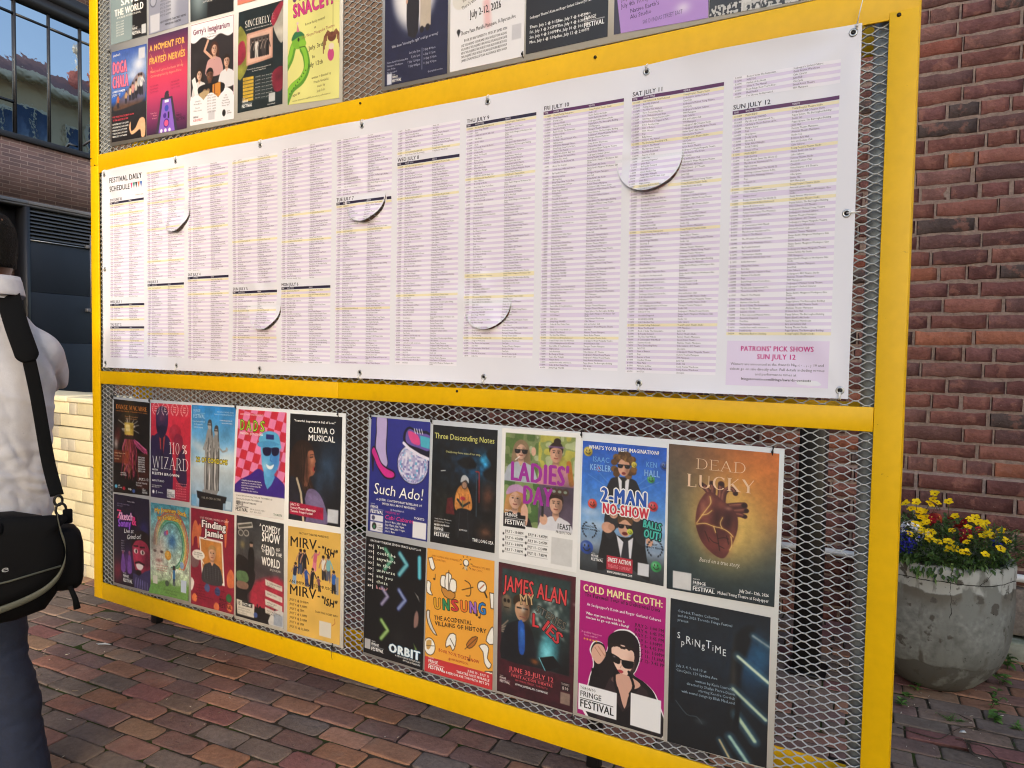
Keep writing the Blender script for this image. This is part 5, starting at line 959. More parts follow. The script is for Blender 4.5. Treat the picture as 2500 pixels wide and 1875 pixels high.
def p_ladies():
    p = Paper(q4(2.258, 1.1759, 2.5325, 1.1779, 2.524, .7591, 2.2528, .7589), 'f0f0ee', 120)
    for (x0, y0, x1, y1, c, g) in ((5, 5, 48, 60, '7a8a5a', '4a6a30'), (48, 5, 93, 60, '8a9a58', 'c8b84a'), (5, 60, 50, 110, '4a6a3a', '8a9a6a'), (50, 60, 93, 112, '5a4a5e', '3a3040')):
        p.rc(x0, y0, x1, y1, c); m = ((p.X > x0) & (p.X < x1) & (p.Y > y0) & (p.Y < y1)); n_ = vnoise(p.X, p.Y, .13, int(x0+y0)); p.bl(m*(n_ > .5)*.7, g); p.bl(m*(n_ < .3)*.5, 'd8dcc0')
    ck = p.c.copy(); p.bust(26, 24, 10, 'd8ab92', '8a7458', 'b0b8c4', 'long'); p.sg(26, 25, 17); p.el(42, 24, 3, 5, 'd8ab92'); p.st([(24, 31), (19, 35)], 1, W_); p.bust(70, 24, 10.5, 'cf9c80', '2a1c18', 'c88a98', 'bun'); p.rc(60, 16, 80, 18, '8a6aa8', .7); p.st([(86, 34), (90, 56)], 6, 'b8762e')
    p.rc(5, 60, 50, 110, '4a6a3a'); n_ = vnoise(p.X, p.Y, .13, 65); m = ((p.X > 5) & (p.X < 50) & (p.Y > 60) & (p.Y < 110)); p.bl(m*(n_ > .5)*.7, '9aaa70')
    p.bust(20, 80, 11.5, 'd8ab92', 'b8864e', '1e1c20', 'long'); p.pg([(8, 76), (12, 66), (24, 63), (33, 68), (34, 74), (22, 71)], 'b890b8', sm=3); p.pg([(28, 90), (33, 84), (37, 92), (36, 108), (29, 108)], 'd8ab92', sm=3)
    p.rc(50, 60, 93, 112, '5e5062'); p.gl(88, 70, 14, 14, '3e3444', .8); p.bust(72, 80, 11, 'd6a78c', '2e1e1a', 'dcdce2'); 
    for x in (62, 69, 76, 83): p.el(x, 66, 4.4, 4, '4a342c'); p.el(x, 66, 2.2, 1.6, '8a9a8a')
    p.el(57, 99, 5, 6, 'd6a78c'); p.rc(54, 82, 57, 96, '2a2a2a'); p.rc(0, 110, 100, 152, 'f0f0ee'); p.fn(lambda X, Y: ((X < 5) | (X > 93))*1.0, 'f0f0ee')
    p.tx("LADIES'", 13, 59, 21, 'a02a9c', w=75, b=.05); p.tx('DAY', 30, 84, 20, 'a02a9c', w=38, b=.06)
    p.rc(5, 98, 34, 113, '141416'); p.fringe(7, 110, 28, W_); p.tx('1EAST', 74, 107, 6, '141416', w=18, b=.03); p.tx('PRODUCTION', 73, 112, 3, '141416', w=19, b=.02)
    for i, t in enumerate(['JULY 2 - 10:00PM', 'JULY 4 - 4:30PM', 'JULY 6 - 6:00PM', 'JULY 7 - 7:30PM']): y = 120+i*7; p.tx(t, 8, y, 3.1, '141416', w=24, b=.04); p.rc(6, y+1.6, 34, y+1.9, '8a8a8a'); p.el(5.5, y+1.7, 1, 1.4, '141416')
    for i, t in enumerate(['JULY 8 - 9:45PM', 'JULY 10 - 2:45PM', 'JULY 11 - 12:30PM', 'JULY 12 - 7:45PM']): y = 120+i*7; p.tx(t, 38, y, 3.1, '141416', w=25, b=.04); p.rc(36, y+1.6, 64, y+1.9, '8a8a8a'); p.el(35.5, y+1.7, 1, 1.4, '141416')
    p.rc(68, 117, 94, 147, 'd4d4d2'); p.build('poster', "white bordered poster of four portraits of women under large purple lettering LADIES' DAY", GR, ph=0.16)
def smiley(p, x, y, r, c, f='2a2a1a'):
    p.el(x, y, r, r, c); p.gl(x-.3*r, y-.35*r, .4*r, .35*r, 'ffffff', .45); p.gl(x+.5*r, y+.5*r, .5*r, .5*r, '000000', .3)
    for s_ in (-.3, .3): p.el(x+s_*r, y-.25*r, .11*r, .2*r, f)
    p.st([(x-.5*r, y+.15*r), (x-.2*r, y+.48*r), (x+.2*r, y+.48*r), (x+.5*r, y+.15*r)], .16*r, f, sm=3)
def p_twoman():
    p = Paper(q4(2.5359, 1.1571, 2.7909, 1.1559, 2.7919, .7664, 2.5346, .7705), [(0, '2458c0'), (.3, '3a7ad8'), (.6, '6aa0d8'), (.78, '8a9cb0'), (.86, '4a5258'), (1, '2c3034')], 120)
    for x, y, rx, ry in ((12, 82, 16, 6), (90, 88, 14, 6), (20, 96, 20, 7), (84, 104, 18, 6)): p.gl(x, y, rx, ry, 'd4e0ec', .6)
    for x in (8, 22, 78, 92): p.st([(50, 60), (x, 30+abs(50-x)*.2)], .5, '9cc4f0', a=.5)
    p.ol('ISAAC', 13, 23, 6, '6aa4e8', '2a5cb8', .4, w=21, b=.02); p.ol('KESSLER', 10, 33, 7, '8abaf0', '2a5cb8', .4, w=26, b=.03); p.ol('KEN', 77, 23, 6, '6aa4e8', '2a5cb8', .4, w=13, b=.02); p.ol('HALL', 75, 33, 7, '8abaf0', '2a5cb8', .4, w=18, b=.03)
    p.pg([(31, 66), (34, 44), (42, 38), (60, 38), (68, 44), (72, 66)], '24242a', sm=3); p.pg([(44, 36), (51, 44), (58, 36), (56, 62), (48, 62)], 'e4e4ea'); p.st([(51, 42), (51, 62)], 4, '16161a'); [p.el(51+11*math.cos(R(a_))*(.8+.25*(a_ % 50 > 20)), 22-10*math.sin(R(a_))*(.8+.3*(a_ % 40 > 18))+(5 if a_ < 0 or a_ > 180 else 0), 4, 3.6, ('5c3e22', '7a5630', '4a321c')[a_ % 3]) for a_ in range(-50, 235, 16)]; p.el(51, 26, 7, 10, 'd4a288'); p.gl(55, 29, 3, 7, '8a5a44', .6); [p.el(44+i*2.4, 16-1.5*math.sin(i), 2.6, 2.6, ('6a4a2a', '84602f', '553a20')[i % 3]) for i in range(7)]; p.sg(51, 25, 15); p.el(51, 33, 2.4, 1.6, '7a2a2a')
    p.pg([(22, 148), (26, 112), (28, 100), (36, 92), (44, 104), (60, 104), (68, 92), (76, 102), (80, 124), (84, 150), (60, 138), (46, 138)], '1e1e22', sm=3); p.pg([(30, 104), (30, 80), (40, 74), (66, 74), (76, 84), (78, 110), (68, 108), (62, 96), (44, 96), (38, 110)], '2a2a2e', sm=3)
    p.pg([(44, 104), (54, 112), (64, 104), (62, 128), (50, 130)], 'e0e0e6'); p.pg([(53, 108), (58, 108), (60, 130), (54, 136), (50, 128)], '2a2a34'); p.el(54, 94, 8, 10.5, 'd4a288'); p.pg([(46, 90), (46, 82), (54, 78), (62, 82), (62, 90), (54, 85)], '5a4028', sm=3); p.sg(54, 93, 17); p.el(54, 101, 3.4, 2, '6a2424'); p.el(33, 97, 7, 6.4, 'd4a288'); p.el(38, 96, 4, 4, 'c08e74'); p.el(83, 106, 4, 5, 'd4a288')
    p.ol('2-MAN', 25, 68, 16, '2458b4', W_, 1.4, w=55, b=.06); p.ol('NO-SHOW', 27, 81, 11.5, 'd03248', W_, 1.3, w=55, b=.06)
    for x in (40, 67): p.el(x, 81, 5, 4.6, 'd4a288'); [p.st([(x-3+i*2, 79), (x-3+i*2, 84)], .4, '8a5a48') for i in range(4)]
    p.ol('BALLS', 75, 90, 8, '4ac0b0', '14343a', 1.3, w=21, b=.06, rot=6); p.ol('OUT!', 76, 101, 9, '4ac0b0', '14343a', 1.3, w=20, b=.06, rot=6)
    smiley(p, 7, 12, 5.6, 'b8a43a'); smiley(p, 63, 22, 3.2, 'd8c43a'); smiley(p, 21, 31, 2.8, 'd84a3a'); smiley(p, 83, 36, 4.4, '4aa86a'); smiley(p, 14, 72, 5.6, 'd8483c'); smiley(p, 86, 66, 5.6, 'd03a44'); smiley(p, 8, 124, 8, '2a4a9c'); smiley(p, 91, 132, 6, '3aa05a'); smiley(p, 60, 98, 3.4, 'c8d43a'); smiley(p, 98, 20, 5, '2a4a9c')
    p.tx("WHAT'S YOUR BEST IMAGINATION?", 8, 8.6, 4.3, W_, w=84, b=.03); laurel(p, 11, 103, 8.5, '1c2430', ['CANADIAN', 'COMEDY AWARDS']); laurel(p, 89, 112, 8.5, '1c2430', ['BEST', 'IMPROV TROUPE'])
    p.fringe(14, 138, 15, W_); p.rc(33, 129, 64, 145, 'c02c40'); p.tx('SWEET ACTION', 34.5, 136, 5, W_, w=28, b=.04); p.tx('THEATRE COMPANY', 35, 142.5, 4, 'e88a94', w=27, b=.02); p.tx('WWW.2MANNOSHOW.COM', 34, 149, 2.6, W_, w=30, b=.03); p.rc(70, 131, 83, 145, 'd8dade')
    p.build('poster', 'blue poster of two men in black suits among smiling balls, lettered 2-MAN NO-SHOW', GR, ph=0.14)
def p_mystery():
    p = Paper(q4(2.253, .7482, 2.5231, .746, 2.5221, .3297, 2.2539, .3296), [(0, '4e1a24'), (1, '3a141e')], 120)
    p.rc(5, 6, 94, 112, '2a3c3c', soft=3); m = ((p.X > 5) & (p.X < 94) & (p.Y > 6) & (p.Y < 112)); p.bl(m*np.clip((p.Y-50)/60, 0, 1), '0e1014'); p.gl(40, 26, 22, 12, '3a5a4c', .8)
    p.gl(12, 46, 9, 12, '6a5a4a', .9); p.el(12, 44, 6, 8, '7a6a54', soft=2); [p.el(x, 43, 1.8, 2.2, '14100e', soft=1) for x in (9.5, 14.5)]; p.st([(9, 51), (15, 51)], 1.2, '1a1410')
    for i in range(4): p.st([(6, 74+i*2), (14, 66+i*5)], 1.6, '8a7a6a', soft=1)
    p.pg([(6, 110), (10, 76), (20, 66), (34, 62), (46, 72), (54, 104), (52, 112)], '14161c', sm=4); p.el(33, 50, 9.6, 13.5, 'c09472'); p.gl(39, 54, 6, 12, '4a3020', .8); p.gl(30, 46, 5, 6, 'e4bc98', .6); p.pg([(22, 46), (22, 36), (33, 32), (44, 36), (44, 46), (38, 40), (28, 41)], '3a2818', sm=3); [p.st([(x-2.6, 48), (x+2.6, 48)], 1.8, '1a1210') for x in (29, 37)]; p.st([(30, 58), (37, 58)], 1.2, '8a4a40'); p.pg([(28, 64), (36, 66), (37, 96), (33, 102), (29, 96)], '1c4a9c', sm=2); p.gl(33, 80, 3, 12, '3a7ad0', .7)
    r_ = random.Random(9)
    for i in range(70):
        x, y = r_.gauss(68, 14), r_.gauss(46, 12); p.gl(x, y, r_.uniform(2, 5), r_.uniform(1.5, 3), r_.choice(['d8dcd4', 'a8b4ac', '8ab0ac', '4a5a58']), .55, r_.uniform(0, 180))
    p.pg([(56, 100), (62, 70), (80, 68), (76, 104)], '3aa0b0', soft=10, a=.8); p.gl(66, 92, 10, 12, '8ae0ec', .8); p.pg([(56, 100), (74, 94), (84, 104), (64, 114)], '101014'); p.st([(56, 100), (64, 113)], 1, '7ad0e0'); p.gl(50, 106, 5, 3, 'b8642a', .7)
    p.ol('JAMES ALAN', 8, 31, 17, 'd8484a', '3a1014', .9, w=82, b=.02, rot=2); p.ol('MY', 30, 44, 12, 'c8a878', '2a2a24', .8, w=20, b=.01, rot=-8); p.ol('STERIES', 50, 48, 8.5, '6a6458', '20282a', .6, w=40, b=.01, rot=20); p.ol('L', 46, 66, 15, 'd03a40', '2a1014', .8, w=9, b=.03); p.ol('IES', 58, 66, 14, 'c83c42', '2a1014', .8, w=26, b=.03, rot=34)
    p.tx('JUNE 30-JULY 12', 17, 124, 5.4, 'd85a60', w=58, b=.02, tr=.06); p.rc(19, 125.4, 75, 125.8, 'd85a60'); p.tx('SWEET ACTION THEATRE', 19, 130, 3.3, 'd85a60', w=55, b=.02, tr=.04); p.tx('180 SHAW STREET, TORONTO', 25, 134, 2.2, 'c85058', w=43); p.tx('WWW.JAMESALAN.CA/FRINGE', 25, 139, 2.4, W_, w=43); p.fringe(4, 140, 14, 'e8d8d4'); p.rc(84, 120, 96, 130, '2a1a1e'); p.tx('TICKETS', 85, 123.5, 2.2, 'c8b8b0', w=10); p.tx('$10', 86, 128.5, 3.4, 'c8b8b0', w=8, b=.02); p.rc(84, 132, 96, 145, '8a7468')
    p.build('poster', 'dark maroon poster of a magician with smoke rising from a glowing book', GR, ph=0.22)
def p_cold():
    p = Paper(q4(2.5371, .7399, 2.8001, .7358, 2.8022, .3329, 2.5364, .3341), [(0, 'b4107c'), (1, 'a80e70')], 130)
    sil = [(14, 152), (14, 112), (19, 94), (18, 84), (15, 76), (20, 66), (30, 66), (34, 74), (38, 58), (46, 48), (60, 46), (70, 54), (72, 72), (68, 86), (66, 92), (80, 98), (92, 112), (98, 152)]
    q = np.array(cr(sil, 4)); c_ = q.mean(0); p.pg(c_+(q-c_)*1.045, 'f4f0f2'); p.pg(q, '1a1418')
    p.pg([(17, 84), (16, 76), (21, 68), (29, 68), (33, 76), (30, 84), (24, 90)], 'e0b09a', sm=3); p.st([(24, 70), (32, 79)], 1.4, 'c8907a'); p.st([(20, 72), (27, 80)], .8, 'b07a66')
    p.pg([(40, 66), (46, 60), (60, 60), (66, 70), (64, 84), (56, 96), (48, 92), (41, 80)], 'f0cbb8', sm=4); p.gl(63, 80, 4, 9, 'c08c78', .5); p.pg([(36, 70), (36, 56), (48, 47), (62, 47), (71, 58), (70, 74), (64, 66), (52, 62), (42, 66)], '1c1518', sm=4)
    for i in range(10): p.el(40+i*2.8, 65-abs(5-i)*.3+rnd.uniform(-1, 1), 2, 1.6, '2a1c1a')
    p.pg([(38, 74), (44, 75), (50, 78), (49, 84), (42, 83), (38, 78)], '0e0a0e', sm=3); p.pg([(52, 79), (58, 79), (65, 78), (64, 85), (56, 87), (52, 84)], '0e0a0e', sm=3); p.st([(38, 74), (52, 79), (65, 78)], 1.2, '0e0a0e'); p.gl(43, 77, 1.6, 1, '8a8088', .8); p.pg([(47, 91), (51, 90), (54, 91.5), (51, 94)], 'b03a44', sm=3); p.st([(52, 84), (50, 88)], .8, 'c08a78')
    p.pg([(44, 98), (52, 94), (66, 96), (74, 102), (62, 112), (56, 132), (48, 110), (40, 104)], 'd8a894', sm=3); p.pg([(44, 99), (56, 133), (74, 101), (86, 118), (88, 152), (24, 152), (34, 112)], '3a2a2e', a=.72, sm=2); p.pg([(40, 118), (54, 136), (70, 118), (84, 126), (86, 152), (34, 152)], '141014', sm=2); p.st([(44, 92), (44, 104), (48, 118)], 3, '120e12', sm=3); p.st([(60, 90), (66, 104), (62, 114)], 3, '120e12', sm=3); p.pg([(16, 96), (24, 96), (27, 104), (17, 106)], '120e12')
    p.tx('COLD MAPLE CLOTH:', 4, 11.6, 7.8, 'f6eaa8', w=93, b=.035); p.tx('The Farewell Tour of a Delusional Diva', 6, 17, 4.5, '2a0a24', w=88, b=.02); p.tx("At Soulpepper's Kevin and Roger Garland Cabaret", 9, 27, 3.2, 'f4e4f0', w=86, b=.02); p.para(['Who says you have to be a', 'success to go out with a bang?'], 8, 37, 3, W_, 1.5, b=.02)
    p.para(['JULY 2- 1:00 PM', 'JULY 4- 6:45 PM', 'JULY 5- 9:45 PM', 'JULY 6- 6:30PM', 'JULY 8- 4:45 PM', 'JULY 10- 1:00PM', 'JULY 11- 11:30AM', 'JULY 12- 3:45 PM'], 66, 38, 3.5, '2a0a24', 1.52, b=.02); p.para(['"A sparkling fringe treat', 'funny, poignant"'], 15, 58, 2, 'f0a0cc', 1.6, al='c')
    for i in range(5): p.pg([(7+i*3.6+1.5*math.cos(R(a*36-90))*(1 if a % 2 == 0 else .45), 65+1.5*math.sin(R(a*36-90))*(1 if a % 2 == 0 else .45)) for a in range(10)], 'f0b83a')
    p.rc(1, 117, 47, 147, 'f2f2f4'); p.tx('TORONTO', 3, 123, 3.2, '141416', w=19, b=.01); p.tx('FRINGE', 3, 131, 6, '141416', w=26, b=.015); p.rc(3, 133, 43, 133.7, '141416'); p.tx('FESTIVAL', 3, 143.5, 8.6, '141416', w=41, b=.03); p.rc(63, 112, 97, 148, 'f0f0f0')
    p.build('poster', 'magenta poster of a woman in a black headscarf lowering her sunglasses', GR)
def p_lucky():
    p = Paper(q4(2.7965, 1.1684, 3.0873, 1.1654, 3.0874, .7647, 2.8006, .7619), [(0, '5a4a3e'), (.3, '4e5450'), (.6, '3a5258'), (1, '16262e')], 140, 152)
    s_ = p.H/1.42/100; p.gl(100, 6, 62, 70, 'c8642a', .95, p=2.2); p.gl(88, 30, 40, 40, 'd07a34', .6); p.gl(56, 72, 34, 40, 'e8b85a', .95); p.gl(56, 78, 26, 32, 'f0cc70', .7)
    H_ = [(33, 51), (29, 60), (27, 73), (28, 84), (33, 97), (41, 106), (49, 111), (55, 110), (60, 100), (64, 88), (66, 77), (65, 66), (59, 58), (51, 52), (43, 46), (37, 46)]
    vs = (([(41, 54), (39, 46), (35, 41), (32, 39)], 5.5), ([(42, 52), (43, 43), (41, 36)], 4.6), ([(49, 54), (50, 45), (50, 36)], 6), ([(52, 54), (53, 45), (57, 40), (62, 41), (63, 44)], 4.8), ([(57, 58), (65, 56), (71, 55)], 6.4), ([(60, 63), (68, 61), (73, 60)], 5), ([(60, 66), (67, 65), (72, 66)], 4.4))
    for pts, w_ in vs: p.st(pts, w_, '4a2224', sm=4); p.st([(x-.7, y-.6) for x, y in pts], w_*.5, '7c463c', sm=4, a=.8, soft=2); p.st([(x-1.2, y-1) for x, y in pts], w_*.16, 'b87a62', sm=4, a=.7, soft=1)
    for pts, w_ in vs: x, y = pts[-1]; p.el(x, y, w_*.4, w_*.36, '2a1012', soft=1.2)
    p.pg(H_, '5c2c2c', sm=5); p.gl(37, 68, 7, 15, '86483e', .85); p.gl(34, 62, 3, 7, 'ac6c58', .7); p.gl(44, 98, 8, 9, '7c3a34', .75); p.gl(55, 98, 5, 10, '8c4a3e', .6); p.gl(58, 72, 6, 11, '32161a', .9); p.gl(47, 70, 4, 14, '3e1c1e', .8); p.gl(62, 80, 3, 10, '7c4438', .7); p.gl(33, 84, 4, 8, '431e20', .7); p.gl(50, 57, 5, 4, '7a4238', .8); p.gl(40, 52, 4, 4, '8a5044', .7); p.gl(51, 84, 6, 6, '4a2022', .7); p.gl(57, 60, 3, 2, 'c89078', .6)
    for pts in ([(28, 79), (33, 70), (38, 62), (41, 56), (40, 50)], [(28, 80), (36, 78), (44, 80), (52, 81), (58, 84), (62, 88)], [(33, 70), (38, 68), (42, 64)], [(60, 88), (61, 96), (59, 102)], [(44, 80), (46, 86)], [(52, 81), (50, 76), (52, 70)]): p.st(pts, 2.2, 'd89a40', a=.35, soft=2.6, sm=3); p.st(pts, .6, 'f8dc8c', sm=3)
    for pts in ([(46, 82), (48, 92), (50, 104)], [(48, 92), (54, 90), (58, 91)], [(49, 97), (44, 96), (40, 92)], [(49, 99), (54, 101)], [(36, 86), (40, 96)], [(56, 88), (58, 96)]): p.st(pts, .8, '26100f', sm=3, a=.85)
    p.tx('DEAD', 26, 23, 10.6, 'e8c8a8', w=46, f='t'); p.tx('LUCKY', 17.5, 42, 13, 'ecc8a6', w=63, f='s', al='l'); p.tx('Based on a true story.', 31, 118, 4.4, 'd8d0c0', w=38, sh=.2)
    p.rc(6, 132, 24, 150, 'd8d8d6'); p.fringe(25.5, 149, 21, W_); p.tx('July 2nd - 12th, 2026', 95, 143, 3.2, W_, 'r', w=26, b=.015); p.tx('Michael Young Theatre at Soulpepper', 95, 148.5, 3.2, W_, 'r', w=46, b=.015)
    p.build('poster', 'teal and orange poster of a cracked human heart, lettered DEAD LUCKY', GR, ph=0.14)
def p_spring():
    p = Paper(q4(2.8129, .7371, 3.0792, .7361, 3.0815, .3346, 2.8141, .3276), [(0, '151d26'), (.35, '182430'), (.7, '121a22'), (1, '0c1116')], 130)
    p.gl(84, 52, 16, 26, '1e4a70', .85); p.gl(92, 40, 10, 14, '2a6a94', .6); p.rc(2, 30, 6, 110, '0c0e12', .6); p.pg([(64, 40), (70, 20), (86, 12), (74, 60), (70, 120), (60, 130)], '0e141a', soft=4, sm=2); p.gl(66, 70, 3, 40, '6a5a48', .35)
    for a, b, w_, c in (((70, 46), (100, 66), 4, 'cfe0c8'), ((66, 80), (98, 104), 4, 'b8ccb0'), ((70, 106), (88, 128), 5, 'b4ccae'), ((64, 130), (82, 152), 4.4, '9cc0b4'), ((54, 136), (64, 152), 2.6, 'c8b484'), ((84, 22), (100, 30), 2.6, '8a9aa0')):
        p.st([a, b], w_*2, '4a7a90', soft=5, a=.6); p.st([a, b], w_*.7, c, soft=1.6)
    p.pg([(70, 86), (74, 90), (72, 126), (66, 124)], '0c1218', soft=2); p.st([(8, 106), (20, 118), (30, 118), (36, 124)], .7, '6a7a80', a=.7, sm=3); p.gl(34, 122, 6, 3, '3a4448', .7)
    p.para(['Odradek Theatre Collective', 'and the 2026 Toronto Fringe Festival', 'present'], 8, 13, 2.8, '9ab0c0', 1.65); 
    x_ = 8
    for i, (ch, dy, h) in enumerate(zip('SpRiNgTiME', (-2, 4, 1, 0, 1, 1, -1, 0, 1, 2), (6.4, 6.4, 8, 6, 7.4, 6.4, 8, 6, 7.4, 6.8))): p.tx(ch, x_, 42+dy+i*.5, h, 'dce4e8', sx=.8); x_ += run(ch)[1]*h*.8+.9
    p.para(['July 3, 4, 9, and 10 at', 'CineCycle, 129 Spadina Ave.'], 8, 70, 2.8, '9ab0c0', 1.7); p.para(['written by Katie Lawrence', 'directed by Shailyn Pierre-Dixon', 'starring Kendra Cordick', 'with sound design by Eliah MacLeod'], 68, 82, 2.8, '9ab0c0', 1.65, al='r')
    p.build('poster', 'dark blue poster with slanting streaks of light and the thin lettering SpRiNgTiME', GR, ph=0.15)
def p_doga():
    p = Paper(q4(.1774, 2.7373, .4376, 2.7242, .428, 2.3285, .172, 2.3364), [(0, '3a5aa8'), (.3, '6a8ac8'), (.55, '2a5ab4'), (.62, '2a2a30'), (1, '141216')], 70)
    p.gl(80, 30, 20, 14, 'e4e8f2', .9); p.gl(62, 46, 14, 9, 'd0d8ea', .8); p.pg([(10, 90), (40, 74), (74, 46), (96, 50), (96, 88), (60, 96), (10, 100)], '8a5a40', sm=3, a=.5)
    for i, (x, y, h, t) in enumerate(((86, 80, 34, 'd8d8d8'), (78, 78, 32, 'a8aeb8'), (70, 84, 30, 'c0b8b0'), (62, 86, 28, 'c88a8a'), (54, 86, 22, 'e0c49a'), (42, 90, 20, 'c89a6a'), (20, 96, 22, 'c8683a'))): p.fig(x, y, h, t, '2a2a34', lean=.03*(i % 3), arms=.2)
    p.ol('DOGA', 4, 38, 19, 'ee7a98', '8a2a4a', .8, w=42, b=.06); p.ol('CHALA', 4, 62, 19, 'ee7a98', '8a2a4a', .8, w=46, b=.06); p.para(['A NEW COMEDY', 'JULY 2 - 12'], 4, 70, 3.4, W_, 1.6, b=.03); p.para(['FIVE STARS FOR THE BEST SHOW', 'OF THE SEASON SO FAR'], 4, 112, 3, 'e04a5a', 1.8, b=.02)
    p.pg([(56, 122), (58, 138), (70, 134), (82, 120), (96, 122), (98, 148), (88, 152), (84, 138), (70, 142), (58, 144), (52, 132)], 'e8b48a', sm=3); p.para(['THURSDAY JULY 2 AT 8:30PM', 'SATURDAY JULY 4 AT 2:00PM', 'SUNDAY JULY 5 AT 9:15PM', 'TUESDAY JULY 7 AT 6:00PM', 'FRIDAY JULY 10 AT 4:45PM'], 3, 124, 2.6, W_, 2, b=.02, sh=.2); p.tx("poacher's", 5, 9, 4, W_, b=.02); p.rc(78, 4, 96, 22, 'c8ccd8')
    p.build('poster', 'blue and black poster with a crowd of small people under pink block lettering', GU, ph=0.15)
def p_nerves():
    p = Paper(q4(.4462, 2.7446, .7171, 2.7362, .7074, 2.325, .4322, 2.3315), [(0, '4a2a50'), (.12, '7a3458'), (.4, 'd8405e'), (.6, 'c83e68'), (.85, '7a2e5e'), (1, '3a1e40')], 78)
    p.tx('A MOMENT FOR', 5, 22, 9, 'f0b45a', w=88, b=.04, jit=.08); p.tx('FRAYED NERVES', 5, 42, 9.5, 'f0b45a', w=90, b=.04, jit=.08); p.tx('Music and Lyrics by Kevin Wong', 8, 56, 4, 'f4a08a', w=82); p.tx('Choreographed by Alyson Parcs', 8, 63, 4, 'f4a08a', w=78)
    for a in ((8, 26), (40, 24), (84, 24), (10, 46), (84, 46)): p.st([a, (a[0]+3, a[1]+5), (a[0]+1, a[1]+9), (a[0]+6, a[1]+8)], .7, 'f0b45a')
    p.para(['JULY 2 9:00PM', 'JULY 4 4:30PM', 'JULY 7 7:00PM'], 8, 78, 2.6, '8a2a4a', 1.8); p.para(['JULY 8 2:15PM', 'JULY 9 9:45PM', 'JULY 11 1:00PM'], 60, 78, 2.6, '8a2a4a', 1.8)
    p.pg([(36, 98), (64, 98), (78, 152), (24, 152)], '3a3644', sm=0); p.pg([(40, 101), (60, 101), (71, 152), (31, 152)], '8a62c8'); p.el(50, 92, 5, 3.4, '3a3240', rot=-20); p.el(50, 96, 6, 4, '3a3240'); p.rc(45, 102, 55, 106, W_); p.el(50, 115, 5, 5, '3a4ab0'); p.el(46, 126, 4, 4, '4a2a90'); p.rc(53, 121, 57, 131, '2a2a40'); p.el(50, 138, 7, 7, '4a2a90'); p.el(50, 138, 5, 5, 'e85a8a'); [p.el(x, 149, 3, 3, 'e8e0f4') for x in (38, 48, 58)]; p.para(['Theatre Passe', 'Muraille', 'Backspace'], 26, 120, 2.2, 'f0a0b0', 1.8, al='r'); p.fringe(74, 138, 22, '2a1830')
    p.build('poster', 'pink and plum poster of a tapering remote control under ragged orange lettering', GU)
def p_gerry():
    p = Paper(q4(.7324, 2.7412, 1.0017, 2.728, .9995, 2.321, .7282, 2.3318), '2a272a', 80)
    p.nz(.08, .2, 3); p.fn(lambda X, Y: np.clip((27+3*np.sin(X*.16)-Y)/1.2, 0, 1), 'f0eef4'); p.fn(lambda X, Y: np.clip((Y-112+9*np.abs(np.sin((X+2)*.094)))/1.2, 0, 1), 'f0eef4')
    p.fn(lambda X, Y: ((X < 2) | (X > 98) | (Y < 2) | (Y > 149))*1.0, '9a3a58'); p.fn(lambda X, Y: ((X < 1) | (X > 99) | (Y < 1) | (Y > 151))*1.0, 'f0eef0')
    p.bust(56, 44, 9, 'd4a68e', '4a2a20', 'c89a98', 'long'); p.st([(50, 56), (34, 44), (42, 30)], 4.4, 'd4a68e'); p.bust(84, 66, 8.5, 'd4a68e', '2a1e18', 'dcdce0'); p.bust(22, 78, 8, 'd8b09a', '2a1e1a', 'd8d4d4', 'long'); p.pg([(4, 84), (12, 80), (20, 104), (12, 110)], 'e8e8e8'); p.bust(46, 82, 9.5, '6a4432', '1a1412', '2e2e34'); p.pg([(18, 100), (30, 94), (66, 94), (80, 100), (70, 112), (28, 112)], '18181c', sm=3); p.pg([(52, 96), (70, 94), (70, 114), (52, 118)], 'd08a3a'); p.rc(56, 96, 58, 116, '7a3a20'); [p.el(x, 104, 4, 3.4, '8a6a4e') for x in (34, 42)]; p.pg([(22, 106), (44, 104), (42, 122), (24, 124)], 'b8a078', sm=2)
    p.fn(lambda X, Y: np.clip((Y-116+9*np.abs(np.sin((X+2)*.094)))/1.2, 0, 1), 'f0eef4'); p.tx("Gerry's Imaginarium", 7, 17, 8, '7a2a52', w=84, b=.03, jit=.08); p.para(['Presented by', 'The Neighbourhood Follies'], 52, 22, 2.4, '3a3038', 1.6, al='c')
    p.para(['Created by', 'Michelle Bloom'], 18, 118, 2.2, '3a3038', 1.9, al='c'); p.para(['Director', 'Willow Schnabel'], 18, 128, 2.2, '3a3038', 1.9, al='c'); p.para(["Young People's Theatre"]+dates(6, 4), 50, 112, 2.2, '3a3038', 1.9, al='c'); p.para(['Cast', 'Gia Rory', 'Ayman Khan', 'Theo Bracewell', 'Nattune "Jack"'], 82, 116, 2.2, '3a3038', 1.7, al='c'); p.tx('FRINGE', 8, 142, 3, '1a1a1a', b=.03, w=12); p.tx('KIDSFEST', 8, 147, 3.4, 'c83a3a', w=22, b=.03); p.el(78, 141, 4, 5, '1c1c1c'); p.para(['LUSH', 'SUMMER'], 85, 140, 2, '3a3a3a', 1.6); p.rc(43, 134, 57, 148, 'cfcdd4')
    p.build('poster', "white cloud edged poster of four musicians, lettered Gerry's Imaginarium", GU)
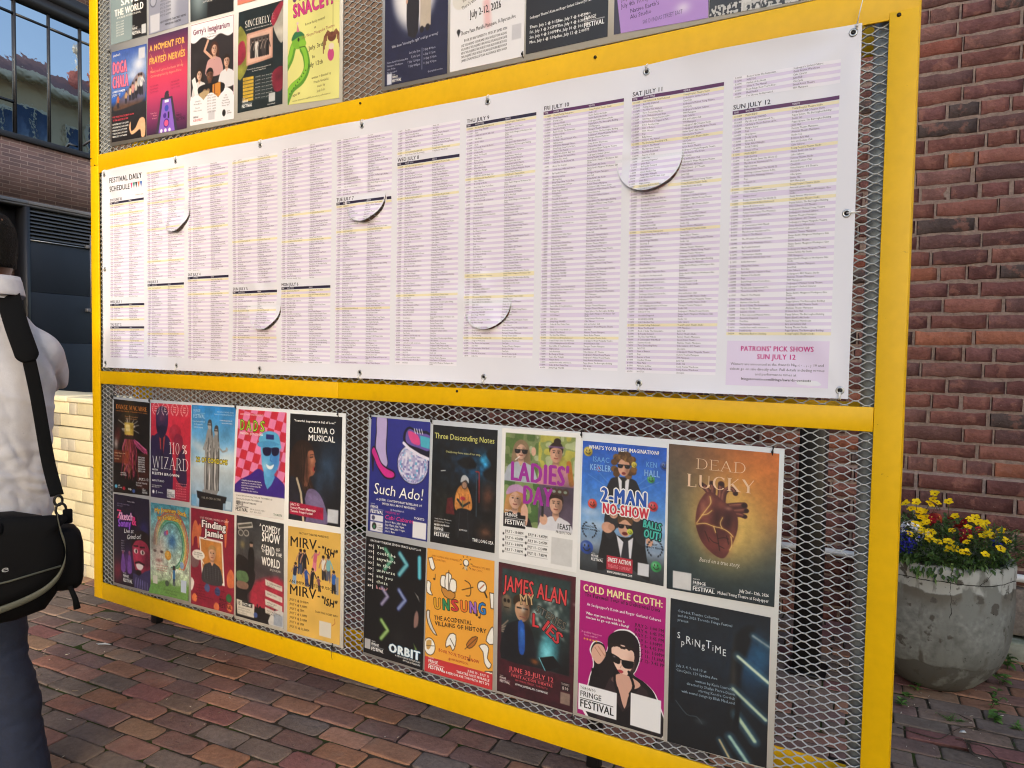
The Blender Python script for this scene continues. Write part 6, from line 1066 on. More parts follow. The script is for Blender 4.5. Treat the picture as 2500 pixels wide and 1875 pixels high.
def p_sincerely():
    p = Paper(q4(1.0273, 2.727, 1.276, 2.7183, 1.2724, 2.336, 1.0204, 2.3396), '14262a', 84)
    p.pg([(0, 26), (14, 30), (28, 60), (20, 90), (0, 100)], '8a8a3a', sm=3); p.pg([(0, 50), (14, 46), (18, 70), (0, 80)], '9a2a40', sm=3); p.pg([(76, 20), (100, 4), (100, 60), (86, 50)], 'b8b4a8', sm=3); p.pg([(74, 20), (92, 2), (100, 6), (80, 34)], '9a2a40', sm=3); p.pg([(76, 104), (100, 96), (100, 128), (82, 130)], '7a2034', sm=3); p.nz(.09, .15, 4)
    p.pg([(20, 36), (78, 34), (78, 80), (20, 84)], 'd4a08c'); p.pg([(23, 39), (75, 37), (75, 77), (23, 81)], 'e4b8a4'); p.rc(28, 44, 70, 74, '3a3434'); p.gl(48, 56, 20, 12, '7a7470', .7)
    for x, t in ((34, '1c1c1e'), (42, 'd8d4ce'), (50, '201e20'), (58, '3a3636'), (66, '1a1a1c')): p.fig(x, 73, 26, t, t if x != 42 else 'c8c4be', '9a8a80', 0, -.2)
    p.tx('SINCERELY,', 16, 26, 10, 'f0ece4', w=58, f='s'); p.tx('E', 76, 24, 9, 'b8b4ac', f='t'); p.tx('a new play about the letters that were never sent', 18, 31, 2.2, 'e0dcd4', w=58); p.para(['Presented by the company in arrangement with', 'the Toronto Fringe Festival'], 48, 91, 2.1, 'e0dcd4', 1.7, al='c')
    for i in range(7): p.rc(12, 101+i*5.3, 36, 105.4+i*5.3, 'd8b03a'); p.tx('JULY %d' % (i+3), 14, 104.4+i*5.3, 2.2, '3a3018'); p.tx('%d:%02d PM   doors open early' % (i+1, 15*(i % 4)), 40, 104.4+i*5.3, 2, 'c8ccc8', w=38); p.rc(36, 105.4+i*5.3, 80, 105.7+i*5.3, '6a7a78')
    p.fringe(10, 146, 24, W_); p.rc(70, 132, 84, 145, 'c8cccc'); p.tx('@sincerelytheplay', 76, 149, 1.8, W_, 'c'); p.build('poster', 'dark green poster with a pink framed group photograph and a yellow date list', GU, ph=0.12)
def p_snacey():
    p = Paper(q4(1.2996, 2.7574, 1.5594, 2.7418, 1.5594, 2.3118, 1.2996, 2.3274), 'e8e690', 84); p.nz(.03, .04, 5)
    for pts, w_ in (([(-4, 150), (8, 132), (28, 122), (38, 108), (36, 92), (30, 82)], 12), ([(-4, 104), (6, 92), (12, 78), (22, 70)], 12)): p.st(pts, w_, '5a9a2e', sm=5); p.st([(x-1, y-2) for x, y in pts], w_*.55, '8ac83a', sm=5)
    p.el(22, 72, 13, 10, '7ab836'); p.el(30, 76, 7, 5, '8ac83a'); p.pg([(8, 70), (14, 60), (26, 60), (34, 66), (24, 66)], '2e7a4a', sm=3); p.el(22, 70, 2, 2.4, '1a2a12'); p.st([(24, 80), (34, 80)], 1, '2a4a18'); p.pg([(18, 60), (20, 50), (24, 60)], 'd87a9a'); p.el(20, 49, 2, 2, 'e8c8c8')
    for i in range(9): p.el(4+i*4, 138-i*3.4, 1.1, 1.1, '3a6a1e')
    p.el(86, 74, 8, 6, '6a3a2a'); p.el(84, 96, 6, 8, 'c84a84'); p.el(85, 86, 5, 4, 'e8d8c8'); [p.st([(86, 74), (86+s_*(8+i*2), 66+i*2), (86+s_*(10+i*2), 78+i*5)], 1.6, '7a4632', sm=3) for s_ in (-1, 1) for i in range(4)]; p.st([(88, 6), (88, 68)], .5, '6a6a3a')
    p.ol('SNACEY!', 12, 41, 16, 'd83a8c', '8a1a54', .5, w=78, b=.04, rot=-6, jit=.06); p.tx('Back to Productions Presents', 34, 22, 3, '4a3a2a', w=52, rot=-8); p.el(14, 17, 4, 4, '6a3a6a'); p.el(24, 16, 3, 4, '1c1c1c'); p.para(['A new family musical', 'at'], 54, 52, 3.4, '4a3a2a', 2.2, al='c', rot=-6); p.tx('The Weyni Mengesha Theatre', 28, 70, 3.8, 'a03a4a', w=64, rot=-7); p.tx('July 3rd', 42, 86, 5.4, '3a3020', w=28, b=.01, rot=-5); p.tx('to', 48, 97, 5, '3a3020', b=.01); p.tx('July 12th', 40, 108, 5.4, '3a3020', w=30, b=.01, rot=-5); p.para(['written + directed by', 'Pracila Gonzalez', 'music by', 'Joak Solo'], 66, 122, 3.2, '4a3a2a', 1.9, al='c', rot=-5); p.tx('ages 8+', 10, 142, 3.6, '3a3020', w=16, b=.02, rot=-5); p.tx('access measures available at select performances', 10, 149, 2.2, '4a3a2a', w=74, rot=-3)
    p.build('poster', 'pale yellow poster with a green snake and a hanging spider, lettered SNACEY! in pink', GU)
def p_top():
    p = Paper(q4(.1733, 3.1996, .4387, 3.1902, .4387, 2.7602, .1733, 2.7696), [(0, '8aa0a4'), (.5, '7a8e94'), (1, '8a9ca0')], 60); p.pg([(60, 152), (62, 90), (80, 60), (100, 60), (100, 152)], '14161a', soft=4); p.gl(30, 60, 30, 30, 'a8bcc0', .7); p.tx('SAVES', 30, 96, 10, W_, w=58, b=.05); p.tx('THE WORLD', 12, 110, 10, W_, w=80, b=.05); p.tx('A MURDER MYSTERY MUSICAL', 18, 115, 3, W_, w=66); p.para(dates(6, 2), 16, 121, 2.4, W_, 1.7); p.fringe(60, 146, 24, W_); p.rc(86, 134, 98, 148, 'c8ccd0'); p.build('poster', 'grey green poster with white lettering SAVES THE WORLD', GU)
    p = Paper(q4(.453, 3.1873, .721, 3.1808, .721, 2.7508, .453, 2.7573), [(0, 'a0a4b4'), (1, '8c90a4')], 60); p.gl(60, 100, 10, 60, 'd4d8e2', .7); p.el(12, 104, 9, 9, '5a5e70'); p.el(12, 104, 7, 7, 'a8acbc'); p.para(['Created by a company', 'of friends and', 'other collaborators']+dates(4, 7), 30, 98, 3, '2a2c38', 1.8); p.rc(4, 124, 28, 150, 'c4c6d0'); p.para(["@ SOULPEPPER THEATRE'S WEYNI", 'MENGESHA THEATRE'], 62, 140, 3, '1c1e28', 1.8, al='c', b=.02); p.build('poster', 'silver grey poster with a round emblem and small dark text beside the grey green one', GU)
    p = Paper(q4(.7325, 3.1832, .9983, 3.1702, .9983, 2.7402, .7325, 2.7532), [(0, '6a7a80'), (.6, '3a4a50'), (1, '20282c')], 60); p.gl(20, 120, 18, 30, 'a8bcc0', .7); p.pg([(40, 152), (44, 100), (70, 90), (100, 100), (100, 152)], '14181c', soft=4); p.para(['Directed by the ensemble', 'July 2 4pm | July 4 7pm | July 6 9pm', 'July 8 2pm | July 10 5pm'], 30, 120, 2.6, W_, 1.9); p.build('poster', 'dark slate poster with small white performance times above the cloud edged one', GU)
    p = Paper(q4(1.0204, 3.1858, 1.2759, 3.1765, 1.2759, 2.7465, 1.0204, 2.7558), [(0, 'd86ab0'), (.8, 'c858b8'), (1, 'e08a6a')], 60); p.tx('SUMMER OF LOVE', 10, 60, 9, W_, w=80, b=.03); p.build('poster', 'bright pink and orange poster, only its lower edge showing above the dark green one', GU)
    p = Paper(q4(1.7675, 2.7463, 2.0288, 2.7438, 2.0288, 2.3138, 1.7675, 2.3163), [(0, '1c2448'), (1, '1a2140')], 96); p.gl(48, 44, 36, 50, 'f0f0f4', 1, p=9); p.pg([(38, 96), (36, 60), (40, 20), (48, 16), (54, 20), (54, 96)], '1e1e26', sm=3); p.el(47, 8, 6, 9, 'd0a890'); p.pg([(41, 4), (47, -4), (54, 4), (54, 26), (50, 24), (51, 4), (43, 6), (42, 26), (39, 24)], '6a3a28', sm=3); p.pg([(56, 58), (56, 22), (62, 16), (72, 18), (76, 30), (76, 56)], '7aa4dc', sm=3); p.pg([(57, 56), (74, 56), (74, 92), (57, 94)], 'c4b8a8'); p.el(66, 9, 5.6, 8, '6a4a38'); p.el(66, 2, 6, 4, '1a1412'); [p.el(x, y, 3.4, 4, '1c1c22') for x, y in ((41, 96), (50, 95), (60, 95), (69, 94))]; p.st([(75, 34), (76, 56)], 3, '6a4a38'); p.st([(38, 40), (36, 60)], 3, 'd0a890')
    p.tx('Who knew "choosing the right" could go so wrong?', 12, 109, 3.2, 'c8cce0', w=74, rot=-3); p.para(['Native Earth Performing Arts', 'Mainspace Workspace', 'Cast: Prolio', 'My dearest +1'], 4, 126, 2.2, 'b0b4cc', 1.8); p.para(['2nd July 7pm', '5 July 1pm', '7 July 12:00pm', '9 July 8:45pm'], 58, 120, 2.6, 'b0b4cc', 2, al='r'); p.rc(60.5, 116, 61, 141, 'd8dcec'); p.para(['3 July 4:00pm', '6 July 6:15pm', '10 July 2:30pm', '11 July 9:30pm'], 63, 120, 2.6, 'b0b4cc', 2); p.tx('@myrightshoesonline', 70, 146, 2, 'b0b4cc'); p.rc(4, 138, 12, 151, 'd0d4e2'); p.fringe(13, 149, 15, W_); p.build('poster', 'navy poster of two standing people in a white spotlight oval', GV, ph=0.08)
    p = Paper(q4(2.0391, 2.7458, 2.3133, 2.7448, 2.3133, 2.3148, 2.0391, 2.3158), [(0, 'e8a82a'), (.38, 'e8ac34'), (.46, 'eeeef2'), (1, 'f0f0f4')], 96); p.bust(18, 14, 13, 'd8ac94', '1c1614', '1c222c'); p.bust(36, 22, 13, 'dcb49c', '1c1412', '3a4038', 'long'); p.rc(44, -2, 62, 70, 'c8283a', 1); p.rc(52, -2, 56, 64, '2a4ab0'); p.bust(66, 18, 12, 'd4a488', '1a1210', '221c1e', 'long'); p.fn(lambda X, Y: np.clip((Y-62)/8, 0, 1), 'f0f0f4'); p.st([(14, 74), (92, 46)], 22, 'e4e2dc', soft=1.2); p.st([(50, 84), (52, 108)], 9, 'f0b4b4', soft=5, a=.7)
    for i, t in enumerate(["It's like Kim's Convenience, but", "instead of Appa, it's Galen Easton", "There's also a CEO Killer on the loose"]): p.tx(t, 16+i*-1+3, 70+i*8.2, 4, '2a2824', w=66, rot=-20, b=.01)
    p.tx('July 2-12, 2026', 28, 97, 8, '16161a', w=42, b=.03, rot=-4); p.el(12, 109, 2.4, 2.4, '16161a'); p.pg([(9.8, 110), (14.2, 110), (12, 115)], '16161a'); p.tx('Theatre Passe Muraille Mainspace, 16 Ryerson Ave', 15, 114, 4.4, '1c1c20', w=74, b=.02, rot=-4); p.tx('BOOK BY IAN YAMAMOTO  MUSIC BY JAMES ATIN', 20, 122, 3, '2a2a2e', w=58, b=.02, rot=-3)
    for i in range(5): p.tx('LUIZ TAYLOR KIM D TAYLOR JAMES LUKAS NOELLE DYLAN ALLISON KAI BETH HOLM'[i*6:i*6+58], 16, 127+i*4.2, 2.6, '3a3a40', w=62, b=.03, rot=-3)
    p.rc(84, 116, 96, 132, 'd0d0d6'); p.build('poster', 'yellow and white poster of smiling people above typewriter text and July 2-12, 2026', GV, ph=0.06)
    p = Paper(q4(2.3186, 2.7491, 2.5859, 2.748, 2.5859, 2.318, 2.3186, 2.3191), '1a1a1c', 100); p.el(20, 82, 14, 16, 'e05a78'); p.para(['"a pleasure to watch', 'and listen to"', '', '"masterful"'], 20, 77, 2.6, 'fce0e4', 1.7, al='c'); p.pg([(34, 78), (40, 82), (35, 88)], 'e8e4e0'); p.tx('written and performed by Yanik Gosselin', 38, 92, 3.6, W_, w=60, rot=-6); p.tx('musical director / pianist: Benjamin Kersal', 36, 99, 3.6, W_, w=62, rot=-6); p.tx("Soulpepper Theatre's Kevin and Roger Garland Cabaret (50 Tank House Lane)", 5, 116, 2.8, W_, w=92, b=.02, rot=-3); p.para(['Thurs. July 2 @ 8:15pm', 'Fri. July 3 @ 3:15PM', 'Sat. July 4 @ 5:00PM', 'Mon. July 6 @ 1:00pm'], 5, 126, 3, W_, 1.75, b=.02); p.para(['Tue. July 7 @ 4:45PM', 'Thu. July 9 @ 6:30PM', 'Fri. July 10 @ 10:15PM', 'Sun. July 12 @ 2:00PM'], 40, 126, 3, W_, 1.75, b=.02); p.fringe(72, 138, 24, W_); p.gl(50, 30, 24, 30, '4a3a3a', .6); p.build('poster', 'black poster with a pink round quotation sticker and white dates', GV)
    p = Paper(q4(2.6044, 2.7497, 2.8726, 2.7383, 2.8726, 2.3083, 2.6044, 2.3197), '3a3648', 110); p.pg([(2, 110), (8, 104), (98, 100), (100, 152), (8, 152)], 'b890d8'); p.pg([(46, 96), (60, 94), (62, 110), (54, 122), (47, 112)], 'a02a4c', sm=3); p.gl(50, 60, 30, 26, '8a7a94', .7); p.para(['July 2nd 06:30pm', 'July 3rd 12:30pm', 'July 4th 10:00pm'], 8, 114, 4.4, '3a2250', 1.55, f=None, rot=-6, w=34); p.para(['July 8th 2:15pm', 'July 9th 4:15pm', 'July 10th 7:45pm'], 60, 110, 4.4, '3a2250', 1.55, rot=-6, w=34); p.para(["Native Earth's", 'Aki Studio'], 18, 134, 4.2, '3a2250', 1.4, rot=-6); p.tx('585 DUNDAS STREET EAST', 32, 147, 4, '6a5a88', w=42, rot=-5); p.gl(74, 138, 7, 5, 'eee4f6', .8); p.build('poster', 'lilac poster with a dark red drop and purple serif dates', GV)
    p = Paper(q4(2.8741, 2.7388, 3.1199, 2.7308, 3.1199, 2.3008, 2.8741, 2.3088), '2a2a2c', 110); p.fn(lambda X, Y: np.clip((vnoise(X, Y, .14, 3)+.4*vnoise(X, Y, .5, 4)-.72)*9, 0, 1)*(X > 34), 'd8d6d0'); p.rc(16, 112, 28, 124, 'c8c8c8'); p.el(22, 117, 4, 3.4, '3a3a3a'); p.tx('www.arbezdrama.com', 6, 134, 3.2, W_, w=34, b=.02); p.fn(lambda X, Y: ((Y > 142)*(vnoise(X, Y, .6, 8) > .5))*1.0, 'c8c6c0'); p.build('poster', 'black and white ink splattered poster at the right end of the upper sheet', GV)
for f_ in (p_macabre, p_wizard, p_statue, p_sketchy, p_rainbow, p_jamie, p_dads, p_olivia, p_comedy, p_mirv, p_ado, p_three, p_orbit, p_unsung, p_ladies, p_twoman, p_mystery, p_cold, p_lucky, p_spring, p_doga, p_nerves, p_gerry, p_sincerely, p_snacey, p_top): f_()
# ---------------------------------------------------------------- planter, flowers, weeds
def planter():
    c = (3.49, 1.70, 0); n = 72
    prof = [(.10, .0), (.135, .004), (.17, .03), (.21, .075), (.245, .125), (.268, .18), (.281, .25), (.287, .34), (.286, .43), (.283, .505), (.285, .512), (.286, .55), (.281, .57), (.262, .573), (.247, .565), (.243, .52), (.243, .47)]
    m = MB(); m.lathe(prof, (0, 0, 0), n, cap=False)
    V = m.V[0]; a = np.arctan2(V[:, 1], V[:, 0]); rr = 1+.012*(vnoise(a*1.3+5, V[:, 2]*6, 2, 3)-.5)+.006*(vnoise(a*8, V[:, 2]*30, 1, 4)-.5); V[:, 0] *= rr; V[:, 1] *= rr; V[:, 2] += .006*(vnoise(a*2+9, V[:, 2]*0, 1.5, 9)-.5)*(V[:, 2] > .4)
    Mp = bpy.data.materials.new('weathered_concrete'); Mp.use_nodes = True; nn = Mp.node_tree.nodes; L = Mp.node_tree.links; b = nn['Principled BSDF']; b.inputs['Roughness'].default_value = .85; b.inputs['Specular IOR Level'].default_value = .25
    tc = nn.new('ShaderNodeTexCoord'); sx = nn.new('ShaderNodeSeparateXYZ'); L.new(tc.outputs['Object'], sx.inputs[0])
    def noise(sc, det=5, st=None):
        t = nn.new('ShaderNodeTexNoise'); t.inputs['Scale'].default_value = sc; t.inputs['Detail'].default_value = det
        if st: mp = nn.new('ShaderNodeMapping'); mp.inputs['Scale'].default_value = st; L.new(tc.outputs['Object'], mp.inputs[0]); L.new(mp.outputs[0], t.inputs['Vector'])
        else: L.new(tc.outputs['Object'], t.inputs['Vector'])
        return t.outputs[0]
    def M_(op, a_, b_=None, c_=None):
        k = nn.new('ShaderNodeMath'); k.operation = op
        for s_, v in zip(k.inputs, (a_, b_, c_)):
            if v is None: continue
            if hasattr(v, 'node'): L.new(v, s_)
            else: s_.default_value = v
        return k.outputs[0]
    def ramp(o, lo, hi): 
        k = nn.new('ShaderNodeMapRange'); k.inputs[1].default_value = lo; k.inputs[2].default_value = hi; L.new(o, k.inputs[0]); return k.outputs[0]
    def mix(f, A, B):
        k = nn.new('ShaderNodeMix'); k.data_type = 'RGBA'
        for s_, v in ((k.inputs[0], f), (k.inputs[6], A), (k.inputs[7], B)):
            if hasattr(v, 'node'): L.new(v, s_)
            else: s_.default_value = v if isinstance(v, float) else (*hl(v), 1)
        return k.outputs[2]
    z = sx.outputs[2]; nb = noise(7, 6); nf = noise(45, 6); nl = noise(3, 4)
    zw = M_('ADD', z, M_('MULTIPLY', M_('SUBTRACT', nb, .5), .10))
    col = mix(ramp(nf, .3, .7), '70726e', '8e908b'); col = mix(ramp(nl, .45, .62), col, '64645f')
    col = mix(M_('MULTIPLY', ramp(zw, .375, .44), M_('SUBTRACT', 1.0, ramp(zw, .462, .468))), col, '6a665e')          # damp stained band
    col = mix(ramp(zw, .466, .470), col, 'adafab')                                                        # pale skim round the rim
    col = mix(M_('SUBTRACT', 1.0, ramp(zw, .150, .156)), col, '5e5c57')                                   # darker unskimmed foot
    col = mix(ramp(noise(16, 7, (1, 1, .25)), .58, .66), col, '5e5a53'); col = mix(ramp(noise(9, 8, (1, 1, .5)), .56, .62), col, '7c7e79'); col = mix(ramp(noise(22, 8), .60, .66), col, '56534d'); col = mix(ramp(noise(70, 3), .70, .74), col, '2e2c2a')
    zc = M_('ADD', z, M_('MULTIPLY', M_('SUBTRACT', noise(5, 6), .5), .06)); crack = M_('SUBTRACT', 1.0, ramp(M_('ABSOLUTE', M_('SUBTRACT', zc, .508)), .0009, .0022))
    xc = M_('ADD', sx.outputs[0], M_('MULTIPLY', M_('SUBTRACT', noise(14, 5), .5), .05)); cr2 = M_('MULTIPLY', M_('SUBTRACT', 1.0, ramp(M_('ABSOLUTE', M_('SUBTRACT', xc, .045)), .0006, .0014)), ramp(z, .36, .38))
    cr3 = M_('MULTIPLY', M_('SUBTRACT', 1.0, ramp(M_('ABSOLUTE', M_('SUBTRACT', M_('ADD', xc, M_('MULTIPLY', M_('SUBTRACT', z, .54), -1.0)), .17)), .0008, .0018)), ramp(z, .50, .51))
    ck = M_('MAXIMUM', M_('MAXIMUM', crack, cr2), cr3); col = mix(ck, col, '141210'); L.new(col, b.inputs['Base Color'])
    bp = nn.new('ShaderNodeBump'); bp.inputs['Distance'].default_value = .006; bp.inputs['Strength'].default_value = .5; L.new(M_('SUBTRACT', M_('ADD', M_('MULTIPLY', nf, .5), M_('MULTIPLY', ramp(zw, .150, .156), .6)), M_('MULTIPLY', ck, 1.2)), bp.inputs['Height']); L.new(bp.outputs[0], b.inputs['Normal'])
    root = empty('planter', c, 'round cracked grey concrete planter against the brick wall beside the yellow post', 'planter')
    m.build('pot', Mp, root, smooth=True); s = MB(); s.lathe([(.001, .50), (.1, .505), (.2, .495), (.2425, .485)], (0, 0, 0), 40, cap=False); s.build('soil', M_joint, root)
planter()
def leaf(m, p, d, L_, w, c, n=(0, 0, 1), fold=.25, seg=3):
    d = Vector(d).normalized(); s = d.cross(Vector(n)); s = s.normalized() if s.length > 1e-4 else Vector((1, 0, 0)); u = s.cross(d); V = []; F = []; p = Vector(p)
    for i in range(seg+1):
        t = i/seg; ww = w*math.sin(math.pi*min(1, .12+t*.88))**.8*(1 if i < seg else 0); q = p+d*L_*t-u*L_*.35*t*t
        V += [q-s*ww+u*ww*fold, q, q+s*ww+u*ww*fold]
    for i in range(seg): F += [(i*3, i*3+1, i*3+4, i*3+3), (i*3+1, i*3+2, i*3+5, i*3+4)]
    m.add([v[:] for v in V], F, 0, c)
G = [hl(h) for h in ('3c5226', '4c6630', '2e4420', '5a7438', '44602c')]
YF=[(3.47,1.716,0.821),(3.464,1.726,0.793),(3.36,1.675,0.771),(3.399,1.695,0.777),(3.451,1.729,0.77),(3.478,1.741,0.776),(3.524,1.766,0.781),(3.381,1.699,0.745),(3.401,1.713,0.74),(3.413,1.722,0.734),(3.431,1.735,0.73),(3.418,1.728,0.703),(3.438,1.746,0.706),(3.399,1.667,0.684),(3.428,1.687,0.686),(3.443,1.705,0.69),(3.423,1.646,0.672),(3.38,1.574,0.656),(3.438,1.612,0.658),(3.459,1.636,0.663),(3.454,1.566,0.65),(3.483,1.539,0.645),(3.522,1.569,0.647),(3.554,1.816,0.709),(3.609,1.821,0.701),(3.632,1.856,0.709),(3.641,1.819,0.693),(3.671,1.833,0.693),(3.658,1.8,0.684),(3.6,1.757,0.679),(3.54,1.694,0.668),(3.67,1.767,0.67),(3.678,1.746,0.661),(3.69,1.727,0.658),(3.6,1.672,0.656),(3.654,1.71,0.658),(3.588,1.599,0.647),(3.725,1.804,0.673),(3.736,1.702,0.652),(3.706,1.58,0.64),(3.648,1.481,0.632),(3.519,1.468,0.636),(3.544,1.497,0.638),(3.563,1.468,0.634),(3.581,1.468,0.633),(3.425,1.619,0.663)]
RF=[(3.463,1.763,0.707),(3.49,1.779,0.708),(3.535,1.793,0.704),(3.584,1.791,0.694),(3.562,1.745,0.682),(3.641,1.762,0.673),(3.701,1.73,0.658),(3.579,1.703,0.664),(3.595,1.727,0.669),(3.579,1.645,0.654),(3.463,1.73,0.695)]
WF=[(3.366,1.651,0.685),(3.355,1.612,0.673),(3.405,1.617,0.666),(3.432,1.561,0.651),(3.394,1.629,0.672)]
BF=[(3.357,1.57,0.658),(3.354,1.486,0.645),(3.37,1.437,0.639),(3.39,1.434,0.638),(3.354,1.461,0.611),(3.362,1.52,0.649),(3.381,1.48,0.643),(3.695,1.668,0.65),(3.7,1.656,0.649)]
def yellow_plant():
    o0 = Vector((3.53, 1.67, .55)); root = empty('flowering_plant', o0, 'bushy plant with many open yellow star shaped flowers, filling the planter', 'plant'); m = MB(); r_ = random.Random(2)
    for i in range(2600):      # feathery foliage
        a = r_.uniform(0, 6.283); rr = .30*math.sqrt(r_.random()); x, y = 3.49+rr*math.cos(a)+.01, 1.70+rr*math.sin(a); top = .675-.25*max(0, rr-.2)-.22*max(0, 1.62-y)+.03*r_.random()
        z = r_.uniform(.52 if rr < .24 else .56, max(top, .58)); p = Vector((x, y, z))-o0
        if rr > .262 and z < .585: z = .59; p.z = z-o0.z
        d = Vector((math.cos(a)*.8+r_.gauss(0, .6), math.sin(a)*.8+r_.gauss(0, .6), r_.uniform(.0, 1.3)))
        c = np.array(r_.choice(G))*r_.uniform(.6, 1.3)
        leaf(m, p, d, r_.uniform(.02, .045), r_.uniform(.002, .006), c, seg=2)
        for k in (-1, 1): leaf(m, p+d.normalized()*.008, d+Vector((k*.8*math.sin(a), -k*.8*math.cos(a), .1)), r_.uniform(.012, .026), .0018, c, seg=2)
    for i in range(170):       # trails over the front of the rim
        a = r_.uniform(-2.6, -.9); rr = r_.uniform(.255, .30); x, y = 3.49+rr*math.cos(a), 1.70+rr*math.sin(a); z = r_.uniform(.53, .60) if abs(a+1.6) < .3 else r_.uniform(.575, .61)
        if z < .58: rr = .296; x, y = 3.49+rr*math.cos(a), 1.70+rr*math.sin(a)
        leaf(m, Vector((x, y, z))-o0, (math.cos(a)+r_.gauss(0, .4), math.sin(a)+r_.gauss(0, .4), -.5+r_.gauss(0, .5)), r_.uniform(.015, .04), r_.uniform(.002, .009), np.array(r_.choice(G))*r_.uniform(.7, 1.3), seg=2)
    m.build('foliage', M_leaf, root)
    fm = []
    for v in range(6):
        f = MB(); k = 5
        for i in range(k):
            a = 2*math.pi*i/k+r_.uniform(-.12, .12); d = Vector((math.cos(a), math.sin(a), r_.uniform(.0, .3))); L_ = .0165*r_.uniform(.88, 1.1); s_ = Vector((-math.sin(a), math.cos(a), 0)); V = []
            for t, w in ((.1, .0022), (.4, .0062), (.68, .0068), (.88, .0042), (1, .0006)): q = d*L_*t+Vector((0, 0, .002*math.sin(t*3))); V += [q-s_*w+Vector((0, 0, .0016)), q, q+s_*w+Vector((0, 0, .0016))]
            f.add([x[:] for x in V], [(j*3, j*3+1, j*3+4, j*3+3) for j in range(4)]+[(j*3+1, j*3+2, j*3+5, j*3+4) for j in range(4)], 0, np.array(hl('f2cc08'))*r_.uniform(.92, 1.05))
        f.lathe([(.0005, .0035), (.0022, .0032), (.0034, .0015), (.0034, -.001)], (0, 0, 0), 10, 0, hl('9a6a12'), cap=True); f.tube([(0, 0, -.001), (.003, .002, -.03), (.006, .004, -.07)], .0008, 5, 0, hl('4a6230')); fm.append(f.mesh('flower', M_petal))
    for i, p in enumerate(YF):
        o = link('flower', fm[i % 6], root, Vector(p)-o0); th = r_.uniform(0, 6.28); tl = r_.uniform(.5, 1.15)
        o.rotation_euler = (Vector((r_.gauss(-.05, .35), -tl*.75, 1)).to_track_quat('Z', 'Y') @ Vector((0, 0, 1)).to_track_quat('Z', 'Y')).to_euler(); o.rotation_euler.rotate_axis('Z', th); s_ = r_.uniform(1.05, 1.35); o.scale = (s_, s_, s_)
yellow_plant()
def small_plant(name, label, pts, kind):
    c = Vector(pts[0])-Vector((0, 0, .09)); root = empty('flowering_plant', c, label, 'plant'); r_ = random.Random(len(pts)); m = MB()
    for p in pts:
        p = Vector(p)-c; m.tube([p-Vector((r_.gauss(0, .01), r_.gauss(0, .01), .09)), p-Vector((0, 0, .004))], .001, 5, 0, G[1])
        for i in range(7): leaf(m, p-Vector((r_.gauss(0, .012), r_.gauss(0, .012), r_.uniform(.015, .07))), (r_.gauss(0, 1), r_.gauss(0, 1), r_.uniform(-.2, .8)), r_.uniform(.012, .028), r_.uniform(.003, .006), np.array(r_.choice(G))*r_.uniform(.7, 1.2), seg=2)
    m.build('foliage', M_leaf, root)
    for p in pts:
        p = Vector(p)-c; f = MB()
        if kind == 'red':
            col = np.array(hl(r_.choice(['8a1420', '9c1c28', '7a1a1c', '8c3a24', '700c1c'])))
            for ring, (L_, n, up) in enumerate(((.026, 5, .15), (.017, 4, .6))):
                for i in range(n): a = 6.283*i/n+ring; leaf(f, (0, 0, ring*.002), (math.cos(a), math.sin(a), up), L_*r_.uniform(.85, 1.1), .0115, col*r_.uniform(.8, 1.25)*(1+.3*ring), seg=3, fold=.1)
            f.lathe([(.0005, .005), (.003, .004), (.004, .001)], (0, 0, 0), 8, 0, hl('e8c84a'))
        else:
            cols = ['22207a', '2c2a94', '1a1860', '3a3cae'] if kind == 'blue' else ['e8e8ea', 'dcdce0', 'f2f2f2']; nn = 26 if kind == 'blue' else 16
            for k in range(nn):
                q = Vector((r_.gauss(0, .015), r_.gauss(0, .015), r_.gauss(0, .013))); cc = hl(r_.choice(cols))
                for i in range(4): a = 6.283*i/4+k; leaf(f, q, (math.cos(a), math.sin(a)-.3, .5), .0062 if kind == 'blue' else .009, .0026 if kind == 'blue' else .0045, cc, seg=2, fold=.1)
                if kind == 'blue' and r_.random() < .4: leaf(f, q+Vector((0, -.001, .001)), (0, -.2, 1), .003, .0015, hl('e8e8f4'), seg=1)
        o = f.build('flower', M_petal, root, loc=p); o.rotation_euler = (r_.uniform(.4, 1.0), r_.gauss(0, .3), r_.uniform(0, 6)) if kind == 'red' else (.5, 0, r_.uniform(0, 6))
small_plant('red', 'plant with dark red ruffled flowers at the middle of the planter', RF, 'red'); small_plant('white', 'plant with clusters of small white flowers at the left of the planter', WF, 'white'); small_plant('blue', 'plant with deep blue flower clusters trailing at the left of the planter', BF, 'blue')
def weed(x, y, label, n, L_, w, h, seed, cat='weed', spread=1.0):
    root = empty('weed', (x, y, -.004), label, cat, 'weeds between the pavers'); m = MB(); r_ = random.Random(seed)
    st = []
    for s in range(max(1, n//7)):
        tip = Vector((r_.gauss(0, .018*spread), r_.gauss(0, .018*spread), h*r_.uniform(.6, 1))); m.tube([(0, 0, -.01), tip*.5+Vector((0, 0, .003)), tip], .0011, 5, 0, G[0]); st.append(tip)
    for i in range(n):
        t = r_.choice(st); k = r_.uniform(.25, 1); a = i*2.4; d = Vector((math.cos(a), math.sin(a), r_.uniform(.1, .9))); leaf(m, t*k, d, L_*r_.uniform(.6, 1.1), w*r_.uniform(.7, 1.1), np.array(hl(r_.choice(['5c8038', '486a2e', '6c9046', '3e5a28'])))*r_.uniform(.75, 1.15), seg=3)
    m.build('leaves', M_leaf, root)
weed(3.416, 1.512, 'small four leaved weed against the foot of the planter by the yellow post', 6, .035, .008, .03, 1); weed(3.69, 1.52, 'tall weed trailing up beside the right flank of the planter', 16, .03, .0075, .10, 2)
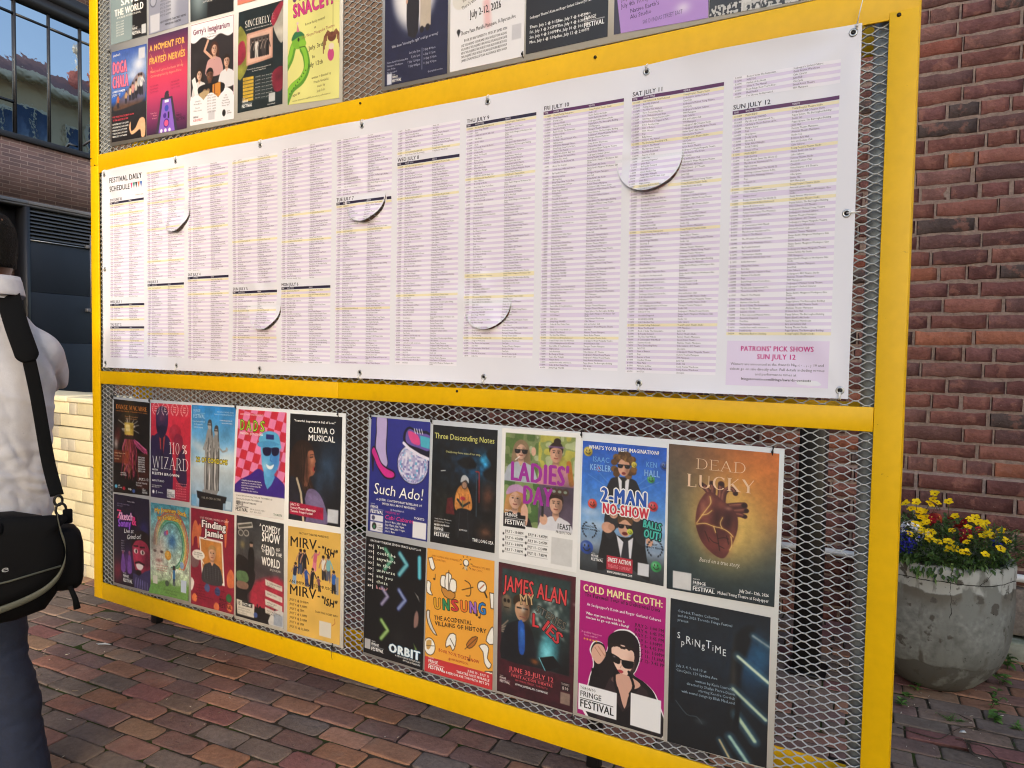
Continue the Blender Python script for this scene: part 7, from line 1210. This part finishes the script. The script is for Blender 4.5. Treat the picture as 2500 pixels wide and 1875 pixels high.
weed(3.705, 1.40, 'leafy light green weed between pavers in front of the planter', 20, .034, .010, .05, 3); weed(3.765, 1.36, 'small pale weed at the right edge of the pavement', 12, .03, .006, .035, 4); weed(3.75, 1.80, 'broad leaved weed growing from the stone ledge behind the planter', 14, .05, .012, .05, 5); weed(3.79, 1.99, 'drooping green weed hanging over the pale stone ledge', 20, .06, .012, .10, 8)
weed(3.372, 1.358, 'dark leafy weed in the shade by the yellow post', 16, .03, .007, .03, 6); weed(3.552, 1.303, 'mossy tuft with fine leaves in the middle of the right hand pavers', 60, .02, .002, .02, 7, spread=1.6); weed(3.40, 1.45, 'dull green weed creeping along the planter shadow', 14, .025, .006, .02, 9)
def moss():
    m = MB(); r_ = random.Random(31); th = R(4.7); ca, sa = math.cos(th), math.sin(th)
    def tuft(x, y, n, s):
        for i in range(n): leaf(m, (x+r_.gauss(0, s), y+r_.gauss(0, s*.35), -.006), (r_.gauss(0, 1), r_.gauss(0, 1), r_.uniform(.6, 1.6)), r_.uniform(.006, .014), .0017, np.array(hl(r_.choice(['32451c', '3e5424', '28381a'])))*r_.uniform(.8, 1.3), seg=1)
    for i in range(170):
        j = r_.randint(-26, 16); u = r_.uniform(-.2, 4.4); v = j*.0985; x, y = u*ca-v*sa, u*sa+v*ca
        if -2.2 < y < 1.9 and vnoise(x+20, y+20, 1.3, 12) > .5: tuft(x, y, 34, .024)
    for x, y in ((3.64, 1.36), (3.70, 1.33), (3.58, 1.30), (3.67, 1.42), (3.468, .989), (3.73, 1.24), (3.55, 1.29), (3.38, 1.37)): tuft(x, y, 300, .032)
    o = m.build('moss', M_leaf); tag(o, kind='stuff')
moss()
def twig(pts, label):
    m = MB(); P = [(x, y, .004+.004*(i % 2)) for i, (x, y) in enumerate(pts)]; P = cr(P, 4, False); c = P.mean(0); m.tube([tuple(p-c) for p in P], [.0022-.0012*i/len(P) for i in range(len(P))], 6, 0, hl('3c2f26')); o = m.build('twig', mat('twig_bark', '3e3128', .8) if 'twig_bark' not in MATS else MATS['twig_bark'], loc=tuple(c)); tag(o, label, 'twig', 'fallen twigs by the planter')
twig([(3.367, 1.13), (3.475, 1.108), (3.512, 1.131), (3.56, 1.22), (3.605, 1.288), (3.65, 1.273), (3.767, 1.28)], 'longest curved twig across the pavers in front of the planter'); twig([(3.557, 1.153), (3.586, 1.146), (3.598, 1.076), (3.619, 1.04)], 'short bent twig pointing toward the viewer'); twig([(3.586, 1.146), (3.649, 1.136), (3.68, 1.084), (3.73, 1.02)], 'forked twig lying right of the bent one'); twig([(3.577, 1.371), (3.621, 1.331)], 'short straight pale stick beside the moss tuft')
def litter(x, y, pts, label, c='d8d6d0'):
    m = MB(); V = [(a, b, .006+.004*math.sin(a*90+b*50)) for a, b in pts]; n = len(V); m.add(V+[(a, b, z+.0008) for a, b, z in V], [tuple(range(n))[::-1], tuple(range(n, 2*n))]+[(i, (i+1) % n, n+(i+1) % n, n+i) for i in range(n)], 0, hl(c)); o = m.build('paper_scrap', mat('scrap_paper', 'd4d2cc', .8) if 'scrap_paper' not in MATS else MATS['scrap_paper'], loc=(x, y, 0)); tag(o, label, 'litter', 'scraps on the pavers')
litter(.093, -.021, [(-.03, -.012), (-.012, -.008), (.03, .008), (.034, .024), (.004, .012), (-.02, .002)], 'crumpled white strip of paper on the pavers near the person'); litter(3.582, 1.223, [(-.012, -.006), (.012, -.008), (.006, .008), (-.004, .010)], 'small white scrap between the twigs near the planter')
def crumbs():
    m = MB(); r_ = random.Random(77)
    for i in range(420):
        x, y = r_.uniform(-.3, 4.0), r_.uniform(-1.9, 1.6)
        if x > 3.3: y = r_.uniform(.7, 1.7)
        s = r_.uniform(.0012, .0035); a = r_.uniform(0, 3.14); l = s*r_.choice([1, 1, 1.6, 4]); c = np.array(hl(r_.choice(['b8ab98', '8a7a64', 'c8c0b0', '6a5a46']))); m.tube([(x-l*math.cos(a), y-l*math.sin(a), .004), (x+l*math.cos(a), y+l*math.sin(a), .005)], s*.45, 5, 0, c)
    o = m.build('crumbs', M_leaf); tag(o, kind='stuff')
crumbs()
def bollard():
    root = empty('bollard', (2.995, 1.49, 0), 'black square steel bollard standing behind the mesh', 'bollard'); m = MB(); m.box((-.055, -.055, 0), (.055, .055, 1.12), bev=.006); m.build('shaft', M_black, root); m = MB(); m.box((-.085, -.085, 0), (.085, .085, .014), bev=.004)
    m.build('base_plate', M_black, root); m = MB(); m.box((-.06, -.06, 1.1205), (.06, .06, 1.135), bev=.004); m.build('cap', M_black, root)
bollard()
# ---------------------------------------------------------------- the person with the shoulder bag
def person():
    F = Vector((-.915, .403, 0)).normalized(); base = Vector((.983, -.891, 0)); rz = math.atan2(-F.x, F.y)
    root = empty('person', base, 'person seen from behind in a pale grey shirt and blue jeans, bag on the shoulder', 'person', rz=rz)
    skin = mat('skin_brown', '5a3a2c', .5, noise=[(30, .9, 1.08)]); hairm = mat('hair_black', '090807', .85, spec=.15, noise=[(70, .4, 1.7)], bump=[(160, 1.0, .010)])
    shirtm = mat('shirt_cotton', 'a4a5ad', .85, noise=[(35, .94, 1.04)], mix=[(140, .66, .72, '6a6a70', .3)], bump=[(12, .22, .02), (45, .08, .006), (300, .2, .001)]); jeanm = mat('denim', '0e1a32', .85, noise=[(12, .8, 1.2), (160, .8, 1.2)], bump=[(10, .25, .02), (350, .25, .001)]); shoem = mat('shoe_dark', '1a1a1c', .6)
    def ell(cx, cy, z, rx, ry, n=28): return [(cx+rx*math.cos(2*math.pi*k/n), cy+ry*math.sin(2*math.pi*k/n), z) for k in range(n)]
    def sph(m, c, r, n=20):
        rings = []
        for i in range(1, 12): t = math.pi*i/12; rings.append([(c[0]+r[0]*math.sin(t)*math.cos(2*math.pi*k/n), c[1]+r[1]*math.sin(t)*math.sin(2*math.pi*k/n), c[2]-r[2]*math.cos(t)) for k in range(n)])
        m.loft(rings)
    def limb(m, pts, rs, n=18): m.tube(cr(pts, 6, False).tolist(), np.interp(np.linspace(0, 1, (len(pts)-1)*6+1), np.linspace(0, 1, len(rs)), rs).tolist(), n)
    sh, el, wr = (.145, -.01, 1.405), (.165, .16, 1.29), (.075, .36, 1.40); hd = (.017, .02)
    # body: one continuous skin
    m = MB(); hx0, hy0 = hd
    m.loft([ell(hx0, hy0+.02, 1.565, .045, .05), ell(hx0, hy0+.028, 1.60, .058, .074), ell(hx0, hy0+.02, 1.64, .070, .092), ell(hx0, hy0+.008, 1.69, .077, .100), ell(hx0, hy0, 1.74, .078, .100), ell(hx0, hy0-.002, 1.78, .066, .085), ell(hx0, hy0, 1.803, .036, .045)])
    sph(m, (hx0, hy0+.112, 1.672), (.014, .022, .018)); sph(m, (hx0, hy0+.106, 1.70), (.010, .012, .03)); sph(m, (hx0, hy0+.102, 1.632), (.024, .012, .010)); sph(m, (hx0, hy0+.10, 1.59), (.026, .018, .018))
    for s in (-1, 1): sph(m, (hx0+s*.072, hy0+.018, 1.68), (.010, .018, .030)); sph(m, (hx0+s*.03, hy0+.096, 1.712), (.02, .01, .008))
    m.loft([ell(.008, -.01, 1.44, .085, .07), ell(.01, -.002, 1.52, .060, .060), ell(.014, .008, 1.60, .055, .058)])
    m.loft([ell(0, .0, .84, .12, .09), ell(0, 0, .95, .14, .095), ell(0, -.005, 1.2, .15, .10), ell(0, -.01, 1.38, .165, .09), ell(0, -.01, 1.46, .09, .07)])
    for s in (-1, 1):
        limb(m, [(s*.13, -.01, 1.41), (s*sh[0], sh[1], sh[2]-.01), (s*el[0], el[1], el[2]), (s*.125, .27, 1.34), (s*wr[0], wr[1], wr[2])], [.04, .038, .034, .03, .026])
        w = Vector((s*wr[0], wr[1], wr[2])); ad = Vector((-s*.45, .55, .55)).normalized(); sd_ = Vector((s*.5, .75, -.3)); sd_ = (sd_-ad*sd_.dot(ad)).normalized(); nm = ad.cross(sd_)
        m.loft([[tuple(w+ad*t*.09+sd_*(a*math.cos(q))+nm*(b_*math.sin(q))) for q in np.linspace(0, 2*math.pi, 14, endpoint=False)] for t, a, b_ in ((-.1, .022, .02), (.3, .034, .017), (.75, .040, .015), (1, .038, .012))])
        for k, (o_, L_) in enumerate(((-.030, .066), (-.010, .076), (.010, .072), (.029, .056))):
            b0 = w+ad*.085+sd_*o_; d1 = (ad+nm*.25*s).normalized(); d2 = (ad*.5+nm*.9*s).normalized(); m.tube([tuple(b0), tuple(b0+d1*L_*.45), tuple(b0+d1*L_*.45+d2*L_*.35), tuple(b0+d1*L_*.4+d2*L_*.62)], [.0092, .0088, .0080, .0062], 10)
        b0 = w+ad*.03-sd_*.032; m.tube([tuple(b0), tuple(b0-sd_*.02+ad*.028), tuple(b0-sd_*.02+ad*.055+nm*.014*s)], [.011, .010, .007], 10)
        x = s*.085 if s > 0 else -.10
        limb(m, [(x, 0, .88), (.035 if s > 0 else -.12, .02, .60), (.045 if s > 0 else -.125, .03, .46), (.085 if s > 0 else -.14, .0 if s > 0 else .06, .08)], [.075, .062, .05, .038])
    me = mod_mesh('body', m.mesh('b0', skin), skin, [('REMESH', dict(mode='VOXEL', voxel_size=.0052)), ('SMOOTH', dict(factor=.5, iterations=3))]); link('body', me, root)
    # hair cap, close cropped, following the skull
    h = MB(); rings = []
    for z, g in ((1.640, .3), (1.655, .85), (1.68, 1), (1.72, 1), (1.76, 1), (1.79, 1), (1.808, 1), (1.816, 1)):
        rx = np.interp(z, [1.64, 1.69, 1.74, 1.78, 1.803, 1.816], [.0765, .083, .084, .073, .046, .012]); ry = rx*1.27; yo = hy0+.006; r_ = []
        for k in range(40):
            a = 2*math.pi*k/40; f = 1-.10*max(0, math.sin(a))*(z < 1.765); r_.append((hx0+rx*math.cos(a)*f, yo-.006+ry*math.sin(a)*(f if math.sin(a) > 0 else 1), z+.03*max(0, math.sin(a))*(z < 1.75)))
        rings.append(r_)
    h.loft(rings); V = h.V[0]; V += rng.normal(0, .0012, V.shape); h.build('hair', hairm, root, smooth=True)
    for s in (-1, 1): e = MB(); sph(e, (hx0+s*.03, hy0+.099, 1.697), (.011, .008, .008), 12); e.build('eye', mat('eye_white', 'd8d4cc', .2) if 'eye_white' not in MATS else MATS['eye_white'], root, smooth=True)
    # shirt
    m = MB()
    m.loft([ell(0, -.005, .82, .182, .137), ell(0, -.005, .9, .184, .136), ell(0, -.008, 1.05, .186, .132), ell(0, -.012, 1.2, .190, .127), ell(0, -.014, 1.30, .192, .121), ell(0, -.014, 1.38, .188, .108), ell(0, -.012, 1.44, .160, .096), ell(.004, -.008, 1.49, .126, .083), ell(.008, -.002, 1.535, .088, .078), ell(.012, .004, 1.565, .075, .072)])
    for s in (-1, 1): limb(m, [(s*.09, -.012, 1.43), (s*.145, -.008, 1.392), (s*.168, .06, 1.358), (s*.182, .13, 1.31), (s*.128, .26, 1.335)], [.062, .064, .060, .056, .05])
    me = m.mesh('s0', shirtm); me = mod_mesh('shirt', me, shirtm, [('REMESH', dict(mode='VOXEL', voxel_size=.0065)), ('SMOOTH', dict(factor=.5, iterations=6))])
    n = len(me.vertices); co = np.zeros(n*3); me.vertices.foreach_get('co', co); co = co.reshape(-1, 3); nr = np.zeros(n*3); me.vertices.foreach_get('normal', nr); nr = nr.reshape(-1, 3)
    x, y, z = co.T; dsp = .012*(vnoise(x*1.0+3+z*.4, z+7, 9, 41)-.5)+.011*(np.abs(vnoise(x+.45*z+3, z*.3+5, 30, 42)-.5)*2-.5)*(z > .86)*np.clip((1.44-z)/.15, .15, 1)+.010*(np.abs(vnoise(x*.6+z*1.1+9, x*.4-z*.6+9, 30, 43)-.5)*2-.5)*np.clip((1.3-z)/.3, 0, 1)
    dsp += .010*np.exp(-((z-(1.27-.35*np.abs(x-.05)))/.012)**2)*(y < 0)*.4      # yoke seam
    me.vertices.foreach_set('co', (co+nr*dsp[:, None]).ravel()); me.update(); sh_o = link('shirt', me, root)
    m = MB(); N_ = 40; rr = []
    for z, k, ex in ((1.548, 1.02, 0), (1.570, 1.0, 0), (1.612, .93, 0), (1.616, .90, 0), (1.612, .87, 0), (1.56, .86, 0)): rr.append([(.014+.088*k*math.cos(2*math.pi*i/N_), .0+.086*k*math.sin(2*math.pi*i/N_), z-.02*max(0, math.sin(2*math.pi*i/N_))) for i in range(N_)])
    m.loft(rr, cap=False)
    for kk in range(6): 
        pass
    outer = [[(.014+.1*k*math.cos(2*math.pi*i/N_), -.003+.097*k*math.sin(2*math.pi*i/N_), z-.025*max(0, math.sin(2*math.pi*i/N_))) for i in range(N_)] for z, k in ((1.612, .87), (1.615, .90), (1.60, .95), (1.574, 1.0), (1.560, 1.03), (1.557, 1.01), (1.58, .95))]
    m.loft(outer, cap=False); m.build('collar', shirtm, sh_o, smooth=True)
    # jeans
    m = MB(); m.loft([ell(0, -.0, .93, .150, .105), ell(0, -.005, .9, .155, .112), ell(0, -.005, .82, .158, .118), ell(0, 0, .78, .13, .10)])
    for s in (-1, 1): limb(m, [(.082 if s > 0 else -.092, 0, .86), (.035 if s > 0 else -.115, .01, .64), (.04 if s > 0 else -.125, .025, .48), (.07 if s > 0 else -.135, .01 if s > 0 else .05, .26), (.088 if s > 0 else -.14, -.005 if s > 0 else .055, .035)], [.088, .082, .075, .077, .083])
    me = mod_mesh('jeans', m.mesh('j0', jeanm), jeanm, [('REMESH', dict(mode='VOXEL', voxel_size=.0085)), ('SMOOTH', dict(factor=.5, iterations=4))])
    n = len(me.vertices); co = np.zeros(n*3); me.vertices.foreach_get('co', co); co = co.reshape(-1, 3); nr = np.zeros(n*3); me.vertices.foreach_get('normal', nr); nr = nr.reshape(-1, 3); x, y, z = co.T
    dsp = .014*(vnoise(x*.5+5, z+x*.5+3, 22, 51)-.5)*np.clip(1.1-abs(z-.45)*2.2, .2, 1)+.006*(vnoise(x+4, z*2+2, 30, 52)-.5); me.vertices.foreach_set('co', (co+nr*dsp[:, None]).ravel()); me.update(); link('jeans', me, root)
    for s in (-1, 1):
        m = MB(); x0, y0 = (.088, -.005) if s > 0 else (-.14, .055); m.loft([ell(x0, y0+.06, .0, .046, .14, 24), ell(x0, y0+.06, .02, .05, .148, 24), ell(x0, y0+.05, .05, .046, .135, 24), ell(x0, y0+.01, .085, .042, .085, 24), ell(x0, y0-.01, .11, .04, .05, 24)]); m.build('shoe', shoem, root, smooth=True)
    return rz, base
rz_, base_ = person()
def bag():
    root = empty('shoulder_bag', base_, 'black padded shoulder bag with grey piping hanging behind the person', 'bag', rz=rz_)
    Mb = mat('bag_nylon', '050609', .75, spec=.12, noise=[(8, .85, 1.15)], bump=[(240, .25, .001), (7, .1, .02)]); Mp = mat('grey_piping', '3e4037', .6); Mw = mat('webbing', '050608', .85, spec=.12, bump=[(300, .4, .001)]); Mt = mat('logo_grey', '8a8c90', .5)
    def rbox(m, x0, x1, y0, y1, z0, z1, bev, sag=0):
        bm = bmesh.new(); bmesh.ops.create_cube(bm, size=1)
        bmesh.ops.subdivide_edges(bm, edges=bm.edges[:], cuts=4, use_grid_fill=True)
        for v in bm.verts:
            x, y, z = v.co*2; q = Vector((x, y, z)); r_ = Vector([math.copysign(abs(c)**.8, c) for c in q]); n = (abs(x)**5+abs(y)**5+abs(z)**5)**.2; f = 1/max(n, 1e-6)*max(abs(x), abs(y), abs(z))
            v.co = Vector(((x0+x1)/2+x*f*(x1-x0)/2, (y0+y1)/2+y*f*(y1-y0)/2, (z0+z1)/2+z*f*(z1-z0)/2+sag*(1-x*x)*(z > 0)))
        bmesh.ops.smooth_vert(bm, verts=bm.verts[:], factor=.25, use_axis_x=True, use_axis_y=True, use_axis_z=True); m.bm(bm)
    m = MB(); rbox(m, -.31, .178, -.325, -.155, .655, .945, .03, .006); m.build('body', Mb, root, smooth=True)
    # flap: front panel with a rounded lower right corner
    m = MB(); o = [(-.30, .93), (.160, .945), (.172, .90), (.182, .86), (.183, .82), (.165, .775), (.12, .742), (.03, .715), (-.10, .695), (-.22, .70), (-.30, .74)]; P = cr(o, 5); c = P.mean(0); y0 = -.336
    def yf(p, k): return y0+.012*((p[0]-c[0])/.26)**2+.008*((p[1]-c[1])/.14)**2
    V = [(c[0], y0, c[1])]; n = len(P); F = []
    for r_i, s in enumerate((.35, .7, .93, 1.0)): V += [(c[0]+(p[0]-c[0])*s, yf(c+(p-c)*s, s)+(.010 if s == 1 else 0), c[1]+(p[1]-c[1])*s) for p in P]
    for k in range(n): F.append((0, 1+k, 1+(k+1) % n))
    for r_i in range(3):
        for k in range(n): F.append((1+r_i*n+k, 1+(r_i+1)*n+k, 1+(r_i+1)*n+(k+1) % n, 1+r_i*n+(k+1) % n))
    fo = m.add(V, F).build('flap', Mb, root, smooth=True)
    def yz(x, z): return yf(np.array([x, z]), 1)-.004
    m = MB(); q = cr([(.170, .945), (.178, .90), (.188, .86), (.186, .815), (.165, .77), (.12, .736), (.03, .708), (-.10, .69), (-.22, .695)], 6, False); rings = [[(x, yz(x, z)-.003*math.cos(t)-.0, z+.010*math.sin(t)) for t in np.linspace(0, 2*math.pi, 8, endpoint=False)] for x, z in q]; m.loft(rings); m.build('piping', Mp, fo, smooth=True)
    m = MB(); m.tube([(.178, yz(.16, .80), .806), (.06, yz(.06, .78)-.002, .785), (-.10, yz(-.1, .765)-.003, .765), (-.28, yz(-.28, .75), .745)], .0028, 8); m.build('piping', Mp, fo, smooth=True)
    g, W = run('samsonite', 0, 2, .1); m = MB()
    for V2, T in g: v = V2*[.022, .017]; m.addarr(np.stack([-.115+v[:, 0], np.array([yz(a, .8) for a in -.115+v[:, 0]])-.0004, .797+v[:, 1]+v[:, 0]*.10], 1), T)
    k = (.061+.115)/(W*.022); m.V = [np.stack([-.115+(a[:, 0]+.115)*k, a[:, 1], a[:, 2]], 1) for a in m.V]; m.build('logo', Mt, fo)
    m = MB(); rbox(m, .150, .238, -.30, -.165, .715, .885, .03, .01); so_ = m.build('side_pocket', Mb, root, smooth=True)
    m = MB(); m.tube([(.20, -.30, .735), (.212, -.312, .70), (.216, -.315, .672)], [.006, .007, .009], 8); m.build('zip_pull', Mw, so_)
    m = MB(); q = cr([(-.24, -.25, .945), (-.20, -.26, 1.0), (-.13, -.265, 1.012), (-.06, -.26, .985), (-.02, -.25, .945)], 5, False); m.tube([tuple(p) for p in q], .013, 10); m.build('handle', Mw, root, smooth=True)
    m = MB(); rbox(m, -.045, .05, -.34, -.30, .905, .945, .01); m.build('handle_tab', Mb, root, smooth=True)
    # strap: pad over the shoulder, webbing down to the ring
    def band(m, pts, w, t, across):
        P = [Vector(p) for p in cr(pts, 6, False)]; rings = []
        for i, p in enumerate(P):
            tg = (P[min(i+1, len(P)-1)]-P[max(i-1, 0)]).normalized(); a = Vector(across); a = (a-tg*a.dot(tg)).normalized(); b = tg.cross(a); wi = w[i] if hasattr(w, '__len__') else w
            rings.append([tuple(p+a*wi*math.cos(q)*(abs(math.cos(q))**-.4 if abs(math.cos(q)) > .1 else 1)*.5+b*t*math.sin(q)) for q in np.linspace(0, 2*math.pi, 12, endpoint=False)])
        m.loft(rings)
    m = MB(); pp = [(.060, .06, 1.575), (.066, .0, 1.592), (.072, -.06, 1.555), (.088, -.118, 1.475), (.108, -.150, 1.40), (.118, -.158, 1.365)]; nP = (len(pp)-1)*6+1; band(m, pp, [.060*min(1, .55+4*min(i, nP-1-i)/nP) for i in range(nP)], .007, (1, .1, .25)); sp = m.build('strap_pad', Mw, root, smooth=True)
    m = MB(); band(m, [(.117, -.156, 1.37), (.135, -.162, 1.26), (.158, -.19, 1.08), (.176, -.24, .985)], .034, .0022, (1, .1, .1)); m.build('strap', Mw, root)
    m = MB(); band(m, [(.062, .055, 1.58), (.05, .13, 1.50), (-.02, .15, 1.3), (-.15, .12, 1.1), (-.24, -.02, 1.0), (-.29, -.22, .95)], .034, .0022, (.8, .3, .4)); m.build('strap', Mw, root)
    m = MB()
    for (cx, cz, r) in ((.178, .972, .014), (.184, .945, .018)): m.tube([(cx+r*.7*math.cos(a), -.25, cz+r*math.sin(a)) for a in np.linspace(0, 2*math.pi, 17)], .0035, 8)
    m.build('ring', mat('ring_black', '1c1c1e', .35, .6), root, smooth=True)
    m = MB(); m.box((.188, -.262, .905), (.212, -.245, .945), bev=.004); m.build('tag', Mw, root)
bag()
